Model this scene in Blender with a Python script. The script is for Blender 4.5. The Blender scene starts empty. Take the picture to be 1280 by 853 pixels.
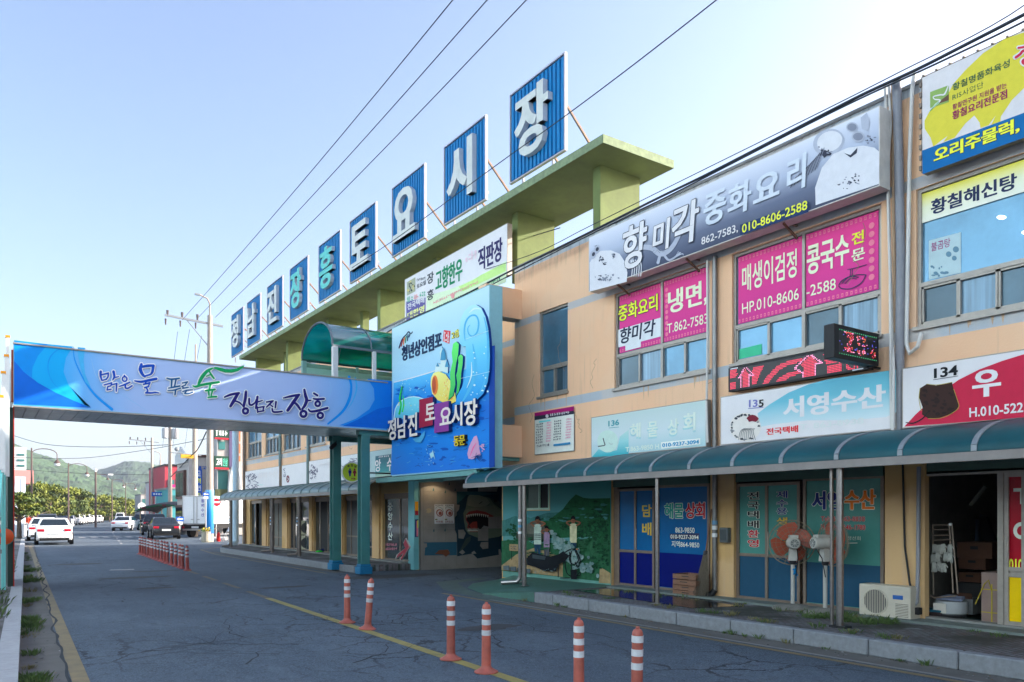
import bpy, bmesh, math, random
from mathutils import Vector, Matrix, noise
R = math.radians
PI = math.pi
random.seed(7)
SC = bpy.context.scene
COL = SC.collection

# ---------------------------------------------------------------- camera, sky, sun, exposure
CAMZ = 1.65
YAW = 34.7
FPX = 960.0      # focal length in pixels of the 1280 px wide photograph
HOR = 643.0      # horizon row
cam = bpy.data.cameras.new('camera')
camo = bpy.data.objects.new('camera', cam)
COL.objects.link(camo)
camo.location = (0, 0, CAMZ)
camo.rotation_euler = (R(90), 0, R(-YAW))
cam.sensor_width = 36
cam.lens = FPX / 1280 * 36
cam.shift_y = (HOR - 426.5) / 1280
cam.clip_end = 6000
cam.clip_start = 0.05
SC.camera = camo

SUN_EL, SUN_AZ = 22.0, 112.0
world = bpy.data.worlds.new('World')
SC.world = world
world.use_nodes = True
wn = world.node_tree
sky = wn.nodes.new('ShaderNodeTexSky')
sky.sky_type = 'NISHITA'
sky.sun_disc = False
sky.sun_elevation = R(SUN_EL)
sky.sun_rotation = R(SUN_AZ)
sky.air_density = 1.0
sky.dust_density = 3.2
sky.ozone_density = 2.0
hs = wn.nodes.new('ShaderNodeHueSaturation')       # thin high haze takes colour out of the blue
hs.inputs['Saturation'].default_value = 0.96
wn.links.new(sky.outputs[0], hs.inputs['Color'])
tint = wn.nodes.new('ShaderNodeMix'); tint.data_type = 'RGBA'; tint.blend_type = 'MULTIPLY'; tint.inputs['Factor'].default_value = 1
tint.inputs['B'].default_value = (1.0, 0.965, 1.0, 1)
wn.links.new(hs.outputs[0], tint.inputs['A'])
wn.links.new(tint.outputs['Result'], wn.nodes['Background'].inputs[0])
wn.nodes['Background'].inputs[1].default_value = 0.15
sun = bpy.data.lights.new('sun', 'SUN')
suno = bpy.data.objects.new('sun', sun)
COL.objects.link(suno)
sun.energy = 5.0
sun.angle = R(0.5)
sun.color = (1.0, 0.92, 0.82)
sd = Vector((math.sin(R(SUN_AZ)) * math.cos(R(SUN_EL)), math.cos(R(SUN_AZ)) * math.cos(R(SUN_EL)), math.sin(R(SUN_EL))))
suno.rotation_euler = (-sd).to_track_quat('-Z', 'Y').to_euler()
vs = SC.view_settings
vs.view_transform = 'Standard'
vs.look = 'None'
vs.gamma = 1
vs.use_curve_mapping = False
vs.exposure = 1.45

# ---------------------------------------------------------------- measuring: a photo pixel as a ray
FV = (math.sin(R(YAW)), math.cos(R(YAW)))
RV = (math.cos(R(YAW)), -math.sin(R(YAW)))
def ray(u, v):
    a = (u - 640) / FPX
    return (FV[0] + a * RV[0], FV[1] + a * RV[1], (HOR - v) / FPX)
def onx(u, v, x):
    d = ray(u, v); k = x / d[0]
    return (x, d[1] * k, CAMZ + d[2] * k)
def ony(u, v, y):
    d = ray(u, v); k = y / d[1]
    return (d[0] * k, y, CAMZ + d[2] * k)
def onz(u, v, z):
    d = ray(u, v); k = (z - CAMZ) / d[2]
    return (d[0] * k, d[1] * k, z)
def yat(u, x): return onx(u, HOR, x)[1]

# ---------------------------------------------------------------- materials
def lin(c):
    c = c / 255.0
    return c / 12.92 if c <= 0.04045 else ((c + 0.055) / 1.055) ** 2.4
def rgb(r, g, b): return (lin(r), lin(g), lin(b))
ILL = (0.76, 0.86, 1.10)
def sh(r, g, b):       # base colour of a surface from its look in the open blue-ish shade
    return tuple(min(0.88, lin(c) / k) for c, k in zip((r, g, b), ILL))
MATS = {}
def mat(name, col, rough=0.6, metal=0.0, var=0.12, scale=6.0, bump=0.0, stretch=(1, 1, 1), spec=0.5, dirt=0.0, emit=None, alpha=1.0, trans=0.0):
    if name in MATS: return MATS[name]
    m = bpy.data.materials.new(name)
    m.use_nodes = True
    nt = m.node_tree; N = nt.nodes; L = nt.links
    b = N['Principled BSDF']
    b.inputs['Roughness'].default_value = rough
    b.inputs['Metallic'].default_value = metal
    b.inputs['Specular IOR Level'].default_value = spec
    if trans: b.inputs['Transmission Weight'].default_value = trans
    if alpha < 1: b.inputs['Alpha'].default_value = alpha
    c4 = (*col, 1)
    b.inputs['Base Color'].default_value = c4
    m.diffuse_color = c4
    if emit:
        b.inputs['Emission Color'].default_value = (*emit[0], 1)
        b.inputs['Emission Strength'].default_value = emit[1]
    if var > 0 or bump > 0:
        tc = N.new('ShaderNodeTexCoord'); mp = N.new('ShaderNodeMapping')
        mp.inputs['Scale'].default_value = stretch
        L.new(tc.outputs['Object'], mp.inputs[0])
        nz = N.new('ShaderNodeTexNoise'); nz.inputs['Scale'].default_value = scale
        nz.inputs['Detail'].default_value = 6; nz.inputs['Roughness'].default_value = 0.65
        L.new(mp.outputs[0], nz.inputs['Vector'])
    if var > 0:
        mx = N.new('ShaderNodeMix'); mx.data_type = 'RGBA'
        mx.inputs['A'].default_value = (*[c * (1 - var) for c in col], 1)
        mx.inputs['B'].default_value = (*[min(0.9, c * (1 + var)) for c in col], 1)
        rm = N.new('ShaderNodeMapRange'); rm.inputs[1].default_value = 0.3; rm.inputs[2].default_value = 0.7
        L.new(nz.outputs[0], rm.inputs[0]); L.new(rm.outputs[0], mx.inputs['Factor'])
        out = mx.outputs['Result']
        if dirt > 0:
            mp2 = N.new('ShaderNodeMapping'); mp2.inputs['Scale'].default_value = (3.0, 3.0, 0.35)
            L.new(tc.outputs['Object'], mp2.inputs[0])
            n2 = N.new('ShaderNodeTexNoise'); n2.inputs['Scale'].default_value = 2.2; n2.inputs['Detail'].default_value = 8
            L.new(mp2.outputs[0], n2.inputs['Vector'])
            r2 = N.new('ShaderNodeMapRange'); r2.inputs[1].default_value = 0.8; r2.inputs[2].default_value = 0.78
            r2.inputs[4].default_value = dirt
            L.new(n2.outputs[0], r2.inputs[0])
            m2 = N.new('ShaderNodeMix'); m2.data_type = 'RGBA'
            m2.inputs['B'].default_value = (0.09, 0.08, 0.065, 1)
            L.new(out, m2.inputs['A']); L.new(r2.outputs[0], m2.inputs['Factor'])
            out = m2.outputs['Result']
        L.new(out, b.inputs['Base Color'])
    if bump > 0:
        bp = N.new('ShaderNodeBump'); bp.inputs['Strength'].default_value = bump; bp.inputs['Distance'].default_value = 0.02
        L.new(nz.outputs[0], bp.inputs['Height']); L.new(bp.outputs[0], b.inputs['Normal'])
    MATS[name] = m
    return m
def flat(name, col, rough=0.6, **k):
    k.setdefault('spec', .22); return mat(name, col, rough, var=0.05, scale=9, **k)

# ---------------------------------------------------------------- meshes
class MB:
    def __init__(s): s.v = []; s.f = []; s.m = []; s.mats = []
    def mi(s, m):
        if m not in s.mats: s.mats.append(m)
        return s.mats.index(m)
    def add(s, vs_, fs, m):
        o = len(s.v); s.v += [tuple(p) for p in vs_]; k = s.mi(m)
        for f in fs: s.f.append(tuple(i + o for i in f)); s.m.append(k)
        return s
    def poly(s, pts, m): return s.add(pts, [tuple(range(len(pts)))], m)
    def box(s, x0, x1, y0, y1, z0, z1, m):
        if x0 > x1: x0, x1 = x1, x0
        if y0 > y1: y0, y1 = y1, y0
        if z0 > z1: z0, z1 = z1, z0
        return s.add([(x0, y0, z0), (x1, y0, z0), (x1, y1, z0), (x0, y1, z0), (x0, y0, z1), (x1, y0, z1), (x1, y1, z1), (x0, y1, z1)],
                     [(3, 2, 1, 0), (4, 5, 6, 7), (0, 1, 5, 4), (1, 2, 6, 5), (2, 3, 7, 6), (3, 0, 4, 7)], m)
    def prism(s, base, off, m, msides=None):      # base: 3D ring, off: extrusion vector
        n = len(base); off = Vector(off)
        top = [tuple(Vector(p) + off) for p in base]
        s.add(list(base) + top, [tuple(reversed(range(n))), tuple(range(n, 2 * n))], m)
        s.add(list(base) + top, [(i, (i + 1) % n, (i + 1) % n + n, i + n) for i in range(n)], msides or m)
        return s
    def tube(s, pts, r, m, n=8, caps=True):
        pts = [Vector(p) for p in pts]
        rr = r if isinstance(r, (list, tuple)) else [r] * len(pts)
        ring0 = None; vs_ = []; fs = []
        up = Vector((0, 0, 1))
        prev = None
        for i, p in enumerate(pts):
            if i == 0: t = pts[1] - p
            elif i == len(pts) - 1: t = p - pts[-2]
            else: t = (pts[i + 1] - p).normalized() + (p - pts[i - 1]).normalized()
            if t.length < 1e-9: t = Vector((0, 0, 1))
            t.normalize()
            if prev is None:
                a = t.cross(up)
                if a.length < 1e-3: a = t.cross(Vector((1, 0, 0)))
            else:
                a = prev - t * prev.dot(t)
                if a.length < 1e-6: a = t.orthogonal()
            a.normalize(); prev = a
            b = t.cross(a)
            for k in range(n):
                w = 2 * PI * k / n
                vs_.append(p + (a * math.cos(w) + b * math.sin(w)) * rr[i])
        for i in range(len(pts) - 1):
            for k in range(n):
                fs.append((i * n + k, i * n + (k + 1) % n, (i + 1) * n + (k + 1) % n, (i + 1) * n + k))
        if caps:
            fs.append(tuple(reversed(range(n)))); fs.append(tuple(range((len(pts) - 1) * n, len(pts) * n)))
        return s.add(vs_, fs, m)
    def bar(s, p, q, w, h, m):        # square bar between two points
        p = Vector(p); q = Vector(q); t = (q - p).normalized()
        a = t.cross(Vector((0, 0, 1)))
        if a.length < 1e-3: a = Vector((1, 0, 0))
        a.normalize(); b = a.cross(t)
        ring = lambda c: [c + a * (sx * w / 2) + b * (sy * h / 2) for sx, sy in ((-1, -1), (1, -1), (1, 1), (-1, 1))]
        return s.add(ring(p) + ring(q), [(3, 2, 1, 0), (4, 5, 6, 7), (0, 1, 5, 4), (1, 2, 6, 5), (2, 3, 7, 6), (3, 0, 4, 7)], m)
    def disc(s, c, nrm, r, m, n=24, a0=0, a1=2 * PI, r2=None):
        c = Vector(c); nrm = Vector(nrm).normalized(); a = nrm.orthogonal().normalized(); b = nrm.cross(a)
        pts = [c + (a * math.cos(2 * PI * k / n) + b * math.sin(2 * PI * k / n)) * r for k in range(n)]
        if r2 is None: return s.poly(pts, m)
        q = [c + (a * math.cos(2 * PI * k / n) + b * math.sin(2 * PI * k / n)) * r2 for k in range(n)]
        return s.add(pts + q, [(k, (k + 1) % n, (k + 1) % n + n, k + n) for k in range(n)], m)
    def lathe(s, prof, c, m, n=16):       # prof: (r, z)
        vs_ = []; fs = []
        for r, z in prof:
            for k in range(n):
                w = 2 * PI * k / n
                vs_.append((c[0] + r * math.cos(w), c[1] + r * math.sin(w), c[2] + z))
        for i in range(len(prof) - 1):
            for k in range(n):
                fs.append((i * n + k, i * n + (k + 1) % n, (i + 1) * n + (k + 1) % n, (i + 1) * n + k))
        fs.append(tuple(reversed(range(n)))); fs.append(tuple(range((len(prof) - 1) * n, len(prof) * n)))
        return s.add(vs_, fs, m)
    def sphere(s, c, r, m, n=10, sc=(1, 1, 1)):
        prof = [(max(1e-4, math.sin(PI * i / n)) * r, -math.cos(PI * i / n) * r) for i in range(n + 1)]
        vs_ = []; fs = []; k2 = n + 2
        for rr, z in prof:
            for k in range(k2):
                w = 2 * PI * k / k2
                vs_.append((c[0] + rr * math.cos(w) * sc[0], c[1] + rr * math.sin(w) * sc[1], c[2] + z * sc[2]))
        for i in range(n):
            for k in range(k2): fs.append((i * k2 + k, i * k2 + (k + 1) % k2, (i + 1) * k2 + (k + 1) % k2, (i + 1) * k2 + k))
        return s.add(vs_, fs, m)
    def build(s, name, parent=None, smooth=False, bevel=0.0, seg=2, angle=40):
        me = bpy.data.meshes.new(name)
        o = Vector((0, 0, 0))
        p = parent
        while p is not None: o += p.location; p = p.parent
        me.from_pydata([tuple(Vector(q) - o) for q in s.v], [], s.f)
        for m in s.mats: me.materials.append(m)
        me.polygons.foreach_set('material_index', s.m)
        if bevel > 0:
            bm = bmesh.new(); bm.from_mesh(me)
            bmesh.ops.remove_doubles(bm, verts=bm.verts, dist=1e-4)
            ed = [e for e in bm.edges if len(e.link_faces) == 2 and e.calc_face_angle(0) > R(25)]
            bmesh.ops.bevel(bm, geom=ed, offset=bevel, segments=seg, affect='EDGES', profile=0.5, clamp_overlap=True)
            bm.to_mesh(me); bm.free()
        if smooth:
            me.polygons.foreach_set('use_smooth', [True] * len(me.polygons))
            try: me.set_sharp_from_angle(angle=R(angle))
            except Exception: pass
        me.validate()
        ob = bpy.data.objects.new(name, me)
        COL.objects.link(ob)
        if parent is not None: ob.parent = parent
        return ob

def tag(o, label=None, cat=None, group=None, kind=None):
    if label: o['label'] = label
    if cat: o['category'] = cat
    if group: o['group'] = group
    if kind: o['kind'] = kind
    return o
def thing(name, label, cat, loc=(0, 0, 0), group=None):
    o = bpy.data.objects.new(name, None); COL.objects.link(o); o.location = loc
    o.empty_display_size = 0.2
    return tag(o, label, cat, group)
def struct(o): o['kind'] = 'structure'; return o
def copy_tree(o, parent=None):
    c = o.copy(); COL.objects.link(c); c.parent = parent
    for ch in o.children: copy_tree(ch, c)
    return c

# ---------------------------------------------------------------- lettering and flat artwork on a plane
_TC = {}
def glyphs(body, off=0.0, shear=0.0, extr=0.0, line=1.0):
    key = (body, off, shear, extr, line)
    if key in _TC: return _TC[key]
    c = bpy.data.curves.new('tmp', 'FONT'); c.body = body; c.size = 1; c.offset = off; c.shear = shear
    c.extrude = extr; c.resolution_u = 3; c.space_line = line
    o = bpy.data.objects.new('tmp', c); COL.objects.link(o)
    dg = bpy.context.evaluated_depsgraph_get()
    me = bpy.data.meshes.new_from_object(o.evaluated_get(dg))
    r = ([tuple(q.co) for q in me.vertices], [tuple(p.vertices) for p in me.polygons])
    bpy.data.objects.remove(o); bpy.data.curves.remove(c); bpy.data.meshes.remove(me)
    _TC[key] = r
    return r

class Plane:          # a vertical plane of the place: facing -x (west) or -y (south)
    def __init__(s, axis, c, ox=0, oy=0, sc=1): s.axis = axis; s.c = c; s.ox = ox; s.oy = oy; s.sc = sc
    def zoom(s, ox=0, oy=0, sc=1): s.ox = ox; s.oy = oy; s.sc = sc
    def st(s, u, v):
        u = s.ox + u / s.sc; v = s.oy + v / s.sc
        if s.axis == 'x': p = onx(u, v, s.c); return (-p[1], p[2])
        p = ony(u, v, s.c); return (p[0], p[2])
    def pt(s, a, t, n=0.0):
        if s.axis == 'x': return (s.c - n, -a, t)
        return (a, s.c - n, t)
class Art(MB):
    def __init__(s, plane): super().__init__(); s.p = plane; s.k = 0
    def nz(s, lev): s.k += 1; return lev * 0.0013 + s.k * 0.00006
    def shape(s, pts, lev, m):              # pts in (s,t) metres on the plane
        z = s.nz(lev); return s.poly([s.p.pt(a, t, z) for a, t in pts], m)
    def px(s, pts, lev, m):                 # pts measured in the photograph, laid on the plane
        return s.shape([s.p.st(u, v) for u, v in pts], lev, m)
    def rect(s, a0, t0, a1, t1, lev, m): return s.shape([(a0, t0), (a1, t0), (a1, t1), (a0, t1)], lev, m)
    def text(s, body, a0, t0, a1, t1, lev, m, off=0.012, shear=0, depth=0, outline=None, mside=None, keep=False, skew=0.0, line=1.0):
        base, fs = glyphs(body, min(off, .02), shear, 0.0, line)
        if not base: return s
        x0 = min(p[0] for p in base); x1 = max(p[0] for p in base); y0 = min(p[1] for p in base); y1 = max(p[1] for p in base)
        kx = (a1 - a0) / (x1 - x0); ky = (t1 - t0) / (y1 - y0)
        if keep: kx = ky = min(kx, ky)
        def put(vsf, lv, mm, dep, ms, dxy=(0, 0)):
            v_, f_ = vsf
            P = []; z0 = s.nz(lv)
            for p in v_:
                a = a0 + (p[0] + dxy[0] - x0) * kx; t = t0 + (p[1] + dxy[1] - y0) * ky + skew * (a - a0)
                n = z0 + (0 if not dep else (dep if p[2] > 0 else 0))
                P.append(s.p.pt(a, t, n))
            if dep:
                fr = []; sd_ = []
                for f in f_:
                    zs = [v_[i][2] for i in f]
                    (fr if min(zs) > 0 else sd_).append(f)
                s.add(P, fr, mm); s.add(P, sd_, ms or mm)
            else: s.add(P, f_, mm)
        o1 = min(off, .02); ex = max(0.0, off - .02)
        sh_ = [(0, 0)] if ex < .004 else [(-ex, 0), (ex, 0), (0, 0)]
        if outline:
            q = outline[0] * .8 + .006; n8 = 8 if (a1 - a0) > .5 else 6
            for k in range(n8): w = 2 * PI * k / n8; put(glyphs(body, o1, shear, 0.0, line), lev, outline[1], 0, None, (math.cos(w) * (q + ex), math.sin(w) * q))
            lev += 1
        for d in sh_: put(glyphs(body, o1, shear, 0.5 if depth else 0.0, line), lev, m, depth, mside, d)
        return s
    def tpx(s, body, u0, v0, u1, v1, lev, m, **k):       # top-left and bottom-right pixel of the words
        a0, t1 = s.p.st(u0, v0); a1, t0 = s.p.st(u1, v1)
        return s.text(body, a0, t0, a1, t1, lev, m, **k)
    def quadtext(s, body, tl, bl, tr, lev, m, **k):      # level text whose top-left, bottom-left, top-right pixels were measured
        a0, t1 = s.p.st(*tl); _, t0 = s.p.st(*bl); a1, _ = s.p.st(*tr)
        return s.text(body, a0, t0, a1, t1, lev, m, **k)
    def stroke(s, pts, w, lev, m, px=True, closed=False):    # a brush stroke: smooth line with a width profile
        P = [Vector((p[0], p[1])) for p in pts]
        n = len(P)
        ws = w if isinstance(w, (list, tuple)) else [w] * n
        if len(ws) == 2 and n != 2: ws = [ws[0] + (ws[1] - ws[0]) * i / (n - 1) for i in range(n)]
        C = []; W = []
        seg = 5
        for i in range(n - (0 if closed else 1)):
            g = (lambda j: P[j % n]) if closed else (lambda j: P[min(max(j, 0), n - 1)])
            p0, p1, p2, p3 = g(i - 1), g(i), g(i + 1), g(i + 2)
            wa, wb = ws[i % n], ws[(i + 1) % n] if closed else ws[min(i + 1, n - 1)]
            for k in range(seg):
                t = k / seg
                C.append(0.5 * ((2 * p1) + (p2 - p0) * t + (2 * p0 - 5 * p1 + 4 * p2 - p3) * t * t + (3 * p1 - p0 - 3 * p2 + p3) * t ** 3))
                W.append(wa + (wb - wa) * t)
        if not closed: C.append(P[-1]); W.append(ws[-1])
        Lf = []; Rt = []
        for i, c in enumerate(C):
            a = C[(i - 1) % len(C)] if closed else C[max(i - 1, 0)]
            b = C[(i + 1) % len(C)] if closed else C[min(i + 1, len(C) - 1)]
            d = b - a
            d = d.normalized() if d.length > 1e-9 else Vector((1, 0))
            nn = Vector((-d.y, d.x))
            Lf.append(c + nn * W[i] / 2); Rt.append(c - nn * W[i] / 2)
        def mp(q): return s.p.pt(*(s.p.st(q.x, q.y) if px else (q.x, q.y)), z)
        z = s.nz(lev)
        nC = len(C)
        vs_ = [mp(q) for q in Lf] + [mp(q) for q in Rt]
        fs = [(i, (i + 1) % nC, (i + 1) % nC + nC, i + nC) for i in range(nC - (0 if closed else 1))]
        s.add(vs_, fs, m)
        if not closed:
            for c, ww in ((C[0], W[0]), (C[-1], W[-1])):
                z = s.nz(lev)
                s.add([mp(c + Vector((math.cos(2 * PI * k / 10), math.sin(2 * PI * k / 10))) * ww / 2) for k in range(10)], [tuple(range(10))], m)
        return s
    def scrib(s, u0, v0, u1, v1, lev, m, n=6, dv=0.0):      # lettering too small to read: strokes only
        rr = random.Random(int(u0 * 13 + v0 * 7)); w = (u1 - u0) / n; h = v1 - v0
        for i in range(n):
            x = u0 + i * w; y = v0 + dv * i / n
            for k in range(3):
                if rr.random() < .5: yy = y + h * rr.random() * .8; s.px([(x + w * .1, yy), (x + w * .8, yy), (x + w * .8, yy + h * .2), (x + w * .1, yy + h * .2)], lev, m)
                else: xx = x + w * rr.random() * .65; s.px([(xx, y), (xx + w * .2, y), (xx + w * .2, y + h), (xx, y + h)], lev, m)
        return s
    def ell(s, cu, cv, ru, rv, lev, m, n=20, px=True, jag=0.0, rot=0.0):
        pts = []
        for k in range(n):
            w = 2 * PI * k / n; j = 1 + random.uniform(-jag, jag)
            x = ru * math.cos(w) * j; y = rv * math.sin(w) * j
            pts.append((cu + x * math.cos(rot) - y * math.sin(rot), cv + x * math.sin(rot) + y * math.cos(rot)))
        return s.px(pts, lev, m) if px else s.shape(pts, lev, m)
W_ = lambda x: Plane('x', x)
S_ = lambda y: Plane('y', y)
# ================================================================ ground, road, hills
M_asph = None
def asphalt():
    m = bpy.data.materials.new('asphalt'); m.use_nodes = True
    nt = m.node_tree; N = nt.nodes; L = nt.links; b = N['Principled BSDF']
    b.inputs['Roughness'].default_value = 0.8
    b.inputs['Specular IOR Level'].default_value = 0.35
    tc = N.new('ShaderNodeTexCoord')
    def nz(sc, det=6, rough=0.6, st=None):
        n = N.new('ShaderNodeTexNoise'); n.inputs['Scale'].default_value = sc; n.inputs['Detail'].default_value = det; n.inputs['Roughness'].default_value = rough
        if st:
            mp = N.new('ShaderNodeMapping'); mp.inputs['Scale'].default_value = st; L.new(tc.outputs['Object'], mp.inputs[0]); L.new(mp.outputs[0], n.inputs['Vector'])
        else: L.new(tc.outputs['Object'], n.inputs['Vector'])
        return n
    def ramp(src, lo, hi):
        r = N.new('ShaderNodeMapRange'); r.inputs[1].default_value = lo; r.inputs[2].default_value = hi; L.new(src, r.inputs[0]); return r.outputs[0]
    def mix(fac, a, bb):
        x = N.new('ShaderNodeMix'); x.data_type = 'RGBA'; L.new(fac, x.inputs['Factor'])
        for nm, v in (('A', a), ('B', bb)):
            if isinstance(v, tuple): x.inputs[nm].default_value = (*v, 1)
            else: L.new(v, x.inputs[nm])
        return x.outputs['Result']
    big = nz(0.35, 5)
    col = mix(ramp(big.outputs[0], 0.35, 0.68), (0.043, 0.063, 0.086), (0.080, 0.107, 0.138))
    wear = nz(0.9, 7, 0.7, (1.0, 0.25, 1))
    col = mix(ramp(wear.outputs[0], 0.5, 0.75), col, (0.106, 0.136, 0.170))
    trk = nz(1.1, 4, 0.6, (1.0, 0.03, 1))
    col = mix(ramp(trk.outputs[0], 0.52, 0.72), col, (0.046, 0.065, 0.086))
    mot = nz(9, 5, 0.75)
    col = mix(ramp(mot.outputs[0], 0.5, 0.66), col, (0.034, 0.046, 0.060))
    mot2 = nz(5.5, 6, 0.8, (1.0, 0.5, 1))
    col = mix(ramp(mot2.outputs[0], 0.56, 0.74), col, (0.125, 0.155, 0.18))
    fine = nz(38, 4, 0.85)
    col = mix(ramp(fine.outputs[0], 0.5, 0.68), col, (0.165, 0.205, 0.245))
    dk = nz(70, 2, 0.7)
    col = mix(ramp(dk.outputs[0], 0.56, 0.7), col, (0.025, 0.027, 0.03))
    # alligator cracks where the surface is tired
    warp = nz(1.6, 5, 0.7)
    vm = N.new('ShaderNodeMix'); vm.data_type = 'VECTOR'; vm.inputs['Factor'].default_value = 0.32
    L.new(tc.outputs['Object'], vm.inputs['A']); L.new(warp.outputs['Color'], vm.inputs['B'])
    vo = N.new('ShaderNodeTexVoronoi'); vo.feature = 'DISTANCE_TO_EDGE'; vo.inputs['Scale'].default_value = 1.5
    L.new(vm.outputs['Result'], vo.inputs['Vector'])
    wn_ = nz(7, 4); 
    mulw = N.new('ShaderNodeMath'); mulw.operation = 'MULTIPLY'; L.new(wn_.outputs[0], mulw.inputs[0]); mulw.inputs[1].default_value = 0.034
    lt = N.new('ShaderNodeMath'); lt.operation = 'LESS_THAN'; L.new(vo.outputs['Distance'], lt.inputs[0]); L.new(mulw.outputs[0], lt.inputs[1])
    msk = nz(0.28, 3); cm = N.new('ShaderNodeMath'); cm.operation = 'MULTIPLY'
    L.new(lt.outputs[0], cm.inputs[0]); L.new(ramp(msk.outputs[0], 0.47, 0.58), cm.inputs[1])
    col = mix(cm.outputs[0], col, (0.024, 0.030, 0.037))
    L.new(col, b.inputs['Base Color'])
    bp = N.new('ShaderNodeBump'); bp.inputs['Strength'].default_value = 0.5; bp.inputs['Distance'].default_value = 0.01
    L.new(fine.outputs[0], bp.inputs['Height']); L.new(bp.outputs[0], b.inputs['Normal'])
    return m
M_asph = asphalt()
M_ground = mat('dry_earth', (0.16, 0.15, 0.11), 0.95, var=0.3, scale=0.05)
M_yellow = mat('worn_yellow_paint', (0.40, 0.27, 0.06), 0.7, var=0.4, scale=3.5, dirt=0.7)
M_white_paint = mat('worn_white_paint', (0.45, 0.46, 0.47), 0.7, var=0.35, scale=5, dirt=0.6)
M_kerb = mat('granite_kerb', sh(128, 142, 168), 0.8, var=0.22, scale=14, bump=0.2, dirt=0.5)
M_walk = mat('old_pavers', (0.13, 0.125, 0.12), 0.9, var=0.4, scale=3.0, bump=0.3, dirt=0.5)
def pavers():
    m = bpy.data.materials.new('brick_pavers'); m.use_nodes = True; nt = m.node_tree; N = nt.nodes; L = nt.links; b = N['Principled BSDF']; b.inputs['Roughness'].default_value = .85
    tc = N.new('ShaderNodeTexCoord'); bk = N.new('ShaderNodeTexBrick'); L.new(tc.outputs['Object'], bk.inputs['Vector'])
    bk.inputs['Scale'].default_value = 4.5; bk.inputs['Color1'].default_value = (.15, .155, .165, 1); bk.inputs['Color2'].default_value = (.115, .085, .085, 1); bk.inputs['Mortar'].default_value = (.035, .04, .03, 1); bk.inputs['Mortar Size'].default_value = .03
    n = N.new('ShaderNodeTexNoise'); n.inputs['Scale'].default_value = 1.4; n.inputs['Detail'].default_value = 8; L.new(tc.outputs['Object'], n.inputs['Vector'])
    r = N.new('ShaderNodeMapRange'); r.inputs[1].default_value = .45; r.inputs[2].default_value = .62; L.new(n.outputs[0], r.inputs[0])
    x = N.new('ShaderNodeMix'); x.data_type = 'RGBA'; L.new(r.outputs[0], x.inputs['Factor']); L.new(bk.outputs['Color'], x.inputs['A']); x.inputs['B'].default_value = (.032, .034, .026, 1)
    n2 = N.new('ShaderNodeTexNoise'); n2.inputs['Scale'].default_value = 2.3; n2.inputs['Detail'].default_value = 6; mp = N.new('ShaderNodeMapping'); mp.inputs['Location'].default_value = (7, 3, 1); L.new(tc.outputs['Object'], mp.inputs[0]); L.new(mp.outputs[0], n2.inputs['Vector'])
    r2 = N.new('ShaderNodeMapRange'); r2.inputs[1].default_value = .6; r2.inputs[2].default_value = .72; L.new(n2.outputs[0], r2.inputs[0])
    y = N.new('ShaderNodeMix'); y.data_type = 'RGBA'; L.new(r2.outputs[0], y.inputs['Factor']); L.new(x.outputs['Result'], y.inputs['A']); y.inputs['B'].default_value = (.22, .24, .26, 1); L.new(y.outputs['Result'], b.inputs['Base Color'])
    bp = N.new('ShaderNodeBump'); bp.inputs['Strength'].default_value = .4; bp.inputs['Distance'].default_value = .01; L.new(bk.outputs['Fac'], bp.inputs['Height']); bp.invert = True; L.new(bp.outputs[0], b.inputs['Normal'])
    return m
M_walk = pavers()
M_conc = mat('concrete', (0.30, 0.30, 0.29), 0.85, var=0.2, scale=5, bump=0.15, dirt=0.4)
M_gutter = mat('gutter_concrete', (0.105, 0.10, 0.095), 0.9, var=0.35, scale=3, bump=0.3, dirt=0.5)
M_grass = mat('weed_green', (0.07, 0.12, 0.03), 0.8, var=0.4, scale=8)
M_tealfloor = mat('teal_painted_concrete', sh(40, 105, 105), 0.6, var=0.2, scale=3, dirt=0.35)

g = MB(); g.box(-900, 1500, -300, 420, -0.6, -0.05, M_ground); struct(g.build('ground'))
g = MB()
g.poly([(-150, -80, 0), (120, -80, 0), (120, 260, 0), (-150, 260, 0)], M_asph); struct(g.build('road'))

LK = lambda y: 0.28 + 0.0416 * (y - 8.3)      # street-side edge of the left kerb
def strip(name, pts, w, z, m, dash=None):
    """painted line following pts (x,y)"""
    b = MB()
    for (x0, y0), (x1, y1) in zip(pts, pts[1:]):
        L_ = math.hypot(x1 - x0, y1 - y0); n = max(1, int(L_ / 0.8)); dx, dy = (x1 - x0) / L_, (y1 - y0) / L_
        for i in range(n):
            if dash and (i % dash[0]) >= dash[1]: continue
            a, c = i / n, (i + 1) / n
            p = (x0 + (x1 - x0) * a, y0 + (y1 - y0) * a); q = (x0 + (x1 - x0) * c, y0 + (y1 - y0) * c)
            k = w / 2
            b.poly([(p[0] - dy * k, p[1] + dx * k, z), (p[0] + dy * k, p[1] - dx * k, z), (q[0] + dy * k, q[1] - dx * k, z), (q[0] - dy * k, q[1] + dx * k, z)], m)
    return struct(b.build(name))
strip('edge_line', [(LK(-2) + .60, -2), (LK(46) + .25, 46)], 0.15, 0.004, M_yellow)
CL = [(4.05, -4), (4.36, 6.15), (4.64, 15.1)]
strip('centre_line', CL, 0.14, 0.004, mat('bright_yellow_paint', (0.50, 0.40, 0.055), 0.7, var=0.3, scale=5, dirt=0.6))
strip('centre_line', [(4.64, 15.1), (5.05, 25.5), (5.42, 34.8)], 0.12, 0.004, mat('faded_yellow_paint', (0.24, 0.18, 0.075), 0.8, var=0.5, scale=4, dirt=0.8), dash=(3, 2))
strip('kerb_side_line', [(7.92, -6), (7.92, 14.0)], 0.10, 0.004, M_yellow)
strip('kerb_side_line', [(7.92, 20.5), (7.95, 33), (8.4, 37.5), (10.5, 41)], 0.10, 0.004, M_yellow)
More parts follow.
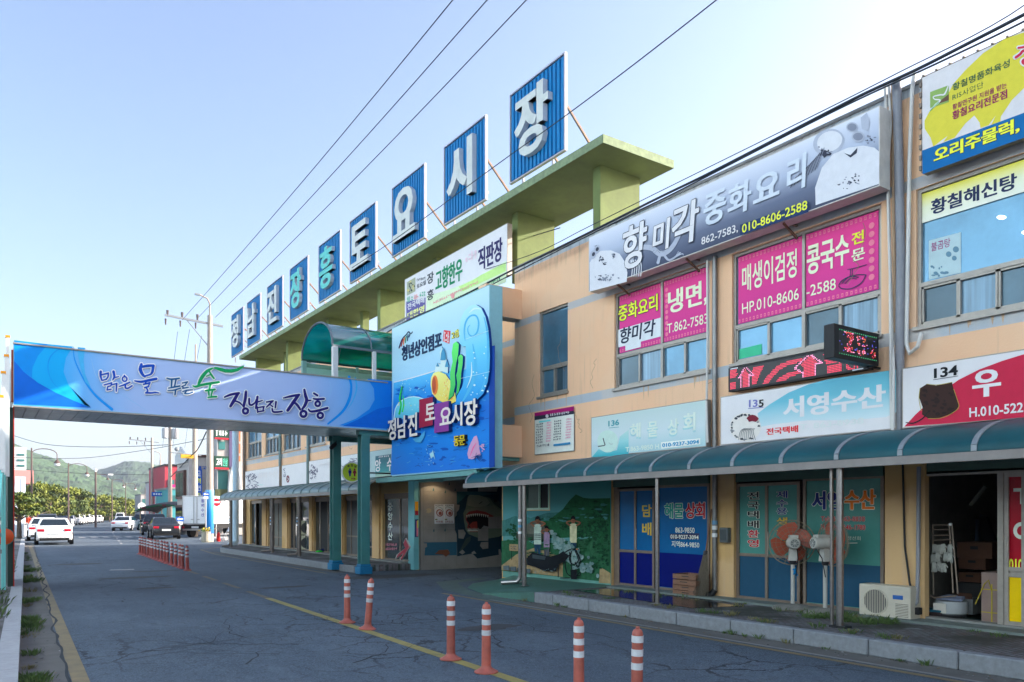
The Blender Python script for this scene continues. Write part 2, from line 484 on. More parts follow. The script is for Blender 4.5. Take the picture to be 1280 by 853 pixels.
strip('gutter_lip', [(8.06, -6), (8.06, 12.4)], 0.07, 0.006, mat('gutter_lip', sh(120, 128, 145), 0.8, var=0.2, scale=9, dirt=0.4))
strip('lane_line', [(6.4, 47), (9.5, 75), (13, 100)], 0.12, 0.004, M_white_paint, dash=(6, 3))
b = MB()     # crossing bars beyond the side street
for i in range(11):
    x = 3.4 + i * 0.75
    b.poly([(x, 60.5, .004), (x + .42, 60.5, .004), (x + .55, 63.5, .004), (x + .13, 63.5, .004)], M_white_paint)
struct(b.build('crosswalk'))
b = MB(); b.poly([(3.1, 25.2, .004), (3.75, 25.0, .004), (3.8, 25.5, .004), (3.2, 25.6, .004)], M_white_paint); struct(b.build('lane_marking'))

# gutters
b = MB()
def ragged(y): return 0.42 + 0.10 * noise.noise((y * 0.9, 0, 3)) + 0.04 * noise.noise((y * 4, 1, 3))
ys = [-3 + i * 0.25 for i in range(220)]
for y0, y1 in zip(ys, ys[1:]):
    b.poly([(LK(y0) - .02, y0, .003), (LK(y0) + ragged(y0), y0, .003), (LK(y1) + ragged(y1), y1, .003), (LK(y1) - .02, y1, .003)], M_gutter)
struct(b.build('gutter'))
M_crack = mat('crack_dirt', (0.022, 0.027, 0.032), 1.0, var=0.2)
b = MB()
for y0, y1 in zip(ys, ys[1:]):
    w0 = 0.012 + 0.028 * max(0, noise.noise((y0 * 2.3, 7, 1))); w1 = 0.012 + 0.028 * max(0, noise.noise((y1 * 2.3, 7, 1)))
    b.poly([(LK(y0) + ragged(y0) - w0, y0, .006), (LK(y0) + ragged(y0) + w0, y0, .006), (LK(y1) + ragged(y1) + w1, y1, .006), (LK(y1) + ragged(y1) - w1, y1, .006)], M_crack)
struct(b.build('gutter_crack'))
b = MB(); b.poly([(8.10, -6, .004), (8.5, -6, .004), (8.5, 12.2, .004), (8.10, 12.2, .004)], M_gutter)
b.poly([(8.15, 20.5, .004), (8.5, 20.5, .004), (8.5, 35, .004), (8.15, 35, .004)], M_gutter); struct(b.build('gutter'))
# branching cracks in the road, drawn as thin dark seams
b = MB()
def crack(x, y, a, n, w):
    for i in range(n):
        L_ = random.uniform(.10, .24); a2 = a + random.uniform(-.55, .55)
        x2 = x + L_ * math.cos(a2); y2 = y + L_ * math.sin(a2); w2 = w * random.uniform(.6, 1.1)
        nx, ny = -math.sin(a2), math.cos(a2)
        z = .004 + random.uniform(0, .0008)
        b.poly([(x - nx * w / 2, y - ny * w / 2, z), (x + nx * w / 2, y + ny * w / 2, z), (x2 + nx * w2 / 2, y2 + ny * w2 / 2, z), (x2 - nx * w2 / 2, y2 - ny * w2 / 2, z)], M_crack)
        x, y, w = x2, y2, max(.006, w2)
        if random.random() < .3 and n > 6: crack(x, y, a + random.choice((-1, 1)) * random.uniform(.6, 1.3), n // 3, w * .7)
for (x, y, a, n, w) in [(6.6, 8.4, 2.4, 22, .03), (5.3, 7.8, 1.2, 20, .028), (6.0, 10.5, 2.9, 24, .028), (7.2, 9.5, 2.2, 18, .024), (3.6, 12, 1.9, 18, .028), (3.3, 9.5, 2.4, 20, .028), (2.9, 10.5, 1.3, 18, .024),
                        (4.9, 13.5, 2.6, 20, .026), (5.9, 14.5, .2, 14, .022), (2.2, 16, 1.2, 16, .026), (2.6, 20, 2.9, 14, .026), (1.9, 24, 0.1, 22, .028), (1.5, 13, .1, 12, .02), (6.9, 15, 2.6, 18, .024), (1.3, 9.6, .2, 8, .018),
                        (6.4, 19, 2.8, 16, .026), (3.9, 8.2, 2.2, 16, .026), (5.2, 10.2, 2.0, 18, .022), (2.4, 8.6, 1.0, 18, .03), (2.9, 9.0, 2.6, 18, .03), (3.4, 8.0, .4, 14, .028), (2.1, 10.2, .3, 14, .026), (6.9, 7.6, 1.9, 16, .028), (7.3, 11.5, 2.6, 18, .024)]:
    crack(x, y, a, n, w)
struct(b.build('road_crack'))
M_patch = mat('tar_patch', (0.035, 0.037, 0.04), 0.8, var=0.3, scale=12)
b = MB()
def blot(cx, cy, rx, ry, z, m, n=22, jag=.25):
    b.poly([(cx + rx * math.cos(2 * PI * k / n) * (1 + random.uniform(-jag, jag)), cy + ry * math.sin(2 * PI * k / n) * (1 + random.uniform(-jag, jag)), z) for k in range(n)], m)
for i, (cx, cy, rx, ry) in enumerate([(3.3, 22, .9, .35), (6.1, 9.4, .5, .25), (3.2, 18.6, .45, .2), (4.2, 24.2, .8, .25), (5.7, 17.2, .6, .22), (9.0, 18.6, 1.6, .5), (2.6, 29, .8, .5)]):
    blot(cx, cy, rx, ry, .0035 + i * .00005, M_patch)
struct(b.build('tar_patch'))

# pavements and kerbs
SW = 0.19
b = MB(); b.box(8.66, 10.7, -14, 11.6, 0, SW, M_walk); struct(b.build('sidewalk'))
b = MB()
b.prism([(8.66, 20.6, 0), (10.7, 20.3, 0), (10.7, 38.5, 0), (10.0, 37.4, 0), (9.1, 36, 0), (8.66, 34.5, 0)], (0, 0, SW), M_walk); struct(b.build('sidewalk'))
b = MB(); y = -14.0
while y < 11.4:
    y2 = min(11.56, y + 1.0); b.box(8.5, 8.66, y, y2 - .012, 0, SW + .004, M_kerb); y = y2
struct(b.build('kerb', bevel=.012, seg=1))
b = MB()
pts = [(8.66, 20.3), (8.5, 21.4)] + [(8.5, 22.4 + i) for i in range(12)] + [(8.58, 34.6), (8.75, 35.4), (9.1, 36.2), (9.55, 36.9), (10.1, 37.5)]
for (x0, y0), (x1, y1) in zip(pts, pts[1:]):
    d = Vector((x1 - x0, y1 - y0, 0)); d.normalize(); nx = Vector((d.y, -d.x, 0)) * .16
    e = d * .006
    b.prism([(x0 + e.x, y0 + e.y, 0), (x0 + e.x + nx.x, y0 + e.y + nx.y, 0), (x1 - e.x + nx.x, y1 - e.y + nx.y, 0), (x1 - e.x, y1 - e.y, 0)], (0, 0, SW + .006), M_kerb)
struct(b.build('kerb', bevel=.012, seg=1))
b = MB()       # teal painted ramp into the passage
ring = [(10.62, 11.55, .2), (8.5, 11.55, SW + .004), (8.5, 12.4, .13), (8.52, 13.4, .016), (8.9, 14.6, .013), (9.6, 15.5, .013), (10.62, 16.0, .013), (10.62, 15.3, .17)]
for p, q in zip(ring, ring[1:] + ring[:1]): b.poly([(9.75, 13.2, .18), p, q], M_tealfloor)
b.poly([(8.5, 11.55, 0), (8.5, 11.55, SW + .004), (8.5, 12.4, .13), (8.52, 13.4, .016), (8.52, 13.4, 0)], M_tealfloor)
struct(b.build('painted_ramp'))
b = MB(); b.poly([(8.3, 11.2, .005), (8.42, 12.0, .005), (8.7, 14.2, .005), (9.4, 15.9, .005), (10.62, 16.4, .005), (10.62, 16.8, .005), (9.1, 16.4, .005), (8.3, 14.6, .005), (8.0, 12.4, .005)], mat('thin_teal_paint', sh(52, 92, 100), .8, var=.3, scale=3, dirt=.5)); struct(b.build('painted_apron'))
b = MB(); b.poly([(9.3, 13.9, .168), (9.55, 13.5, .182), (9.95, 13.6, .184), (9.8, 13.85, .18), (9.6, 14.1, .172)], M_conc); struct(b.build('bare_concrete_patch'))
# left pavement and kerb
b = MB()
y = -4.0
while y < 120:
    y2 = y + (1.0 if y < 60 else 6)
    b.prism([(LK(y) - .2, y, 0), (LK(y), y, 0), (LK(y2) , y2 - .012, 0), (LK(y2) - .2, y2 - .012, 0)], (0, 0, .13), mat('granite_kerb_left', sh(148, 158, 180), .8, var=.12, scale=10, dirt=.25)); y = y2
struct(b.build('kerb'))
b = MB(); b.prism([(-30, -6, 0), (LK(-6) - .2, -6, 0), (LK(120) - .2, 120, 0), (-30, 120, 0)], (0, 0, .125), M_walk); struct(b.build('sidewalk'))
# flush slab edge along the shop fronts
b = MB(); b.box(10.25, 10.62, -6, 11.5, SW, SW + .035, mat('doorstep_concrete', sh(105, 128, 140), .8, var=.2, scale=6, dirt=.5)); b.box(10.25, 10.62, 20.6, 38, SW, SW + .03, M_conc); struct(b.build('doorstep'))
# lying wet rubber mat in front of the blue shop (a thin dark sheet)
b = MB(); b.prism([(9.05, 8.2, SW + .004), (9.9, 7.9, SW + .004), (10.2, 11.2, SW + .004), (9.3, 11.35, SW + .004)], (0, 0, .006), mat('wet_black_rubber', (.02, .022, .025), .12, var=.2, spec=.7)); tag(b.build('floor_mat'), 'wet black rubber sheet lying on pavement before the blue shop', 'mat')

# unseen square and hall, added to bounce sunlight and reflections onto the shop fronts
M_lot = mat('bounce_square_paving', (.22, .26, .32), .85, var=.12, scale=.4, dirt=.2)
b = MB(); b.poly([(-140, -60, .13), (-7, -60, .13), (-7, 110, .13), (-140, 110, .13)], M_lot); struct(b.build('bounce_square'))
t = thing('bounce_hall', 'unseen pale blue hall added across the street to bounce sunlight', 'building', (-22, 10, 0))
M_hall = mat('bounce_hall_blue', (.52, .72, .90), .8, var=.06, scale=.6, dirt=.1)
b = MB(); b.box(-44, -22, -70, 105, 0, 25, M_hall); b.build('wall', t)
MB().box(-22.02, -21.9, -70, 105, 0, 8, mat('hall_dark_front', (.06, .065, .07), .7, var=.2, scale=.3)).build('hall_dark_foot', t)  # dark foot added to the unseen hall so less bounce reaches under the awnings
for k in range(11): MB().box(-21.95, -21.85, -62 + k * 15, -55 + k * 15, 1.2, 3.8, mat('hall_window', (.04, .06, .07), .1, var=0)).build('window', t)
b = MB(); b.box(-44.4, -21.6, -70.4, 105.4, 25, 25.4, mat('hall_roof', (.3, .32, .34), .7)); b.build('roof', t)
# hills
def lerp_table(t, u):
    for (a, x), (c, y) in zip(t, t[1:]):
        if a <= u <= c: return x + (y - x) * (u - a) / (c - a)
    return t[0][1] if u < t[0][0] else t[-1][1]
def hill(dist, width, prof, seed):
    b = MB(); m = mat('forest', (0.030, 0.064, 0.022), 0.9, var=0.7, scale=0.05)
    na, nr = 300, 70
    for j in range(nr + 1):
        for i in range(na + 1):
            u = -320 + 900 * i / na; dy = dist - width * 1.5 + width * 2.6 * j / nr; a = (u - 640) / FPX
            x, y = dy * (FV[0] + a * RV[0]), dy * (FV[1] + a * RV[1])
            f = (dy - dist) / width; sk = max(0.0, 1 - abs(f) ** 1.6 / (1.92 if f < 0 else 1.18)) if abs(f) < 2.2 else 0
            h = lerp_table(prof, u) / FPX * dist * sk
            h *= 1 + .22 * noise.noise((x * .006, y * .006, seed)) * (1 - sk)
            h += (5 * noise.noise((x * .02, y * .02, seed)) + 3.6 * noise.noise((x * .06, y * .06, seed + 4)) + 3.4 * abs(noise.noise((x * .13, y * .13, seed + 9)))) * min(1, h / 20)
            b.v.append((x, y, h - 2))
    for j in range(nr):
        for i in range(na):
            a = j * (na + 1) + i; b.f.append((a, a + 1, a + na + 2, a + na + 1)); b.m.append(0)
    b.mats.append(m)
    return b
struct(hill(800, 230, [(-320, 118), (-40, 100), (20, 86), (50, 75), (100, 60), (130, 46), (200, 16), (260, 0), (600, 0)], 1).build('hill'))
struct(hill(1280, 330, [(-320, 30), (60, 36), (118, 54), (140, 62), (165, 66), (190, 64), (215, 57), (300, 56), (600, 40)], 5).build('hill'))

# ================================================================ the market building
def grad(name, stops, z0, z1, rough=0.45, axis=2):
    """printed colour run along one axis of the place"""
    if name in MATS: return MATS[name]
    m = bpy.data.materials.new(name); m.use_nodes = True; nt = m.node_tree; N = nt.nodes; L = nt.links; b = N['Principled BSDF']
    b.inputs['Roughness'].default_value = max(rough, .55); b.inputs['Specular IOR Level'].default_value = .22
    ge = N.new('ShaderNodeNewGeometry'); sp = N.new('ShaderNodeSeparateXYZ'); L.new(ge.outputs['Position'], sp.inputs[0])
    mr = N.new('ShaderNodeMapRange'); mr.inputs[1].default_value = z0; mr.inputs[2].default_value = z1; L.new(sp.outputs[axis], mr.inputs[0])
    cr = N.new('ShaderNodeValToRGB'); e = cr.color_ramp.elements
    while len(e) < len(stops): e.new(0.5)
    for i, (p, c) in enumerate(stops): e[i].position = p; e[i].color = (*c, 1)
    L.new(mr.outputs[0], cr.inputs[0]); L.new(cr.outputs[0], b.inputs['Base Color'])
    MATS[name] = m
    return m

def wallmat():
    m = bpy.data.materials.new('painted_render'); m.use_nodes = True; nt = m.node_tree; N = nt.nodes; L = nt.links; b = N['Principled BSDF']
    b.inputs['Roughness'].default_value = 0.85; b.inputs['Specular IOR Level'].default_value = 0.25
    ge = N.new('ShaderNodeNewGeometry'); sp = N.new('ShaderNodeSeparateXYZ'); L.new(ge.outputs['Position'], sp.inputs[0])
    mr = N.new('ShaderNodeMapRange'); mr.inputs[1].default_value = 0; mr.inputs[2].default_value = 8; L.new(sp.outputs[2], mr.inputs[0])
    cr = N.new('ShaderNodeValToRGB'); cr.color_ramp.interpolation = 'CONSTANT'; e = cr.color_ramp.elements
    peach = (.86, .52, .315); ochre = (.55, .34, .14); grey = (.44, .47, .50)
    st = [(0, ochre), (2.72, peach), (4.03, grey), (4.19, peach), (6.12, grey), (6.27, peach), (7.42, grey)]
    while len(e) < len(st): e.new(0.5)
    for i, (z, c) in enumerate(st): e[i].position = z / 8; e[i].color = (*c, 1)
    L.new(mr.outputs[0], cr.inputs[0])
    tc = N.new('ShaderNodeTexCoord')
    def nz(sc, st=None, det=6):
        n = N.new('ShaderNodeTexNoise'); n.inputs['Scale'].default_value = sc; n.inputs['Detail'].default_value = det
        mp = N.new('ShaderNodeMapping'); mp.inputs['Scale'].default_value = st or (1, 1, 1); L.new(tc.outputs['Object'], mp.inputs[0]); L.new(mp.outputs[0], n.inputs['Vector'])
        return n
    def rmp(o, a, c, hi=1.0):
        r = N.new('ShaderNodeMapRange'); r.inputs[1].default_value = a; r.inputs[2].default_value = c; r.inputs[4].default_value = hi; L.new(o, r.inputs[0]); return r.outputs[0]
    def mix(f, a, c, mode='MIX'):
        x = N.new('ShaderNodeMix'); x.data_type = 'RGBA'; x.blend_type = mode; L.new(f, x.inputs['Factor']); L.new(a, x.inputs['A'])
        x.inputs['B'].default_value = (*c, 1); return x.outputs['Result']
    n1 = nz(1.1); n2 = nz(2.0, (3, 3, .25), 8); n3 = nz(40, None, 3)
    c = mix(rmp(n1.outputs[0], .4, .75, .5), cr.outputs[0], (.88, .88, .88), 'MULTIPLY')
    c = mix(rmp(n2.outputs[0], .60, .85, .28), c, (.20, .16, .13))
    n5 = nz(5.0, (2.2, 2.2, .12), 9)
    c = mix(rmp(n5.outputs[0], .58, .78, .42), c, (.40, .29, .22))
    n6 = nz(.55, None, 4)
    c = mix(rmp(n6.outputs[0], .50, .54, .22), c, (.86, .60, .40))
    n4 = nz(3.5, (2.5, 2.5, .5), 8)
    top = N.new('ShaderNodeMapRange'); top.inputs[1].default_value = 7.1; top.inputs[2].default_value = 7.65; L.new(sp.outputs[2], top.inputs[0])
    mu = N.new('ShaderNodeMath'); mu.operation = 'MULTIPLY'; L.new(top.outputs[0], mu.inputs[0]); L.new(rmp(n4.outputs[0], .48, .7, .8), mu.inputs[1])
    c = mix(mu.outputs[0], c, (.10, .10, .09))
    L.new(c, b.inputs['Base Color'])
    bp = N.new('ShaderNodeBump'); bp.inputs['Strength'].default_value = .25; bp.inputs['Distance'].default_value = .01; L.new(n3.outputs[0], bp.inputs['Height']); L.new(bp.outputs[0], b.inputs['Normal'])
    return m
M_wall = wallmat()
M_alu = mat('dull_aluminium', sh(150, 150, 158), .42, metal=.35, var=.12, scale=12, dirt=.25)
M_alubr = mat('bronze_aluminium', sh(118, 108, 106), .45, metal=.3, var=.15, scale=10, dirt=.25)
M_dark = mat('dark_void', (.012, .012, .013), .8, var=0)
M_green = mat('olive_green_paint', (.18, .25, .055), .85, var=.26, scale=1.4, dirt=.4)
M_greenedge = mat('mossy_green_edge', (.36, .50, .25), .85, var=.35, scale=9, dirt=.55, bump=.3)
M_glass = mat('blue_window_glass', (.11, .25, .37), .06, metal=.3, var=.45, scale=.35, spec=.5)
M_glassc = mat('curtained_glass', (.13, .22, .30), .08, metal=.2, var=.5, scale=1.3, stretch=(1, 9, .25), spec=.5)
M_glassd = mat('dark_window_glass', (.05, .09, .12), .07, metal=.3, var=.35, scale=.7, spec=.5)
M_steel = mat('stainless_steel', (.34, .32, .31), .3, metal=.9, var=.15, scale=20, dirt=.2)
M_white = flat('white_paint', (.75, .76, .77), .5)
M_black = flat('black_plastic', (.02, .02, .022), .45)
M_ink = flat('navy_ink', (.02, .03, .09), .5)
FX = 10.6
BL = thing('market_building', 'two-storey peach market hall with a long green roof canopy and shops below', 'building', (10.6, 12, 0))

def sheet(b, x, y0, y1, z0, z1, holes, m, depth=.12, mrev=None):
    ys_ = sorted(set([y0, y1] + [min(max(h[k], y0), y1) for h in holes for k in (0, 1)]))
    zs_ = sorted(set([z0, z1] + [min(max(h[k], z0), z1) for h in holes for k in (2, 3)]))
    for a, c in zip(ys_, ys_[1:]):
        for d, e in zip(zs_, zs_[1:]):
            my, mz = (a + c) / 2, (d + e) / 2
            if any(h[0] < my < h[1] and h[2] < mz < h[3] for h in holes): continue
            b.poly([(x, c, d), (x, a, d), (x, a, e), (x, c, e)], m)
    for a, c, d, e in holes:
        mr = mrev or m
        b.poly([(x, a, d), (x + depth, a, d), (x + depth, a, e), (x, a, e)], mr)
        b.poly([(x, c, d), (x + depth, c, d), (x + depth, c, e), (x, c, e)], mr)
        b.poly([(x, a, e), (x, c, e), (x + depth, c, e), (x + depth, a, e)], mr)
        b.poly([(x, a, d), (x, c, d), (x + depth, c, d), (x + depth, a, d)], mr)

Y = lambda u: yat(u, FX)
# upper windows: (y near, y far, z bottom, z transom, z top)
WIN = [dict(u=(709.8, 673.5), z=(4.34, 5.0, 6.30), mid=[.5], film=None),
       dict(u=(887, 768), z=(4.18, 4.86, 6.12), mid=[.516], film='a'),
       dict(u=(1101.6, 915), z=(4.21, 4.85, 6.10), mid=[.513], film='b'),
       dict(u=(1500, 1145), z=(4.21, 4.80, 6.12), mid=[], film='c')]
LWIN = [(327, 309.5), (349.5, 331.5), (376, 354), (407, 383), (446, 426)]
for a, c in LWIN: WIN.append(dict(u=(a, c), z=(4.30, 5.05, 6.2), mid=[.5], film=None, left=True))
SHOP = [('open', 1400, 1155.7, .215, 2.36), ('b2', 1106, 917, .20, 2.36), ('b3', 888, 764, .2, 2.36),
        ('l6', 519, 478, .2, 2.3), ('l5', 466.5, 430, .2, 2.3), ('l4', 423, 392, .2, 2.3), ('l3', 387.5, 361, .2, 2.3), ('l2', 354, 335, .2, 2.3), ('l1', 329, 312.5, .2, 2.3)]
mw = (Y(687), Y(656.6), 1.75, 2.38)
holesR = [(Y(w['u'][0]), Y(w['u'][1]), w['z'][0], w['z'][2]) for w in WIN[:4]] + [(Y(a), Y(c), z0, z1) for _, a, c, z0, z1 in SHOP[:3]] + [mw]
holesL = [(Y(w['u'][0]), Y(w['u'][1]), w['z'][0], w['z'][2]) for w in WIN[4:]] + [(Y(a), Y(c), z0, z1) for _, a, c, z0, z1 in SHOP[3:]]
ZT = 7.60
b = MB()
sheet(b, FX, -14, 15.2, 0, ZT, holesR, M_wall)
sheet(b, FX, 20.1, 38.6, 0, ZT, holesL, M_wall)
b.poly([(FX, 15.2, 2.75), (11.6, 15.2, 2.75), (11.6, 15.2, ZT), (FX, 15.2, ZT)], M_wall)
b.poly([(FX, 20.1, 2.75), (11.6, 20.1, 2.75), (11.6, 20.1, ZT), (FX, 20.1, ZT)], M_wall)
b.poly([(11.6, 15.2, 2.75), (11.6, 20.1, 2.75), (11.6, 20.1, ZT), (11.6, 15.2, ZT)], M_wall)
b.poly([(FX, 38.6, 0), (24, 38.6, 0), (24, 38.6, ZT), (FX, 38.6, ZT)], M_wall)
b.poly([(FX, -14, 0), (24, -14, 0), (24, -14, ZT), (FX, -14, ZT)], M_wall)
b.poly([(24, -14, 0), (24, 38.6, 0), (24, 38.6, ZT), (24, -14, ZT)], M_wall)
b.box(FX + .004, FX + .26, 15.2, 15.75, .01, 2.75, M_wall)
b.poly([(FX, 15.2, 2.75), (FX, 20.1, 2.75), (11.6, 20.1, 2.75), (11.6, 15.2, 2.75)], M_conc)
# pilasters standing a little proud between the left hand shops
for u0, u1 in ((334, 329), (360.5, 354.2), (391.5, 388), (429.5, 423.2), (475.6, 467.2)):
    b.box(FX - .06, FX, Y(u0), Y(u1), SW, 2.72, M_wall)
b.build('wall', BL)
b = MB(); b.box(FX + .02, 24, -14, 15.19, ZT - .25, ZT - .2, M_conc); b.box(FX + 1.05, 24, 15.19, 20.1, ZT - .25, ZT - .2, M_conc); b.box(FX + .02, 24, 20.11, 38.6, ZT - .25, ZT - .2, M_conc)
b.box(FX + .12, FX + .2, -14, 15.19, ZT - .2, ZT, M_wall); b.box(FX + .12, FX + .2, 20.1, 38.6, ZT - .2, ZT, M_wall)
b.build('roof', BL)
b = MB(); b.box(FX - .02, FX + .22, -14, 15.22, ZT - .045, ZT + .006, M_conc); b.box(FX - .03, FX + .22, 20.08, 38.62, ZT - .045, ZT + .006, M_conc); b.build('parapet_cap', BL)
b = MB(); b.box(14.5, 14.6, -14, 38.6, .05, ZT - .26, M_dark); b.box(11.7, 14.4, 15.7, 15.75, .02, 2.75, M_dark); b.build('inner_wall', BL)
# roof canopy slab and the fins that carry it
b = MB(); b.box(10.3, 12.3, 11.65, 38.0, 9.12, 9.27, M_green); b.build('canopy_slab', BL)
b = MB()
for (x0, x1, y0, y1) in ((10.285, 10.3, 11.64, 38.0), (10.285, 12.31, 11.635, 11.65), (12.3, 12.315, 11.65, 38.0)): b.box(x0, x1, y0, y1, 9.115, 9.29, M_greenedge)
b.build('slab_edge', BL)
for y in (12.42, 15.5, 19.6, 23.4, 28.0, 32.7, 37.2):
    b = MB(); b.box(10.9, 12.05, y, y + .24, ZT - .2, 9.12, M_green); b.build('canopy_fin', BL)
for y in (20.8, 21.9, 26.3, 30.4, 35.0):
    b = MB(); b.box(11.55, 11.8, y, y + .25, ZT - .2, 9.12, M_green); b.build('canopy_post', BL)
# stubs that hold the wave sign
b = MB(); b.box(9.6, FX, 14.9, 15.25, 6.28, 6.98, M_wall); b.build('sign_stub', BL); MB().box(9.6, FX, 14.9, 15.25, 3.0, 3.75, M_wall).build('sign_stub', BL)

A = Art(W_(FX - .0005)); random.seed(41)
M_wc = flat('hairline_crack', (.30, .19, .12), .9)
for (y_, z_, n_, dz) in ((13.4, 5.6, 7, -.12), (14.4, 4.9, 8, -.14), (12.2, 4.9, 6, -.12), (9.0, 3.9, 7, .02), (6.3, 5.9, 6, -.15), (12.9, 3.8, 8, -.06), (5.75, 4.6, 5, -.1), (25, 3.95, 8, .02)):
    p = [(-y_, z_)]
    for k in range(n_): p.append((p[-1][0] + random.uniform(-.12, .12), p[-1][1] + dz + random.uniform(-.06, .06)))
    A.stroke(p, [.004, .014, .004], 1, M_wc, px=False) if False else A.stroke(p, .009, 1, M_wc, px=False)
M_drip = flat('sill_drip_stain', (.56, .38, .25), .9)
for (u0, u1, zz) in ((675, 709, 4.30), (770, 885, 4.13), (917, 1040, 4.16), (1148, 1270, 4.17)):
    for k in range(5):
        yv = -Y(random.uniform(u0, u1)); L_ = random.uniform(.06, .34); w_ = random.uniform(.008, .022)
        A.shape([(yv - w_, zz), (yv + w_, zz), (yv + w_ * .4, zz - L_ * .7), (yv, zz - L_), (yv - w_ * .5, zz - L_ * .6)], 1, M_drip)
A.build('wall_stains', BL)
# ---- windows
M_mag = grad('magenta_film', [(0, sh(190, 52, 150)), (1, sh(208, 60, 150))], 4.8, 6.1)
M_cream = flat('cream_lettering', sh(235, 228, 215)); M_pale = flat('pale_pink_pattern', sh(215, 120, 160))
M_yelg = flat('yellow_lettering', sh(225, 225, 70))
def window(w):
    n_ = 'x' * int(w['u'][0] / 100)
    y0, y1 = Y(w['u'][0]), Y(w['u'][1]); z0, zt, z2 = w['z']; x = FX + .07
    f = MB(); t = .05
    def fr(ya, yb, za, zb, dx=0): f.box(x - .03 + dx, x + .04 + dx, ya, yb, za, zb, M_alu)
    fr(y0, y1, z0, z0 + t); fr(y0, y1, z2 - t, z2); fr(y0, y0 + t, z0 + t, z2 - t); fr(y1 - t, y1, z0 + t, z2 - t)
    fr(y0 + t, y1 - t, zt - .03, zt + .03)
    f.box(FX - .05, FX + .05, y0 - .03, y1 + .03, z0 - .04, z0 + .01, M_alu)
    cols = [y0 + t] + [y1 - t - (y1 - y0 - 2 * t) * k for k in reversed(w['mid'])] + [y1 - t]
    for c in cols[1:-1]: fr(c - .03, c + .03, z0 + t, zt - .03, .002); 
    if w.get('film') in ('a', 'b') or w.get('left'):
        for c in cols[1:-1]: fr(c - .025, c + .025, zt + .03, z2 - t, .002)
    # sliding sashes below the transom
    for c, d in zip(cols, cols[1:]):
        n = 2 if (w.get('film') or w.get('left')) else 1
        if w.get('film') == 'c': n = 6
        for k in range(n):
            a = c + (d - c) * k / n; e = c + (d - c) * (k + 1) / n; dx = .012 * (k % 2)
            for (p, q, r, s) in ((a, e, z0 + t, z0 + t + .03), (a, e, zt - .06, zt - .03), (a, a + .03, z0 + t, zt - .03), (e - .03, e, z0 + t, zt - .03)): fr(p + .002, q - .002, r, s, .004 + dx)
    o = f.build('window', BL)
    for i, (c, d) in enumerate(zip(cols, cols[1:])):
        n = 6 if w.get('film') == 'c' else 2
        for k in range(n):
            a = c + (d - c) * k / n; e = c + (d - c) * (k + 1) / n
            MB().box(x + .02 + .006 * (k % 2), x + .03 + .006 * (k % 2), a, e, z0 + t, zt - .03, (M_glass, M_glassd, M_glass, M_glassc)[(i * 3 + k * 2 + len(n_) ) % 4] if not w.get('left') else (M_glassd, M_glassc)[(k) % 2]).build('pane', o)
        MB().box(x + .02, x + .032, c, d, zt + .03, z2 - t, M_glass).build('pane', o)
    return o, cols, x
wins = [window(w) for w in WIN]
def border(A, a0, t0, a1, t1, m):
    n = int((a1 - a0) / .07)
    for tt in (t0 + .02, t1 - .08):
        for i in range(n):
            a = a0 + (a1 - a0) * i / n
            A.rect(a + .008, tt, a + .045, tt + .055, 2, m); A.rect(a + .018, tt + .015, a + .034, tt + .038, 3, M_mag)
def film(wi, col, mat_=None):
    o, cols, x = wins[wi]; w = WIN[wi]; A = Art(W_(x - .002))
    a0, a1 = -cols[col + 1] + .03, -cols[col] - .03; t0, t1 = w['z'][1] + .05, w['z'][2] - .06
    A.rect(a0, t0, a1, t1, 0, mat_ or M_mag); A.box_ = (a0, t0, a1, t1)
    return o, A
o, A = film(1, 1); border(A, *A.box_, M_pale)
A.quadtext('중화요리', (773.5, 383), (773.5, 403), (822.5, 383), 4, M_yelg, off=.03, outline=(.035, M_ink))
a0, t0 = A.p.st(772.3, 435); a1, t1 = A.p.st(823, 409)
A.rect(a0 + .02, t0, A.box_[2], t0 + .36, 4, M_white)
A.quadtext('향미각', (776, 411), (776, 431), (820, 411), 6, flat('slate_ink', sh(35, 45, 75)), off=.025, shear=.12)
A.rect(A.box_[0] + .18, A.box_[1] + .02, A.box_[0] + .62, A.box_[1] + .14, 4, M_white)
A.build('film', o)
o, A = film(1, 0); border(A, *A.box_, M_pale)
for i in range(9): A.ell(A.box_[0] + .08, A.box_[1] + .14 + i * .105, .04, .04, 3, M_pale, 12, px=False)
A.quadtext('냉면,', (835.6, 364.5), (835.6, 395), (885, 364.5), 4, M_cream, off=.03)
A.quadtext('T.862-7583', (834.4, 405.5), (834.4, 417.5), (885, 405.5), 4, M_cream, off=.005)
A.build('film', o)
o, A = film(2, 1); border(A, *A.box_, M_pale)
A.quadtext('매생이검정', (928, 333), (928, 366), (996.5, 333), 4, M_cream, off=.017)
A.quadtext('HP.010-8606', (928, 379.6), (928, 393.2), (999, 379), 4, M_cream, off=.005)
A.build('film', o)
o, A = film(2, 0); border(A, *A.box_, M_pale)
for i in range(7): A.ell(A.box_[2] - .1, A.box_[1] + .2 + i * .125, .045, .045, 3, M_pale, 12, px=False)
A.quadtext('콩국수', (1009, 308.5), (1009, 345), (1061.7, 308), 4, M_cream, off=.03)
A.quadtext('전', (1065, 292), (1065, 307.5), (1080.5, 292), 4, M_yelg, off=.025)
A.quadtext('문', (1065, 313.5), (1065, 328), (1081.6, 313), 4, M_cream, off=.025)
A.quadtext('-2588', (1008.5, 358), (1008.5, 371.8), (1045.3, 358), 4, M_cream, off=.005)
A.p.zoom(880, 230, 4.265)
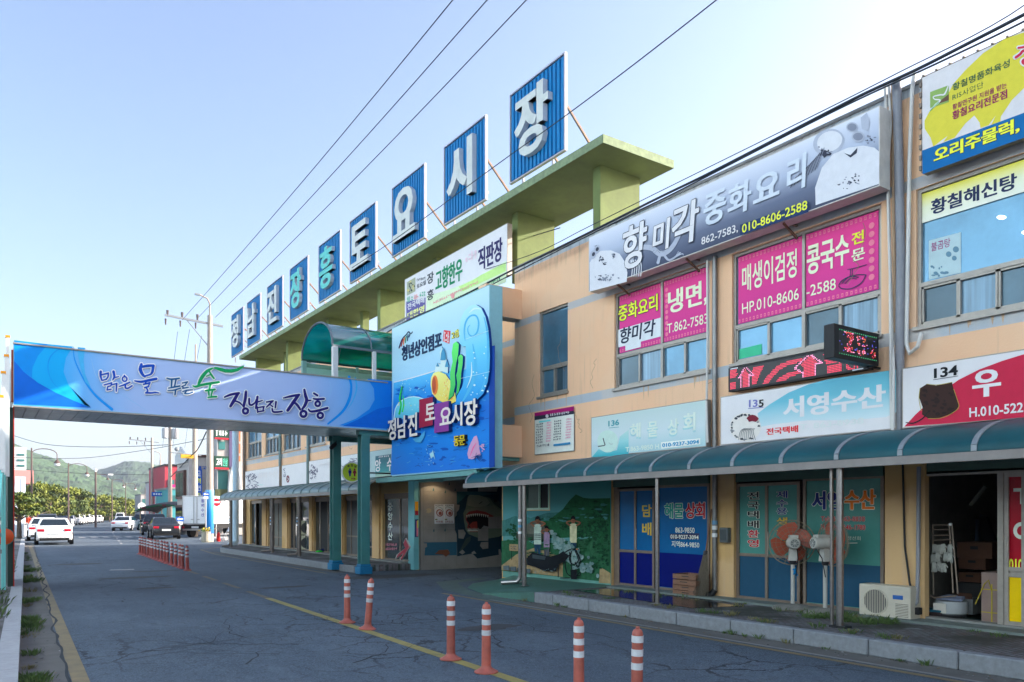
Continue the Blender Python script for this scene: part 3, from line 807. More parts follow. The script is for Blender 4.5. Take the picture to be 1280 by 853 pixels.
for pts in ([(720, 545), (740, 560), (790, 558), (840, 530), (865, 490)], [(722, 538), (740, 515), (780, 495), (830, 485), (866, 486)], [(740, 530), (770, 500), (800, 495), (825, 500)], [(755, 532), (785, 505), (815, 508)], [(768, 458), (815, 448), (868, 432)], [(784, 455), (782, 495)], [(794, 453), (793, 493)]):
    A.stroke(pts, 5 if len(pts) > 3 else 4, 6, M_ink)
A.build('film', o)
o, cols, x = wins[3]
A = Art(W_(x - .002)); A.rect(-cols[1], 5.66, -cols[0], 6.06, 0, grad('yellow_white_film', [(0, sh(225, 225, 235)), (.5, sh(228, 228, 215)), (1, sh(215, 212, 40))], 5.64, 6.08))
A.quadtext('황칠해신탕', (1164, 250.6), (1164, 269.5), (1271, 250), 3, M_ink, off=.035)
A.build('film', o)
A = Art(W_(x + .012)); A.px([(1161, 301), (1201, 290.5), (1201, 341), (1161, 350)], 0, flat('poster_paper', sh(165, 195, 220)))
A.quadtext('불곰탕', (1164, 304), (1164, 315), (1188, 304), 2, flat('poster_red', sh(140, 70, 130)), off=.01)
for (u, v, r) in ((1186, 318, 3.5), (1195, 312, 3.8), (1193, 323, 3)): A.ell(u, v, r, r, 2, flat('poster_bowl', sh(90, 130, 165)))
for i in range(12): A.ell(random.uniform(1165, 1190), random.uniform(333, 345), random.uniform(1, 3), random.uniform(.8, 2), 2, MATS['poster_bowl'], 8)
A.build('poster', o)
A = Art(W_(x + .012)); A.k = 40
ml = mat('ceiling_light_glow', (.9, .95, 1), .5, var=0, emit=((.85, .95, 1), 1.1))
for (u, v) in ((1252, 272), (1283, 291)): A.ell(u, v, 6, 2.6, 1, ml, 14)
A.build('room_glimpse', o)
A = Art(W_(FX + .086)); A.px([(924, 437), (952, 430), (952, 443), (924, 449)], 0, flat('green_sheet', sh(60, 180, 150))); A.build('poster', wins[2][0])

# ---- shopfronts
def panelled(par, x, y0, y1, z0, z1, cols, rows, panes, fm=M_alubr, t=.05):
    """aluminium door leaf or shop window: bars plus one pane per cell; cols, rows are inner positions 0..1"""
    f = MB(); cs = [0] + cols + [1]; rs = [0] + rows + [1]
    f.box(x - .03, x + .03, y0, y1, z0, z0 + t, fm); f.box(x - .03, x + .03, y0, y1, z1 - t, z1, fm)
    f.box(x - .03, x + .03, y0, y0 + t, z0 + t, z1 - t, fm); f.box(x - .03, x + .03, y1 - t, y1, z0 + t, z1 - t, fm)
    yy = [y1 - (y1 - y0) * c for c in cs]; zz = [z0 + (z1 - z0) * r for r in rs]
    for c in yy[1:-1]: f.box(x - .028, x + .028, c - t / 2, c + t / 2, z0 + t, z1 - t, fm)
    for r in zz[1:-1]: f.box(x - .026, x + .026, y0 + t, y1 - t, r - t / 2, r + t / 2, fm)
    return f, yy, zz
def leaf(name, x, u0, u1, z0, z1, cols, rows, pm, fm=M_alubr):
    """pm[row][col]"""
    y0, y1 = yat(u1, x), yat(u0, x)
    f, yy, zz = panelled(BL, x, y0, y1, z0, z1, cols, rows, pm, fm)
    o = f.build(name, BL)
    if name == 'shop_door':
        yc = yy[1] if len(yy) > 2 else yy[0]
        h = MB(); h.tube([(x - .045, yc - .055, z0 + .75), (x - .06, yc - .055, z0 + .8), (x - .06, yc - .055, z0 + 1.1), (x - .045, yc - .055, z0 + 1.15)], .011, M_alu, 6); h.build('handle', o)
    for r in range(len(zz) - 1):
        for c in range(len(yy) - 1):
            MB().box(x - .004, x + .006, yy[c + 1], yy[c], zz[r], zz[r + 1], pm[r][c]).build('pane', o)
    return o
XS = 10.70
M_fteal = flat('teal_window_film', sh(66, 128, 134), .15); M_fnavy = flat('dull_blue_film', sh(32, 72, 108), .25)
M_fblue = flat('bright_blue_film', sh(10, 85, 152), .25); M_froyal = flat('royal_blue_film', sh(2, 16, 108), .25)
M_fred = flat('red_film', sh(150, 12, 40), .3); M_fyel = flat('yellow_film', sh(205, 180, 0), .3)
M_header = mat('green_header_board', sh(32, 82, 80), .5, var=.2, scale=4, dirt=.3)
for _, u0, u1, z0, z1 in SHOP[:3]:
    MB().box(XS - .05, XS + .03, yat(u0, XS), yat(u1, XS), 2.2, 2.37, M_header).build('header_board', BL)
for _, u0, u1, z0, z1 in SHOP[3:]:
    MB().box(XS - .04, XS + .03, yat(u0, XS), yat(u1, XS), 2.16, 2.31, M_alubr).build('header_board', BL)
# blue shop
od = leaf('shop_door', XS, 773, 819, .21, 2.16, [.49], [.36], [[M_froyal, M_froyal], [M_fblue, M_fblue]])
ow = leaf('shop_window', XS, 822, 888, .21, 2.2, [], [], [[M_fblue]])
A = Art(W_(XS - .006)); a0, _ = A.p.st(824.5, 0); a1, _ = A.p.st(885.5, 0); A.rect(a0, .27, a1, .92, 0, M_froyal)
A.build('film', ow)
A = Art(W_(XS - .012)); A.p.zoom(740, 560, 3.876)
mg = flat('gold_lettering', sh(190, 170, 70))
A.quadtext('담', (243, 275), (243, 335), (288, 275), 0, mg, off=.025); A.quadtext('배', (243, 362), (243, 424), (288, 362), 0, mg, off=.025)
A.build('lettering', od)
A = Art(W_(XS - .012)); A.p.zoom(740, 560, 3.876)
A.quadtext('해물', (352, 268), (352, 342), (443, 268), 0, flat('teal_lettering', sh(30, 140, 140)), off=.04, outline=(.03, flat('white_lettering', sh(200, 215, 225))))
A.quadtext('상회', (453, 265), (453, 342), (547, 265), 0, flat('crimson_lettering', sh(165, 25, 50)), off=.04, outline=(.03, MATS['white_lettering']))
A.quadtext('863-9850', (404, 385), (404, 411), (497, 384), 0, MATS['white_lettering'], off=.012)
A.quadtext('지역864-9850', (386, 450), (386, 480), (520, 449), 0, MATS['white_lettering'], off=.012)
A.px([(377, 416), (520, 414), (520, 443), (377, 444)], 0, M_ink)
A.quadtext('010-9237-3094', (381, 420), (381, 440), (517, 419), 2, MATS['white_lettering'], off=.02)
A.build('lettering', ow)
MB().box(XS - .03, XS + .03, yat(773, XS) , yat(764, XS), .2, 2.2, M_alubr).build('door_jamb', BL)
# fish shop
od = leaf('shop_door', XS, 922, 1001, .21, 2.17, [.49], [.385], [[M_fnavy, M_fnavy], [M_fteal, M_fteal]])
ow = leaf('shop_window', XS, 1005, 1106, .21, 2.22, [], [], [[M_fteal]])
MB().box(XS - .03, XS + .03, yat(922, XS), yat(917, XS), .2, 2.2, M_alubr).build('door_jamb', BL)
A = Art(W_(XS - .006)); a0, _ = A.p.st(1007, 0); a1, _ = A.p.st(1103, 0); A.rect(a0, .27, a1, .90, 0, M_fnavy); A.build('film', ow)
mwh = MATS['white_lettering']; mbk = flat('black_lettering', sh(22, 26, 34)); mrd = MATS['crimson_lettering']; mbl = flat('blue_lettering', sh(20, 40, 120)); mor = flat('orange_lettering', sh(205, 110, 30))
A = Art(W_(XS - .012)); A.p.zoom(900, 570, 3.707)
for i, (ch, m_) in enumerate(zip('전국택배환영', (mbk, mbk, mbk, mbk, mrd, mrd))):
    y_ = 168 + i * 43.8; A.quadtext(ch, (129, y_), (129, y_ + 35), (180, y_), 0, m_, off=.03, outline=(.035, mwh))
for ch, y_, m_ in (('제', 163, mbl), ('수', 204, mbl), ('용', 240, mbl), ('생', 285, mg), ('선', 328, mg), ('고', 366, mg)):
    A.quadtext(ch, (263, y_), (263, y_ + 33), (313, y_), 0, m_, off=.03, outline=(.035, mwh if m_ is mbl else mbl))
A.build('lettering', od)
A = Art(W_(XS - .012)); A.p.zoom(900, 570, 3.707)
A.quadtext('서영', (428, 165), (428, 250), (560, 163), 0, mbl, off=.05, outline=(.035, mwh)); A.quadtext('수산', (578, 158), (578, 250), (720, 156), 0, mor, off=.05, outline=(.035, mwh))
A.quadtext('Tel:061-863-8838', (468, 280), (468, 303), (672, 279), 0, mrd, off=.02, outline=(.02, mwh)); A.quadtext('H.P:010-3646-1780', (468, 317), (468, 341), (674, 316), 0, mrd, off=.02, outline=(.02, mwh))
A.quadtext('생선회', (590, 372), (590, 390), (652, 371), 0, mwh, off=.0); A.px([(590, 403), (637, 402), (637, 406), (590, 407)], 0, mwh)
A.build('lettering', ow)
# open shop at the right
o = MB()
yL, yR = yat(1155.7, XS), yat(1400, XS)
for (a, c) in ((yat(1158.5, XS), yL), (yat(1256, XS), yat(1248.5, XS)), (yat(1290, XS), yat(1284, XS))): o.box(XS - .04, XS + .04, a, c, .25, 2.2, M_alu)
o.box(XS - .04, XS + .04, yR, yat(1290, XS), .25, 2.2, M_fred)
o.box(XS - .05, XS + .05, yR, yL, 2.17, 2.23, M_alu); o.box(XS - .08, XS + .1, yR, yL, .19, .25, M_conc)
o = o.build('shop_front', BL)
A = Art(W_(XS)); A.p.zoom(1060, 560, 3.554)
o2 = leaf('shop_door', XS, 1256.5, 1283.5, .25, 2.17, [], [.33, .37], [[M_fyel], [M_alu], [M_fred]], M_alu)
A = Art(W_(XS - .012)); A.p.zoom(1060, 560, 3.554)
A.quadtext('ㅜ', (738, 180), (738, 250), (808, 180), 0, mwh, off=.06); A.ell(770, 368, 36, 38, 0, mwh); A.ell(770, 368, 19, 21, 2, M_fred)
A.quadtext('010-', (715, 492), (715, 545), (790, 491), 0, M_yelg, off=.03); A.build('lettering', o2)
b = MB()      # the room behind
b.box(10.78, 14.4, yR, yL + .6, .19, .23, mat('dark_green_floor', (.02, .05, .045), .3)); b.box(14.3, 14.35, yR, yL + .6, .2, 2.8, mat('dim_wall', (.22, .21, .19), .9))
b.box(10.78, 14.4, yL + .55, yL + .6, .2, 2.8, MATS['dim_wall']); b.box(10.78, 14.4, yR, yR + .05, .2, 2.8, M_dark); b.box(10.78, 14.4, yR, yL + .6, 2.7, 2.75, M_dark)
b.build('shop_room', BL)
# left hand shops
def lshop(u0, u1, cols, rows, pm, name='shop_window'): return leaf(name, XS, u0, u1, .21, 2.18, cols, rows, pm)
M_gl = mat('shop_glass', (.045, .06, .065), .04, metal=.25, var=.2, scale=.8, spec=.7)
M_scr = mat('grey_screen', (.07, .075, .075), .7, var=.15)
M_gldoor = flat('grey_door_panel', sh(92, 98, 104), .5)
lshop(312.5, 320.5, [], [], [[M_gl]]); MB().box(XS + .1, XS + .15, yat(329, XS), yat(321, XS), .2, 2.2, M_dark).build('dark_doorway', BL)
lshop(335, 342.5, [], [], [[M_dark]]); lshop(343, 354, [.5], [.22], [[M_gldoor, M_gldoor]] * 2, 'shop_door')
lshop(361, 368, [], [], [[M_dark]]); lshop(368.5, 387.5, [.45], [], [[M_gl, M_gl]])
lshop(392, 423, [.3, .62], [], [[M_gl, M_dark, M_gl]])
lshop(430.5, 449, [.5], [.34], [[M_scr, M_scr]] * 2, 'screen_door'); lshop(450, 466.5, [], [.18], [[M_gl], [M_gl]])
o = lshop(478, 519, [.58], [], [[M_gl, M_gl]], 'shop_door')
A = Art(W_(XS - .012)); A.p.zoom(460, 560, 4.74)
for i, ch in enumerate('중앙수산'): A.quadtext(ch, (118, 325 + i * 58), (118, 372 + i * 58), (146, 325 + i * 58), 0, mwh, off=.02, outline=(.03, mbl))
A.scrib(104, 565, 172, 581, 0, flat('faded_red_lettering', sh(165, 100, 130)), 9); A.scrib(104, 590, 172, 606, 0, MATS['faded_red_lettering'], 8)
A.build('lettering', o)
# thin light-blue column left of the passage with stickers
o = MB().box(FX - .16, FX + .02, 20.12, 20.48, .02, 2.72, flat('light_blue_column_paint', sh(98, 165, 190), .5)).build('blue_column', BL)
A = Art(S_(20.115)); p = A.p
A.rect(10.47, 1.62, 10.58, 2.02, 0, flat('yellow_sticker', sh(205, 150, 40))); A.rect(10.47, 1.62, 10.58, 1.75, 1, flat('red_sticker', sh(150, 40, 60)))
A.rect(10.47, .98, 10.58, 1.5, 0, flat('navy_sticker', sh(40, 55, 120))); A.rect(10.52, 1.0, 10.575, 1.45, 1, flat('pink_sticker', sh(200, 120, 150))); A.rect(10.545, 1.25, 10.578, 1.47, 2, flat('lime_sticker', sh(190, 200, 60))); A.build('sticker', o)

# ---- passage with the painted tile wall
M_tile = mat('beige_wall_tiles', (.27, .25, .235), .6, var=.14, scale=2.5, dirt=.2)
PW = 20.1
b = MB(); b.box(FX + .05, 14.3, PW, PW + .1, .0, 2.75, M_tile)
o = b.build('passage_wall', BL)
MB().box(FX + 1.02, 14.5, 15.2, 20.1, 2.75, 2.85, M_conc).build('passage_ceiling', BL)
MB().box(FX - .02, FX + .12, 15.76, 20.09, 2.58, 2.75, flat('teal_beam_paint', sh(95, 150, 165), .5)).build('passage_beam', BL)
A = Art(S_(PW - .002)); P = A.p; P.zoom(520, 595, 7.108)
mgt = flat('tile_joint', (.17, .16, .145))
for x_ in (65, 160, 262, 360, 453, 548, 640, 728): A.px([(x_, 40), (x_ + 1.6, 40), (x_ + 1.6, 800), (x_, 800)], 0, mgt)
for y_ in (138, 250, 364, 480, 590, 705): A.px([(60, y_), (800, y_ - 8), (800, y_ - 6.4), (60, y_ + 1.6)], 0, mgt)
sb = flat('mural_dark_sea', (.012, .035, .055)); st_ = flat('mural_teal', (.025, .10, .12)); sg = flat('mural_shark_grey', (.14, .17, .125)); sl = flat('mural_shark_light', (.26, .27, .20)); sd2 = flat('mural_shark_dark', (.045, .065, .06)); sr = flat('mural_gum_red', (.25, .035, .035)); smt = flat('mural_mouth', (.012, .008, .008)); stt = flat('mural_tooth', (.55, .55, .48)); sbl = flat('mural_sea_blue', (.03, .11, .17))
A.px([(362, 140), (455, 140), (455, 100), (800, 95), (800, 690), (545, 735), (500, 690), (365, 715), (362, 520), (345, 480), (345, 370), (362, 350)], 2, sb)
A.px([(362, 140), (452, 140), (548, 140), (720, 160), (600, 175), (450, 170), (400, 220), (362, 250)], 3, st_)
A.px([(70, 592), (362, 588), (362, 705), (75, 708), (80, 650)], 2, sbl); A.px([(60, 600), (95, 600), (98, 630), (72, 645)], 3, M_tile)
A.px([(205, 660), (285, 655), (302, 690), (265, 720), (240, 700), (165, 695), (180, 683)], 3, flat('mural_rust', (.17, .06, .03)))
A.px([(455, 200), (470, 168), (560, 172), (650, 195), (740, 240), (790, 300), (800, 380), (800, 500), (740, 540), (640, 558), (540, 548), (470, 520), (440, 480), (425, 400), (420, 330), (440, 290)], 4, sg)
A.px([(460, 185), (480, 168), (560, 174), (630, 200), (655, 240), (620, 270), (520, 278), (455, 262)], 5, sl)
A.px([(520, 278), (620, 270), (690, 262), (760, 320), (775, 392), (690, 360), (600, 320), (500, 310), (440, 330), (450, 300)], 5, flat('mural_shark_mid', (.19, .20, .15)))
A.px([(650, 195), (740, 230), (795, 290), (800, 350), (760, 300), (690, 250)], 6, sd2); A.ell(704, 222, 16, 14, 8, smt)
A.stroke([(562, 248), (574, 238), (588, 228)], [4, 7, 3], 8, smt)
A.px([(440, 350), (470, 318), (540, 305), (620, 322), (690, 358), (660, 380), (645, 470), (560, 500), (480, 500), (452, 460), (460, 430), (440, 390)], 6, sr)
A.px([(450, 362), (480, 340), (540, 332), (620, 350), (640, 375), (640, 450), (580, 488), (500, 488), (465, 450), (470, 420), (448, 395)], 7, smt)
A.px([(470, 440), (500, 410), (540, 405), (545, 470), (490, 470)], 8, flat('mural_tongue', (.30, .04, .03)))
for i in range(11):
    x_ = 450 + i * 18.5; y_ = 352 - 16 * math.sin(PI * (i + .6) / 11); A.px([(x_ - 8, y_), (x_ + 8, y_ - 1), (x_ + 1, y_ + 27)], 9, stt)
for i in range(9):
    x_ = 462 + i * 11; A.px([(x_ - 6, 492), (x_ + 6, 493), (x_, 460)], 9, stt)
A.px([(370, 700), (440, 560), (490, 530), (480, 580), (420, 650)], 6, sd2)
for pts in ([(640, 365), (800, 360), (800, 468), (640, 468)], [(548, 472), (640, 472), (640, 578), (548, 578)], [(575, 590), (640, 585), (640, 645), (590, 652), (565, 620)], [(372, 480), (420, 478), (440, 510), (420, 560), (375, 555)], [(548, 100), (725, 100), (715, 140), (548, 140)], [(345, 255), (385, 258), (380, 300), (345, 340)], [(362, 100), (452, 100), (452, 138), (362, 138)], [(575, 470), (600, 442), (640, 452), (640, 472)], [(380, 680), (410, 655), (435, 680), (410, 700)], [(490, 680), (515, 665), (535, 690), (500, 695)], [(735, 735), (730, 655), (745, 650), (760, 700)]):
    A.px(pts, 10, M_tile)
A.px([(85, 300), (110, 288), (135, 296), (136, 322), (110, 334), (88, 325), (100, 310)], 2, flat('mural_worn_yellow', (.38, .32, .22)))
for (x_, y_) in ((155, 120), (295, 70), (348, 122), (260, 140), (158, 483), (258, 480)): A.px([(x_, y_ - 15), (x_ + 5, y_), (x_ + 4, y_ + 14), (x_ - 8, y_ + 12)], 3, st_)
A.build('shark_mural', o)
A = Art(S_(PW - .05)); P = A.p; P.zoom(520, 595, 7.108)
A.px([(164, 254), (338, 252), (338, 424), (164, 426)], 0, flat('poster_white', (.52, .55, .60)))
for k in (0, 1):
    cx = 210 + k * 86
    A.ell(cx, 330, 30, 34, 1, flat('poster_redbrown', (.25, .08, .07)), 18, rot=-.5); A.ell(cx, 330, 22, 24, 2, MATS['poster_white'], 18); A.ell(cx + 4, 333, 15, 17, 3, MATS['poster_redbrown'], 14)
    A.stroke([(cx - 36, 290), (cx - 20, 275), (cx + 20, 290), (cx + 34, 320)], 4, 2, flat('poster_teal', (.08, .20, .20))); A.scrib(cx - 38, 258, cx + 30, 268, 2, mbk, 8); A.scrib(cx - 36, 398, cx + 34, 416, 2, MATS['poster_redbrown'], 5)
    A.ell(cx - 30, 388, 12, 6, 2, flat('poster_olive', (.14, .16, .05)), 10)
A.px([(249, 254), (252, 254), (252, 425), (249, 425)], 2, mwh)
tag(A.build('poster'), 'pair of food festival posters taped on tiles beside the shark painting', 'poster')
# the lamp burning above the tiles
lp = onx(550, 602, 11.05)
t = thing('ceiling_lamp', 'small lit ceiling lamp inside the passage above the tiled shark wall', 'lamp', (11.05, 19.75, 2.7))
MB().lathe([(.09, .05), (.09, .0), (.07, -.02)], (11.05, 19.75, 2.68), M_white, 14).build('housing', t)
MB().disc((11.05, 19.75, 2.655), (0, 0, -1), .065, mat('lamp_glow', (1, .8, .5), .5, var=0, emit=((1, .72, .4), 12)), 16).build('bulb', t)
ld = bpy.data.lights.new('lamp_light', 'SPOT'); ld.energy = 6; ld.color = (1, .75, .45); ld.spot_size = R(140); ld.shadow_soft_size = .05
lo = bpy.data.objects.new('lamp_light', ld); COL.objects.link(lo); lo.location = (11.05, 19.75, 2.64); 

# ---- village mural on the front wall
A = Art(W_(FX - .004)); P = A.p
a0, _ = P.st(764, 650); a1, _ = P.st(628.6, 650)
y0m, y1m = -a0, -a1
M_msky = grad('mural_sky', [(0, sh(85, 135, 140)), (.55, sh(70, 130, 150)), (1, sh(45, 120, 125))], .2, 2.6, .7)
wx0, wx1 = sorted((-mw[0], -mw[1]))
for (s0, t0, s1, t1) in ((a1, .1, wx0 - .02, 2.7), (wx1 + .02, .1, a0, 2.7), (wx0 - .02, .1, wx1 + .02, mw[2] - .02), (wx0 - .02, mw[3] + .02, wx1 + .02, 2.7)): A.rect(s0, t0, s1, t1, 0, M_msky)
P.zoom(625, 610, 7.107)
mm = {k: mat('mural_' + k, tuple(q * .85 for q in sh(*c)), .8, var=.3, scale=7, spec=.2) for k, c in dict(far_hill=(55, 115, 125), hill=(28, 88, 62), dark_green=(16, 58, 45), bush=(20, 70, 48), field=(38, 92, 70), path=(150, 135, 110), skin=(130, 90, 75), hair=(20, 22, 30), shirt_white=(165, 190, 195), lilac=(140, 125, 170), jeans=(25, 60, 95), trousers=(70, 75, 90), black=(14, 20, 30), smoke=(92, 128, 142), smoke2=(118, 148, 162), straw=(90, 95, 95), mudwall=(60, 70, 70), stone=(75, 90, 105), cream=(190, 195, 175)).items()}
A.px([(20, 290), (60, 280), (130, 250), (190, 265), (225, 250), (270, 270), (330, 250), (420, 222), (520, 218), (560, 260), (560, 420), (20, 430)], 2, mm['far_hill'])
A.px([(380, 300), (470, 260), (560, 190), (620, 110), (675, 58), (740, 88), (800, 95), (980, 92), (985, 430), (380, 450)], 3, mm['hill'])
A.px([(15, 470), (230, 455), (300, 500), (560, 480), (985, 420), (985, 840), (15, 735)], 4, mm['field'])
A.px([(15, 690), (150, 590), (300, 535), (330, 540), (480, 580), (560, 640), (560, 790), (15, 730)], 5, mm['path']); A.px([(890, 700), (985, 760), (985, 850), (880, 845)], 5, mm['path'])
A.px([(130, 410), (230, 330), (290, 300), (380, 300), (420, 410), (330, 412)], 5, mm['straw']); A.px([(135, 410), (420, 408), (415, 470), (150, 470)], 5, mm['mudwall'])
random.seed(3)
for (cx, cy, rx, ry, n) in ((840, 260, 75, 190, 60), (860, 330, 110, 260, 70), (580, 320, 40, 60, 18), (110, 370, 45, 75, 22), (720, 360, 50, 80, 20), (930, 470, 60, 180, 60), (880, 300, 95, 240, 90), (800, 420, 120, 150, 60), (600, 330, 60, 70, 24), (250, 470, 190, 40, 30), (900, 640, 80, 90, 40)):
    for i in range(n):
        w = random.uniform(0, 2 * PI); q = math.sqrt(random.random()); x_ = cx + rx * q * math.cos(w); y_ = cy + ry * q * math.sin(w) * .8
        if x_ > 975 or x_ < 20: continue
        A.ell(x_, y_, random.uniform(6, 17), random.uniform(5, 15), 6, random.choice((mm['dark_green'], mm['bush'], mm['hill'])), 7, jag=.35)
# three children covering their ears
def kid(cx, top, s, shirt, legs, armu):
    X = lambda x_, y_: (cx + x_ * s, top + y_ * s)
    A.px([X(-30, 250), X(28, 250), X(26, 345), X(4, 345), X(0, 270), X(-4, 345), X(-28, 345)], 8, legs)
    A.px([X(-34, 82), X(-12, 72), X(12, 72), X(36, 84), X(32, 130), X(32, 252), X(-32, 252), X(-32, 130)], 9, shirt)
    A.stroke([X(-32, 90), X(-62, 62), X(-20, 48)], [15 * s, 13 * s, 10 * s], 10, mm['skin']); A.stroke([X(32, 90), X(66, 66), X(20, 48)], [15 * s, 13 * s, 10 * s], 10, mm['skin'])
    A.ell(*X(0, 45), 20 * s, 28 * s, 11, mm['skin'], 14); A.px([X(-21, 45), X(-20, 15), X(-5, 0), X(10, 2), X(21, 18), X(20, 42), X(10, 30), X(-12, 30)], 12, mm['hair'])
    A.stroke([X(-9, 46), X(-3, 47)], 3 * s, 13, mm['hair']); A.stroke([X(4, 47), X(10, 46)], 3 * s, 13, mm['hair']); A.stroke([X(-5, 60), X(6, 60)], 2.5 * s, 13, mm['hair'])
kid(347, 250, 1.0, mm['shirt_white'], mm['jeans'], 1); kid(428, 335, .8, mm['lilac'], mm['trousers'], 1); kid(665, 248, .95, mm['cream'], mm['jeans'], 1)
for y_ in (408, 424, 442, 458): A.px([(316, y_), (378, y_ - 2), (378, y_ + 4), (316, y_ + 6)], 14, mm['stone'])
for i in range(60):      # mist on the slopes and brushwork in the field
    x_ = random.uniform(390, 960); A.ell(x_, random.uniform(150 if x_ > 600 else 260, 300), random.uniform(10, 40), random.uniform(4, 12), 4, random.choice((mm['far_hill'], mm['hill'], mm['bush'])), 9, jag=.35)
    A.ell(random.uniform(40, 960), random.uniform(480, 640), random.uniform(10, 40), random.uniform(3, 8), 4.5, random.choice((mm['bush'], mm['field'], mm['hill'])), 9, jag=.35)
for i in range(150):
    q = random.random(); x_ = 480 + q * 330 + random.uniform(-50, 60) * (.4 + q); y_ = 500 + (q - .2) * 300 + random.uniform(-60, 60)
    if x_ > 890 or y_ > 830: continue
    A.ell(x_, y_, random.uniform(10, 24), random.uniform(8, 22), 7, random.choice((mm['smoke'], mm['smoke2'])), 9, jag=.2)
# puffed rice machine
A.px([(228, 655), (310, 570), (400, 595), (470, 610), (540, 590), (585, 560), (600, 580), (640, 600), (600, 650), (540, 680), (520, 740), (420, 740), (330, 700), (250, 680)], 15, mm['black'])
A.px([(310, 590), (430, 610), (420, 640), (310, 625)], 16, flat('mural_gunmetal', sh(45, 58, 70)))
for pts in ([(590, 580), (650, 545), (720, 545)], [(540, 660), (540, 790)], [(600, 660), (620, 760), (690, 800)], [(640, 570), (660, 720)], [(560, 800), (640, 800)], [(700, 560), (735, 640), (715, 705), (690, 660)], [(660, 560), (640, 640), (680, 680), (720, 640), (690, 560)]): A.stroke(pts, 9, 17, mm['black'])
A.px([(648, 725), (705, 725), (705, 812), (655, 810)], 17, mm['black']); A.stroke([(705, 780), (735, 750), (735, 775), (712, 780)], 6, 17, mm['black']); A.ell(710, 545, 12, 7, 18, mm['skin'])
for i in range(4): A.px([(50 + i * 62, 690 + i * 10), (105 + i * 62, 688 + i * 10), (105 + i * 62, 735 + i * 8), (50 + i * 62, 725 + i * 8)], 15, mm['stone'])
for i in range(26): A.ell(random.uniform(330, 520), random.uniform(715, 765), 4, 3, 16, mm['smoke2'], 6)
A.px([(105, 498), (182, 502), (182, 562), (105, 558)], 15, mm['path']); A.px([(122, 560), (128, 560), (128, 640), (122, 640)], 15, mm['black'])
for y_ in (515, 535): A.scrib(117, y_, 172, y_ + 13, 17, mm['jeans'], 4)
random.seed(11)
A.build('village_mural', BL)
f, yy, zz = panelled(BL, FX + .02, mw[0], mw[1], mw[2], mw[3], [.58], [], None, flat('pale_window_frame', sh(150, 185, 185), .5), .045)
o = f.build('window', BL); MB().box(FX + .03, FX + .04, mw[0], yy[1], mw[2], mw[3], M_dark).build('pane', o); MB().box(FX + .03, FX + .04, yy[1], mw[1], mw[2], mw[3], flat('frosted_pane', sh(62, 84, 84), .3)).build('pane', o)
# ================================================================ signs fixed to the front
def panel_sign(name, label, x, y0, y1, z0, z1, face, depth=.12, edge=None, group=None, cat='sign'):
    t = thing(name, label, cat, (x, (y0 + y1) / 2, z0), group)
    b = MB(); b.box(x, x + depth, y0, y1, z0, z1, edge or M_alu); o = b.build('panel', t)
    A = Art(W_(x - .001)); A.rect(-y1 + .015, z0 + .015, -y0 - .015, z1 - .015, 0, face)
    A.root = t; A.k = 1
    return t, A
SWH = mat('sign_white', sh(208, 214, 238), .4, var=.05, scale=2, dirt=.12)
# -- fish shop sign 135
x = 10.44; zb, zt = 2.83, 3.66
t, A = panel_sign('shop_sign', 'sign 135 with pale blue swoosh above the teal fish shop window', x, yat(1120.7, x), yat(900.5, x), zb, zt, SWH, group='shop signs along the front')
zf = A.p.zoom
zf(880, 420, 4.923)
pts = [(330, 478), (400, 425), (520, 350), (640, 300), (760, 268), (880, 250), (1010, 232), (1182, 208), (1184, 470), (1120, 500), (900, 520), (640, 520), (420, 545), (352, 560)]
A.px(pts, 1, grad('blue_swoosh', [(0, sh(205, 215, 238)), (.3, sh(175, 205, 232)), (.75, sh(100, 178, 215)), (1, sh(92, 172, 212))], 2.85, 3.62))
A.quadtext('서영수산', (490, 385), (490, 512), (1115, 385), 3, SWH, off=.045)
A.quadtext('전국택배', (385, 571), (385, 612), (580, 571), 3, flat('sign_red', sh(205, 50, 60)), off=.035)
for ch, u0, u1, m_ in (('1', 278, 287, flat('sign_lilac', sh(110, 115, 195))), ('3', 302, 330, flat('sign_lilac', sh(110, 115, 195))), ('5', 338, 368, mbk)): A.quadtext(ch, (u0, 395), (u0, 440), (u1, 393), 3, MATS['sign_lilac'] if ch != '5' else m_, off=.03)
A.px([(272, 446), (366, 438), (366, 442), (272, 450)], 3, MATS['sign_lilac'])
A.quadtext('T. 863-8938', (590, 545), (590, 580), (985, 530), 3, flat('faded_sign_lettering', sh(192, 206, 225)), off=.02)
A.ell(255, 562, 96, 88, 2, flat('dish_white', sh(205, 208, 222)), 26)
random.seed(5)
for i in range(26):
    w = random.uniform(0, 2 * PI); A.ell(255 + 84 * math.cos(w), 562 + 76 * math.sin(w), random.uniform(5, 13), random.uniform(4, 9), 4, random.choice((flat('dish_dark', sh(60, 65, 80)), flat('dish_grey', sh(130, 138, 155)))), 7, jag=.4)
for i in range(9): A.stroke([(215 + i * 13, 640), (225 + i * 10, 590), (250 + i * 8, 570)], 2.5, 5, MATS['dish_dark'])
A.ell(300, 508, 36, 22, 5, flat('dish_crimson', sh(110, 25, 50)), 12, jag=.3)
A.build('artwork', t)
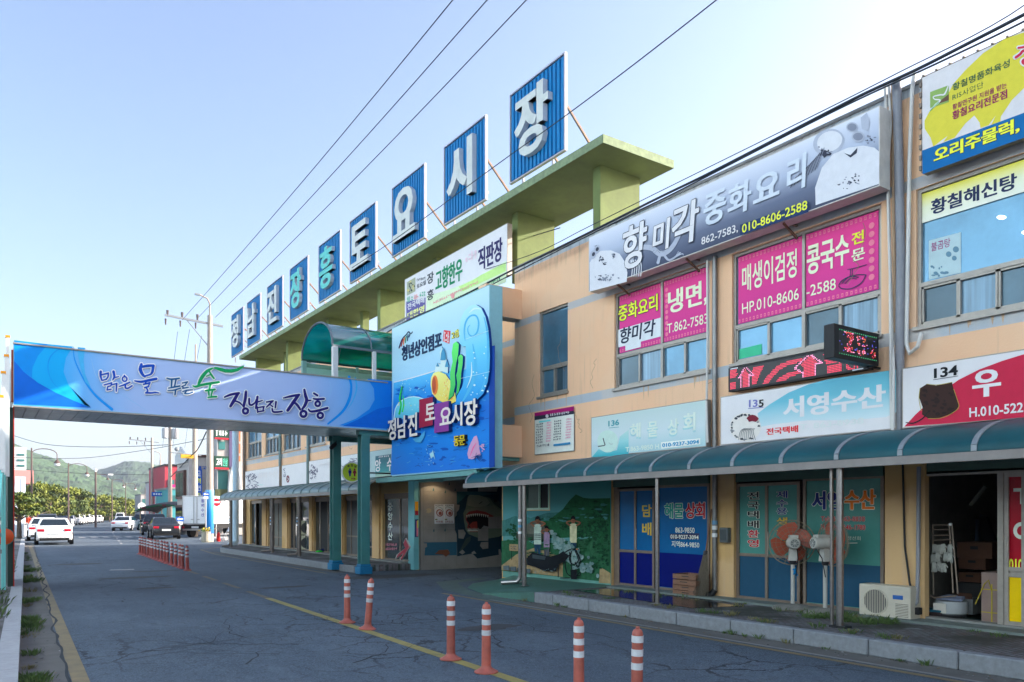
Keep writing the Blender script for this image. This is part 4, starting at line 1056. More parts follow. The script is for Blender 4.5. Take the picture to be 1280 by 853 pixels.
# -- faded sign 136
t, A = panel_sign('shop_sign', 'bleached pale blue sign 136 above the painted village wall', x, yat(883, x), yat(739, x), zb, zt, grad('faded_blue_print', [(0, sh(158, 195, 220)), (.45, sh(185, 206, 230)), (1, sh(172, 198, 216))], 2.9, 3.6), group='shop signs along the front')
A.p.zoom(735, 495, 8.258)
A.px([(35, 640), (110, 550), (190, 585), (300, 560), (330, 420), (420, 350), (420, 615)], 1, grad('faded_teal_swoosh', [(0, sh(60, 165, 195)), (.5, sh(140, 200, 222)), (1, sh(172, 205, 218))], 2.85, 3.35))
A.ell(205, 470, 108, 115, 2, flat('faded_oval', sh(178, 210, 220)), 24)
A.quadtext('136', (212, 258), (212, 318), (322, 250), 3, flat('sign_teal', sh(60, 145, 170)), off=.03); A.px([(216, 330), (320, 320), (320, 325), (216, 335)], 3, MATS['sign_teal'])
fl = flat('faded_letter', sh(196, 216, 226)); fl2 = flat('faded_letter_shadow', sh(150, 198, 222))
for ch, u0, v0, u1, v1 in (('해', 440, 290, 545, 440), ('물', 620, 270, 720, 430), ('상', 830, 245, 935, 410), ('회', 990, 185, 1110, 370)):
    A.quadtext(ch, (u0 - 6, v0 + 14), (u0 - 6, v1 + 18), (u1, v0), 3, fl2, off=.04); A.quadtext(ch, (u0, v0), (u0, v1), (u1, v0), 5, fl, off=.04)
A.quadtext('T.863-9850 H.', (390, 530), (390, 580), (750, 500), 3, fl, off=.02)
A.px([(757, 480), (1163, 438), (1163, 500), (760, 548)], 6, flat('sticker_white', sh(215, 228, 240))); A.quadtext('010-9237-3094', (772, 492), (772, 532), (1150, 468), 8, flat('sticker_blue', sh(50, 140, 200)), off=.05)
A.stroke([(160, 440), (170, 480), (175, 510), (110, 522)], 9, 5, MATS['dish_dark']); A.stroke([(220, 485), (240, 500), (260, 495)], 3, 5, MATS['dish_grey'])
A.build('artwork', t)
# -- red and white sign 134
t, A = panel_sign('shop_sign', 'red and white sign 134 with a dark skate picture above the open shop', x, yat(1420, x), yat(1127.5, x), zb, zt, SWH, group='shop signs along the front')
A.p.zoom(1060, 380, 4.264)
A.px([(300, 655), (360, 590), (470, 490), (590, 405), (700, 350), (820, 305), (940, 268), (1500, 150), (1500, 560), (940, 605)], 1, flat('sign_crimson', sh(178, 32, 72)))
A.quadtext('134', (460, 345), (460, 398), (585, 332), 3, mbk, off=.035); A.px([(455, 404), (588, 383), (588, 386), (455, 407)], 3, mbk)
A.px([(385, 450), (420, 428), (470, 435), (555, 418), (565, 460), (592, 545), (575, 570), (540, 590), (490, 608), (430, 612), (395, 590), (398, 550), (380, 500)], 3, flat('skate_brown', sh(50, 30, 28)))
for pts, w in (([(565, 455), (580, 500), (592, 548), (560, 580), (500, 608), (430, 612)], 3), ([(420, 428), (480, 432), (556, 418)], 3), ([(385, 450), (380, 510), (392, 570)], 3)): A.stroke(pts, w, 5, flat('skate_rim', sh(160, 150, 70)))
A.stroke([(310, 632), (350, 636), (400, 610), (432, 570)], [4, 7, 7, 3], 5, mbk)
random.seed(2)
for i in range(30): A.ell(random.uniform(400, 560), random.uniform(450, 590), random.uniform(5, 14), random.uniform(4, 10), 4, flat('skate_dark', sh(34, 22, 24)), 8, jag=.3)
A.quadtext('우', (668, 362), (668, 503), (812, 362), 3, SWH, off=.05)
A.quadtext('H.010-522', (648, 555), (648, 606), (935, 535), 3, SWH, off=.02)
A.build('artwork', t)
# -- long Chinese restaurant sign
x = 10.2
t, A = panel_sign('restaurant_sign', 'long grey restaurant sign with plates of food above the magenta windows', x, 5.82, 11.98, 6.18, 7.29, grad('slate_print', [(0, sh(62, 72, 104)), (.3, sh(92, 104, 140)), (.62, sh(160, 176, 215)), (1, sh(196, 208, 242))], 6.2, 7.28), depth=.26, edge=mat('sign_case', sh(205, 210, 225), .5, dirt=.25))
A.p.zoom(720, 110, 3.2)
pl = flat('plate_white', sh(196, 205, 232)); pg = flat('plate_grey', sh(120, 130, 160)); pd = flat('plate_dark', sh(50, 55, 78)); pm = flat('plate_mid', sh(160, 172, 206))
A.px([(55, 815), (55, 700), (70, 672), (100, 652), (140, 650), (175, 664), (198, 700), (206, 740), (203, 776)], 2, pl)
random.seed(9)
for (cx, cy, rx, ry, n) in ((105, 690, 22, 16, 16), (150, 672, 12, 18, 10), (120, 760, 50, 22, 26), (85, 640, 14, 20, 8), (1090, 380, 28, 22, 18), (1120, 365, 16, 20, 10), (1000, 260, 26, 14, 14), (1180, 200, 22, 26, 10)):
    for i in range(n): A.ell(cx + random.gauss(0, rx * .5), cy + random.gauss(0, ry * .5), random.uniform(1.5, 6), random.uniform(1.5, 5), 5, random.choice((pd, pg, pg)), 7, jag=.4)
for (cx, cy) in ((85, 648), (70, 668)): A.ell(cx, cy, 12, 20, 4, pm, 12, rot=.4); A.ell(cx + 2, cy - 2, 6, 9, 5, pd, 10, rot=.4)
A.px([(960, 470), (958, 400), (985, 320), (1030, 265), (1090, 240), (1150, 232), (1195, 240), (1214, 256), (1214, 385)], 2, pl)
A.ell(1012, 218, 64, 52, 1, pm, 24, rot=-.4); A.ell(1016, 215, 52, 40, 2, pl, 24, rot=-.4); A.ell(995, 262, 26, 16, 4, pd, 12, jag=.4)
A.ell(1106, 158, 24, 20, 2, pm, 16); A.ell(1106, 158, 19, 15, 3, pg, 16); A.ell(1130, 196, 26, 22, 2, pm, 16); A.ell(1130, 196, 20, 16, 3, pg, 16)
A.px([(1140, 120), (1165, 100), (1178, 140), (1170, 175), (1145, 165)], 2, pm); A.px([(1075, 262), (1100, 270), (1128, 240), (1125, 262), (1100, 280)], 4, pd)
for i in range(16): A.stroke([(860 + i * 7, 400 - i * 5), (880 + i * 7, 360 - i * 6), (905 + i * 6, 345 - i * 7)], 2.2, 2, pg if i % 2 else pd)
# pale dragon behind the letters
A.stroke([(215, 720), (240, 650), (300, 640), (340, 665), (385, 640), (420, 570), (410, 520)], [14, 18, 22, 22, 18, 14, 6], 2, pm); A.stroke([(330, 700), (345, 660), (375, 690), (420, 660)], [12, 10, 9, 4], 2, pm)
for i in range(6): A.stroke([(380, 690), (400 + i * 5, 675 - i * 2), (412 + i * 4, 655 + i * 3)], [4, 2], 3, pm)
for i in range(5): A.stroke([(225 + i * 9, 755), (228 + i * 9, 715), (222 + i * 9, 690)], [3, 5], 3, pl)
for i in range(24): A.ell(310 + i * 4.5, 655 - max(0, i - 9) * 6.5 + random.uniform(-6, 6), 2.2, 2, 4, pg, 6)
A.p.zoom()
for ch, a, bb, c in (('향', (780, 287), (780, 340), (810, 0)), ('미', (817, 281), (817, 318), (839, 0)), ('각', (841, 262), (841, 312), (875, 0))):
    A.quadtext(ch, a, bb, c, 7, SWH, off=.03, outline=(.014, flat('dark_outline', sh(35, 40, 62))), shear=.1)
for ch, a, bb, c in (('중', (881, 246), (881, 285), (908, 0)), ('화', (911, 235), (911, 273), (940, 0)), ('요', (943, 224), (943, 256), (975, 0)), ('리', (985, 201), (985, 243), (1009, 0))):
    A.quadtext(ch, a, bb, c, 7, flat('pale_sign_lettering', sh(188, 204, 236)), off=.035, shear=.06)
A.quadtext('862-7583,', (878, 297.5), (878, 308.5), (923.7, 0), 7, SWH, off=.012)
A.px([(926.5, 281.5), (1012, 252.5), (1012, 266), (926.5, 295)], 7, flat('phone_box_navy', sh(28, 52, 100))); A.quadtext('010-8606-2588', (929, 281.5), (929, 292.3), (1010.5, 0), 9, M_yelg, off=.012)
A.build('artwork', t)
b = MB()
for y in (11.2, 9.4, 7.4): b.bar((10.46, y, 6.2), (10.6, y, 6.2), .03, .03, M_alubr); b.bar((10.25, y, 6.165), (10.6, y, 6.0), .03, .03, mat('rusty_iron', (.16, .08, .045), .8, var=.4, scale=9))
b.build('bracket', t)
# -- yellow banner sign at the right edge
x = 10.36
t, A = panel_sign('banner_sign', 'yellow and blue restaurant banner at the top right of the front', x, yat(1500, x), yat(1151.5, x), 6.22, 7.5, flat('banner_white', sh(196, 200, 222), .6), depth=.16, edge=M_alubr)
A.p.zoom(1140, 30, 4.493)
A.px([(72, 590), (70, 545), (100, 490), (190, 420), (230, 340), (300, 260), (400, 165), (520, 85), (629, 48), (900, -60), (900, 190), (640, 350), (560, 430), (500, 520), (495, 555), (440, 578), (470, 515), (430, 570), (385, 585), (380, 555), (350, 515), (300, 560), (240, 640), (175, 665), (200, 630), (165, 655), (120, 690), (105, 640)], 1, flat('mustard_print', sh(196, 192, 68)))
A.px([(57, 712), (629, 500), (900, 400), (900, 560), (629, 640), (60, 845)], 2, flat('print_blue', sh(0, 95, 170)))
gd = flat('print_green', sh(50, 90, 70)); pp = flat('print_plum', sh(135, 35, 90))
A.quadtext('황칠명품화육성', (228, 338), (228, 380), (550, 0), 4, gd, off=.018); A.quadtext('RIS사업단', (228, 397), (228, 432), (402, 0), 4, gd, off=.0)
A.quadtext('황칠연구원 지원을 받는', (228, 454), (228, 486), (533, 0), 4, pp, off=.015); A.quadtext('황칠요리전문점', (228, 493), (228, 542), (535, 0), 4, pp, off=.035)
A.quadtext('오리주물럭,', (126, 706), (126, 786), (603, 0), 4, M_yelg, off=.05, outline=(.035, flat('print_navy', sh(25, 45, 80))))
A.px([(103, 384), (208, 345), (208, 440), (103, 474)], 3, flat('logo_green', sh(125, 160, 95))); A.px([(150, 450), (208, 430), (208, 395), (170, 425)], 4, flat('logo_brown', sh(95, 75, 65)))
A.stroke([(104, 488), (135, 455), (160, 430), (130, 425), (122, 410), (160, 400), (185, 395), (206, 346)], [4, 10, 8, 6, 6, 8, 9, 4], 5, SWH); A.stroke([(104, 490), (128, 464), (152, 440)], 4, 6, flat('logo_bright', sh(60, 165, 95)))
A.stroke([(580, 190), (610, 170), (629, 150), (680, 140)], 26, 5, SWH); A.stroke([(585, 190), (610, 172), (629, 152), (680, 140)], 14, 7, flat('print_crimson', sh(185, 35, 75)))
A.stroke([(600, 135), (629, 130), (690, 110)], 24, 5, SWH); A.stroke([(600, 137), (629, 132), (690, 112)], 12, 7, MATS['print_crimson']); A.ell(640, 215, 34, 28, 5, SWH); A.ell(640, 215, 24, 20, 7, MATS['print_crimson'])
A.build('artwork', t)
b = MB(); 
for i in range(24): y = yat(1151.5, x) - .02 - i * .17; MB().box(x - .02, x + .01, y - .03, y, 7.495, 7.512, M_alubr).build('lashing', t)
for i in range(9): MB().box(x - .02, x + .02, yat(1151.5, x) - .01, yat(1151.5, x) + .02, 6.25 + i * .14, 6.31 + i * .14, M_alubr).build('lashing', t)
# -- small menu board
x = 10.57
t, A = panel_sign('menu_board', 'white menu board with magenta heading beside the narrow window', x, yat(717.8, x), yat(668.3, x), 3.02, 3.86, flat('menu_white', sh(205, 218, 232)), depth=.025)
A.p.zoom(660, 500, 12.185)
A.px([(100, 200), (700, 98), (700, 170), (100, 250)], 1, flat('menu_magenta', sh(150, 15, 110))); A.px([(100, 250), (700, 165), (702, 215), (100, 312)], 2, flat('menu_navy', sh(45, 50, 72)))
A.ell(292, 248, 24, 28, 3, SWH, 12); A.scrib(335, 212, 640, 250, 3, SWH, 9, -45); A.px([(170, 325), (345, 300), (345, 325), (170, 352)], 3, flat('menu_cyan', sh(110, 205, 230)))
mp_ = flat('menu_pink', sh(205, 110, 170)); mdk = flat('menu_text', sh(70, 72, 88))
for r in range(8):
    y_ = 365 + r * 40; A.scrib(130, y_, 240, y_ + 26, 3, mdk, 4, -18); A.scrib(290, y_ - 26, 362, y_ - 2, 3, mp_, 5, -10)
    A.scrib(400, y_ - 48, 520, y_ - 24, 3, mdk, 4, -16); A.scrib(585, y_ - 78, 670, y_ - 54, 3, mp_, 6, -12)
A.px([(405, 678), (662, 645), (662, 680), (405, 708)], 3, flat('menu_blue', sh(45, 130, 195))); A.scrib(150, 690, 350, 725, 3, mdk, 8, -25)
A.build('artwork', t)
# -- signs of the left hand shops
x = 10.46
def lsign(u0, u1, label, face, fn, z0=2.82, z1=3.7):
    t, A = panel_sign('shop_sign', label, x, yat(u1, x), yat(u0, x), z0, z1, face, depth=.1, group='shop signs along the front'); fn(A); 
    if A.f: A.build('artwork', t)
random.seed(21)
ink = flat('sketch_ink', sh(96, 96, 128)); 
def sketch(A, cx, cy, w, h, n):
    for i in range(n):
        px_, py_ = cx + random.uniform(-w, w), cy + random.uniform(-h, h)
        A.stroke([(px_, py_), (px_ + random.uniform(-w, w) * .5, py_ + random.uniform(-h, h) * .3), (px_ + random.uniform(-w, w) * .4, py_ + random.uniform(-h, h) * .4)], 7, 2, ink)
def f1(A): A.p.zoom(300, 570, 9.846); sketch(A, 150, 320, 60, 85, 30); A.quadtext('동리수산', (225, 215), (225, 280), (465, 190), 2, flat('ghost_lettering', sh(202, 205, 225)), off=.03); A.scrib(215, 350, 290, 362, 2, flat('ghost_teal', sh(160, 205, 220)), 8)
def f2(A): A.p.zoom(300, 570, 9.846); sketch(A, 550, 205, 12, 50, 9); A.ell(590, 285, 20, 46, 2, flat('seal_maroon', sh(110, 50, 70)), 16); A.stroke([(580, 270), (600, 285), (585, 310)], 6, 4, SWH)
def f3(A): A.p.zoom(300, 570, 9.846); sketch(A, 905, 195, 38, 75, 26); A.scrib(975, 95, 1105, 130, 2, MATS['ghost_lettering'], 6, -20)
def f4(A): A.p.zoom(422, 570, 18.286); sketch(A, 370, 110, 120, 60, 26); sketch(A, 100, 250, 60, 70, 8)
def f5(A):
    A.p.zoom(422, 570, 18.286)
    A.px([(865, 10), (1225, -40), (1225, 470), (865, 490)], 1, grad('sea_print', [(0, sh(165, 195, 190)), (.2, sh(50, 140, 160)), (.6, sh(35, 105, 130)), (1, sh(75, 100, 125))], 2.84, 3.66))
    A.quadtext('앙', (862, 90), (862, 370), (990, 80), 3, SWH, off=.035); A.quadtext('수', (1130, 55), (1130, 350), (1255, 40), 3, SWH, off=.035); A.scrib(930, 5, 1180, 40, 3, SWH, 6, -20)
lsign(306.5, 349, 'white end sign with a grey ink sketch at the far left of the front', SWH, f1)
lsign(352.3, 383, 'white sign with one small maroon seal between two drainpipes', SWH, f2)
lsign(386.3, 421, 'white sign with a grey ink sketch left of the rear teal post', SWH, f3)
lsign(422.5, 461, 'white sketched sign behind the round toilet sign', flat('sign_white_left', sh(200, 212, 236)), f4)
lsign(461.5, 495, 'grey and sea-green fish shop sign partly behind the wave sign', flat('sign_pale', sh(160, 190, 212)), f5)
# -- cattle market sign high between the fins
x = 10.58
t, A = panel_sign('market_sign', 'white beef outlet sign under the green canopy above the wave sign', x, yat(634.3, x), yat(506, x), 7.5, 8.76, SWH, depth=.14)
A.p.zoom(500, 280, 7.108)
A.px([(240, 640), (420, 590), (560, 535), (700, 470), (820, 400), (945, 330), (945, 520), (60, 850), (235, 770)], 1, flat('sign_mint', sh(196, 220, 205))); A.px([(520, 560), (650, 500), (720, 455), (940, 345), (940, 420), (560, 600)], 2, flat('sign_lime', sh(180, 222, 150)))
nv = flat('sign_navy', sh(42, 38, 98)); gr = flat('sign_green', sh(10, 125, 90))
A.quadtext('직판장', (697, 225), (697, 425), (910, 0), 4, nv, off=.05); A.quadtext('고향한우', (318, 418), (318, 612), (555, 0), 4, gr, off=.05)
A.quadtext('장', (243, 448), (243, 545), (300, 0), 4, flat('sign_slate', sh(70, 75, 90)), off=.04); A.quadtext('흥', (243, 598), (243, 690), (300, 0), 4, MATS['sign_slate'], off=.04)
A.px([(57, 692), (228, 655), (228, 880), (57, 905)], 3, flat('sign_purple', sh(90, 85, 160))); A.quadtext('전국택배', (68, 712), (68, 770), (218, 0), 5, SWH, off=.03); A.quadtext('대환영', (68, 790), (68, 850), (218, 0), 5, flat('sign_paleyellow', sh(210, 220, 150)), off=.04)
A.px([(62, 520), (138, 475), (138, 600), (62, 640)], 3, flat('cow_photo', sh(150, 160, 150)))
random.seed(8)
for i in range(24): A.ell(random.uniform(70, 130), random.uniform(510, 600), random.uniform(4, 12), random.uniform(6, 16), 4, random.choice((flat('cow_dark', sh(60, 70, 70)), flat('cow_tan', sh(190, 185, 130)), MATS['cow_photo'])), 7, jag=.4)
A.quadtext('토요일', (150, 540), (150, 580), (232, 0), 4, MATS['sign_slate'], off=.03); A.scrib(152, 488, 230, 512, 4, MATS['sign_slate'], 7, -22); A.scrib(62, 648, 120, 700, 4, flat('sign_seagreen', sh(100, 175, 160)), 3, -15); A.scrib(125, 630, 170, 672, 4, flat('sign_pink', sh(230, 150, 165)), 2, -12); A.scrib(175, 608, 232, 650, 4, MATS['sign_seagreen'], 3, -15)
A.scrib(580, 262, 688, 340, 4, flat('sign_ghostpink', sh(225, 195, 225)), 4, -40); A.ell(472, 640, 16, 26, 4, MATS['sign_pink'], 12); A.scrib(300, 690, 700, 712, 4, MATS['sign_pink'], 22, -190); A.scrib(330, 730, 900, 750, 4, MATS['sign_green'], 30, -260)
A.build('artwork', t)

# -- the big wave sign
xw = 9.2; yn, yf = 14.15, 19.02; zb, zt = 2.67, 6.70
t = thing('wave_sign', 'big blue sea sign with a curling wave beside the bridge end', 'sign', (xw, 16.6, zb))
M_skyb = grad('wave_sky', [(0, sh(128, 188, 240)), (1, sh(172, 212, 246))], 4.5, 6.7); M_edge = flat('light_blue_edge', sh(125, 180, 210))
b = MB(); b.box(xw, xw + .34, yn, yf, zb, zt, M_edge); b.build('panel', t)
P = W_(xw - .001); A = Art(P); P.zoom(480, 350, 6.5625)
a0, t0 = -yf + .02, zb + .02; a1 = -yn - .02
A.rect(a0, t0, a1, zt - .02, 0, M_skyb)
deep = grad('sea_blue', [(0, sh(12, 110, 225)), (.3, sh(18, 124, 232)), (.55, sh(12, 100, 212)), (.85, sh(35, 138, 232)), (1, sh(70, 170, 240))], 2.7, 5.1)
A.p.zoom(470, 360, 3.554)
A.px([(66, 832), (80, 418), (160, 400), (240, 378), (275, 365), (330, 370), (420, 360), (505, 330), (504, 797)], 2, deep)
A.px([(80, 418), (160, 398), (240, 374), (275, 362), (275, 366), (240, 379), (160, 402), (80, 422)], 3, SWH)
# caustics and bubbles
random.seed(31)
wb = flat('water_light', sh(70, 160, 225)); wl = flat('water_pale', sh(150, 205, 238))
mo = flat('water_mottle', sh(18, 112, 218)); mo2 = flat('water_mottle_deep', sh(6, 78, 185))
for i in range(80):
    A.ell(random.uniform(95, 480), random.uniform(430, 795), random.uniform(6, 22), random.uniform(3, 9), 2.5, random.choice((mo, mo2)), 9, jag=.4)
for i in range(80):
    x_, y_ = random.uniform(85, 495), random.uniform(430, 815); A.stroke([(x_, y_), (x_ + random.uniform(4, 16), y_ + random.uniform(-7, 3)), (x_ + random.uniform(14, 26), y_ + random.uniform(-10, 5))], [1.2, 2.6, .8], 3, random.choice((wb, wb, flat('water_dark', sh(8, 62, 165)))))
for i in range(30): A.ell(random.uniform(95, 240), random.uniform(405, 470), random.uniform(1, 3.2), random.uniform(1, 3.2), 4, random.choice((wb, wl)), 8)
# pale lower dome
dm = [(80, 590)]
for k in range(13): w = PI - PI * k / 12; dm.append((172 + 88 * math.cos(w), 560 - 78 * math.sin(w)))
A.px(dm, 4, flat('dome_rim', sh(190, 225, 245))); A.px([(172 + (p[0] - 172) * .95, 562 + (p[1] - 562) * .95) for p in dm], 5, grad('dome_blue', [(0, sh(30, 150, 215)), (1, sh(110, 200, 235))], 3.9, 4.5))
for i in range(14): A.ell(random.uniform(100, 245), random.uniform(500, 560), random.uniform(2, 5), random.uniform(2, 4), 6, random.choice((wl, flat('starfish', sh(225, 205, 120)))), 6)
for pts in ([(108, 560), (116, 520), (110, 490), (120, 440)], [(122, 550), (128, 515), (124, 480)]): A.stroke(pts, [9, 7, 8, 4] if len(pts) == 4 else [7, 5, 3], 7, flat('seaweed_green', sh(40, 195, 90)))
A.build('picture', t)
# relief cut-outs standing off the panel
def relief(name, pts, dep, mf, ms, lev=0):
    dep = dep * .45
    b = MB(); base = [P.pt(*P.st(u, v), dep) for u, v in pts]; b.prism(base, (dep - .004, 0, 0), mf, ms); return b.build(name, t)
wave = [(384, 250), (380, 195), (388, 140), (405, 105), (430, 82), (455, 76), (480, 92), (498, 130), (510, 180), (516, 240), (518, 300), (516, 360), (508, 420), (490, 470), (455, 505), (400, 520), (362, 520), (372, 480), (395, 440), (408, 400), (414, 350), (412, 300), (410, 262), (396, 262)]
M_wv = grad('wave_blue', [(0, sh(14, 112, 215)), (.22, sh(45, 155, 235)), (.55, sh(90, 190, 245)), (1, sh(165, 218, 246))], 3.9, 6.45); M_side = flat('relief_side_blue', sh(10, 55, 140))
wo = relief('wave', wave, .16, M_wv, M_side)
A = Art(W_(xw - .076)); A.p.zoom(470, 360, 3.554)
wc = flat('wave_light', sh(190, 228, 248)); wd = flat('wave_mid', sh(70, 170, 235))
A.stroke([(396, 235), (392, 190), (400, 150), (420, 125), (445, 125), (456, 155), (450, 195), (430, 215), (412, 205), (408, 180), (418, 165)], [3, 6, 7, 7, 7, 7, 7, 6, 5, 4, 2], 1, wd)
A.stroke([(430, 250), (440, 320), (436, 400), (410, 460), (385, 505)], [3, 12, 14, 12, 5], 1, wd); A.stroke([(480, 130), (495, 200), (498, 300), (488, 400), (460, 470)], [3, 9, 10, 9, 3], 1, wd); A.stroke([(415, 110), (440, 92), (465, 95)], [3, 9, 3], 1, wc); A.stroke([(424, 330), (424, 390), (404, 445)], [2, 6, 2], 2, wc)
for i in range(16): A.ell(random.uniform(420, 500), random.uniform(240, 480), *(lambda r: (r, r))(random.uniform(1.5, 5)), 3, wc, 8)
A.px([(398, 228), (502, 190), (502, 191.5), (398, 229.5)], 4, wc); A.px([(378, 402), (506, 372), (506, 373.5), (378, 403.5)], 4, wc)
A.build('wave_painting', wo)
bo = relief('border_board', [(505, 262), (529, 256), (529, 795), (505, 800)], .03, flat('royal_blue_board', sh(5, 60, 160)), M_side)
ro = relief('coral_rock', [(250, 400), (262, 378), (285, 372), (315, 385), (340, 420), (358, 470), (362, 505), (330, 520), (280, 500), (255, 470), (248, 430)], .08, grad('coral_yellow', [(0, sh(240, 190, 70)), (1, sh(245, 220, 140))], 4.0, 5.1), M_side)
A = Art(W_(xw - .040)); A.p.zoom(470, 360, 3.554); A.ell(262, 432, 14, 44, 1, flat('coral_orange', sh(228, 120, 50)), 14); A.ell(258, 432, 9, 36, 2, flat('coral_dark', sh(170, 75, 45)), 14)
for i in range(22): x_, y_ = random.uniform(280, 345), random.uniform(395, 500); A.stroke([(x_, y_), (x_ + random.uniform(-8, 8), y_ + random.uniform(4, 14))], [2.4, 1], 2, random.choice((MATS['coral_orange'], flat('coral_pale', sh(250, 235, 190)))))
A.build('coral_painting', ro)
for pts in ([(330, 500), (340, 440), (338, 380), (350, 330), (346, 290), (352, 250), (366, 240), (378, 252), (374, 300), (366, 335), (360, 380), (362, 430), (352, 480)], [(366, 480), (370, 420), (366, 390), (376, 350), (374, 310), (384, 296), (396, 305), (394, 345), (388, 380), (386, 420), (378, 460)]):
    so = relief('seaweed', pts, .13, grad('weed_print', [(0, sh(20, 150, 90)), (1, sh(90, 225, 110))], 4.0, 5.8), M_side)
relief('castle', [(266, 378), (270, 345), (280, 335), (292, 340), (290, 300), (288, 290), (298, 265), (308, 290), (306, 320), (318, 318), (326, 345), (324, 380), (300, 372)], .07, flat('castle_pale', sh(185, 215, 235)), M_side)
A = Art(W_(xw - .036)); A.p.zoom(470, 360, 3.554); A.px([(286, 322), (289, 292), (298, 263), (309, 292), (310, 322)], 1, flat('castle_roof', sh(60, 140, 195))); A.px([(306, 352), (314, 318), (326, 352)], 1, MATS['castle_roof']); A.px([(266, 350), (274, 332), (282, 350)], 1, MATS['castle_roof']); A.build('castle_roof', t)
# painted shell, starfish
A = Art(P); A.k = 300; A.p.zoom(480, 470, 6.5625)
A.px([(690, 640), (705, 580), (745, 500), (768, 490), (782, 540), (790, 600), (800, 650), (770, 670), (730, 685), (700, 680)], 4, flat('shell_pink', sh(190, 150, 200))); A.stroke([(715, 655), (740, 590), (765, 550)], [4, 10, 3], 5, flat('shell_rose', sh(215, 90, 160)))
for i in range(16): A.stroke([(760, 660), (760 + random.uniform(-40, 70), 690 + random.uniform(-60, 30))], [5, 2], 5, flat('coral_navy', sh(15, 55, 130)))
for i in range(12): A.ell(random.uniform(790, 830), random.uniform(560, 620), 7, 6, 6, MATS['shell_pink'], 7)
A.px([(380, 640), (400, 630), (408, 605), (416, 640), (428, 690), (412, 660), (395, 680)], 5, wl)
for i in range(34): x_, y_ = random.gauss(370, 38), random.gauss(650, 50); A.stroke([(x_, y_), (x_ + random.uniform(-12, 12), y_ + random.uniform(-14, 14))], [5, 1], 4, random.choice((wb, wl, flat('reef_navy', sh(15, 70, 165)))))
A.px([(245, 520), (300, 500), (345, 450), (340, 500), (310, 550), (270, 545)], 4, wb)
A.build('shell_painting', t)
# lettering: raised
M_let = flat('raised_lettering', sh(205, 205, 215)); M_letside = flat('lettering_side_navy', sh(20, 50, 120))
A = Art(P); A.p.zoom(480, 470, 6.5625)
for ch, u0, v0, v1, u1 in (('정', 62, 362, 535, 128), ('남', 140, 340, 520, 215), ('진', 228, 318, 505, 303), ('시', 588, 235, 425, 675), ('장', 692, 208, 418, 798)):
    A.quadtext(ch, (u0, v0), (u0, v1), (u1, v0), 0, M_let, off=.035, depth=.11, mside=M_letside)
A.build('raised_lettering', t)
def tablet(name, pts, m1, ch, a):
    P.zoom(480, 470, 6.5625); b = MB(); base = [P.pt(*P.st(u, v), .11) for u, v in pts]; b.prism(base, (.105, 0, 0), m1, M_letside); o = b.build(name, t)
    A = Art(W_(xw - .114)); A.p.zoom(480, 470, 6.5625); A.quadtext(ch, *a, 0, M_let, off=.03); A.build('lettering', o)
tablet('red_tablet', [(320, 198), (432, 175), (432, 405), (320, 430)], flat('tablet_crimson', sh(140, 25, 62)), '토', ((338, 235), (338, 372), (418, 0)))
tablet('violet_tablet', [(445, 235), (563, 208), (563, 455), (445, 472)], flat('tablet_violet', sh(122, 55, 150)), '요', ((457, 268), (457, 410), (553, 0)))
A = Art(P); A.p.zoom(480, 470, 6.5625); A.quadtext('동문', (597, 498), (597, 582), (690, 0), 0, flat('sign_gold', sh(200, 180, 45)), off=.05, depth=.09, mside=M_black); A.build('gate_lettering', t)
A = Art(P); A.p.zoom(480, 350, 6.5625)
A.quadtext('청년상인점포', (150, 548), (150, 672), (475, 0), 0, flat('title_navy', sh(18, 50, 95)), off=.03, depth=.02, mside=M_ink); A.quadtext('2층', (560, 425), (560, 490), (625, 0), 0, flat('title_yellow', sh(225, 215, 90)), off=.025, depth=.02, mside=M_ink)
A.px([(492, 412), (548, 420), (538, 525), (484, 505)], 5, flat('seal_red', sh(205, 60, 75))); A.scrib(496, 425, 540, 470, 8, SWH, 3, 6); A.scrib(490, 468, 536, 510, 8, SWH, 3, 6)
for pts, m_ in (([(128, 560), (135, 530), (145, 500)], flat('streak_red', sh(150, 40, 50))), ([(142, 545), (150, 515), (158, 488)], MATS['streak_red']), ([(163, 530), (165, 500), (172, 475)], flat('streak_orange', sh(210, 120, 50))), ([(178, 515), (180, 490), (186, 462)], flat('streak_green', sh(40, 130, 90))), ([(195, 500), (196, 475), (200, 450)], MATS['title_navy']), ([(125, 560), (150, 490), (185, 450), (205, 425), (215, 445), (205, 470)], MATS['title_navy']), ([(205, 430), (225, 440), (235, 428)], MATS['title_navy'])): A.stroke(pts, 8, 5, m_)
A.build('title_lettering', t)
# steel frame under and behind it
b = MB(); mtb = MATS['teal_beam_paint']
b.box(xw + .04, xw + .3, yn + .6, yf + 1.1, zb - .13, zb - .003, mtb); b.bar((xw + .3, yf - .3, zb - .07), (10.6, yf - .3, zb - .07), .1, .1, mtb); b.bar((xw + .34, yf - .4, 5.2), (11.55, yf - .4, 5.2), .1, .1, mtb); b.bar((xw + .34, yn + .9, zb + .3), (10.6, yn + .9, zb + .3), .1, .1, mtb); b.build('support_frame', t)

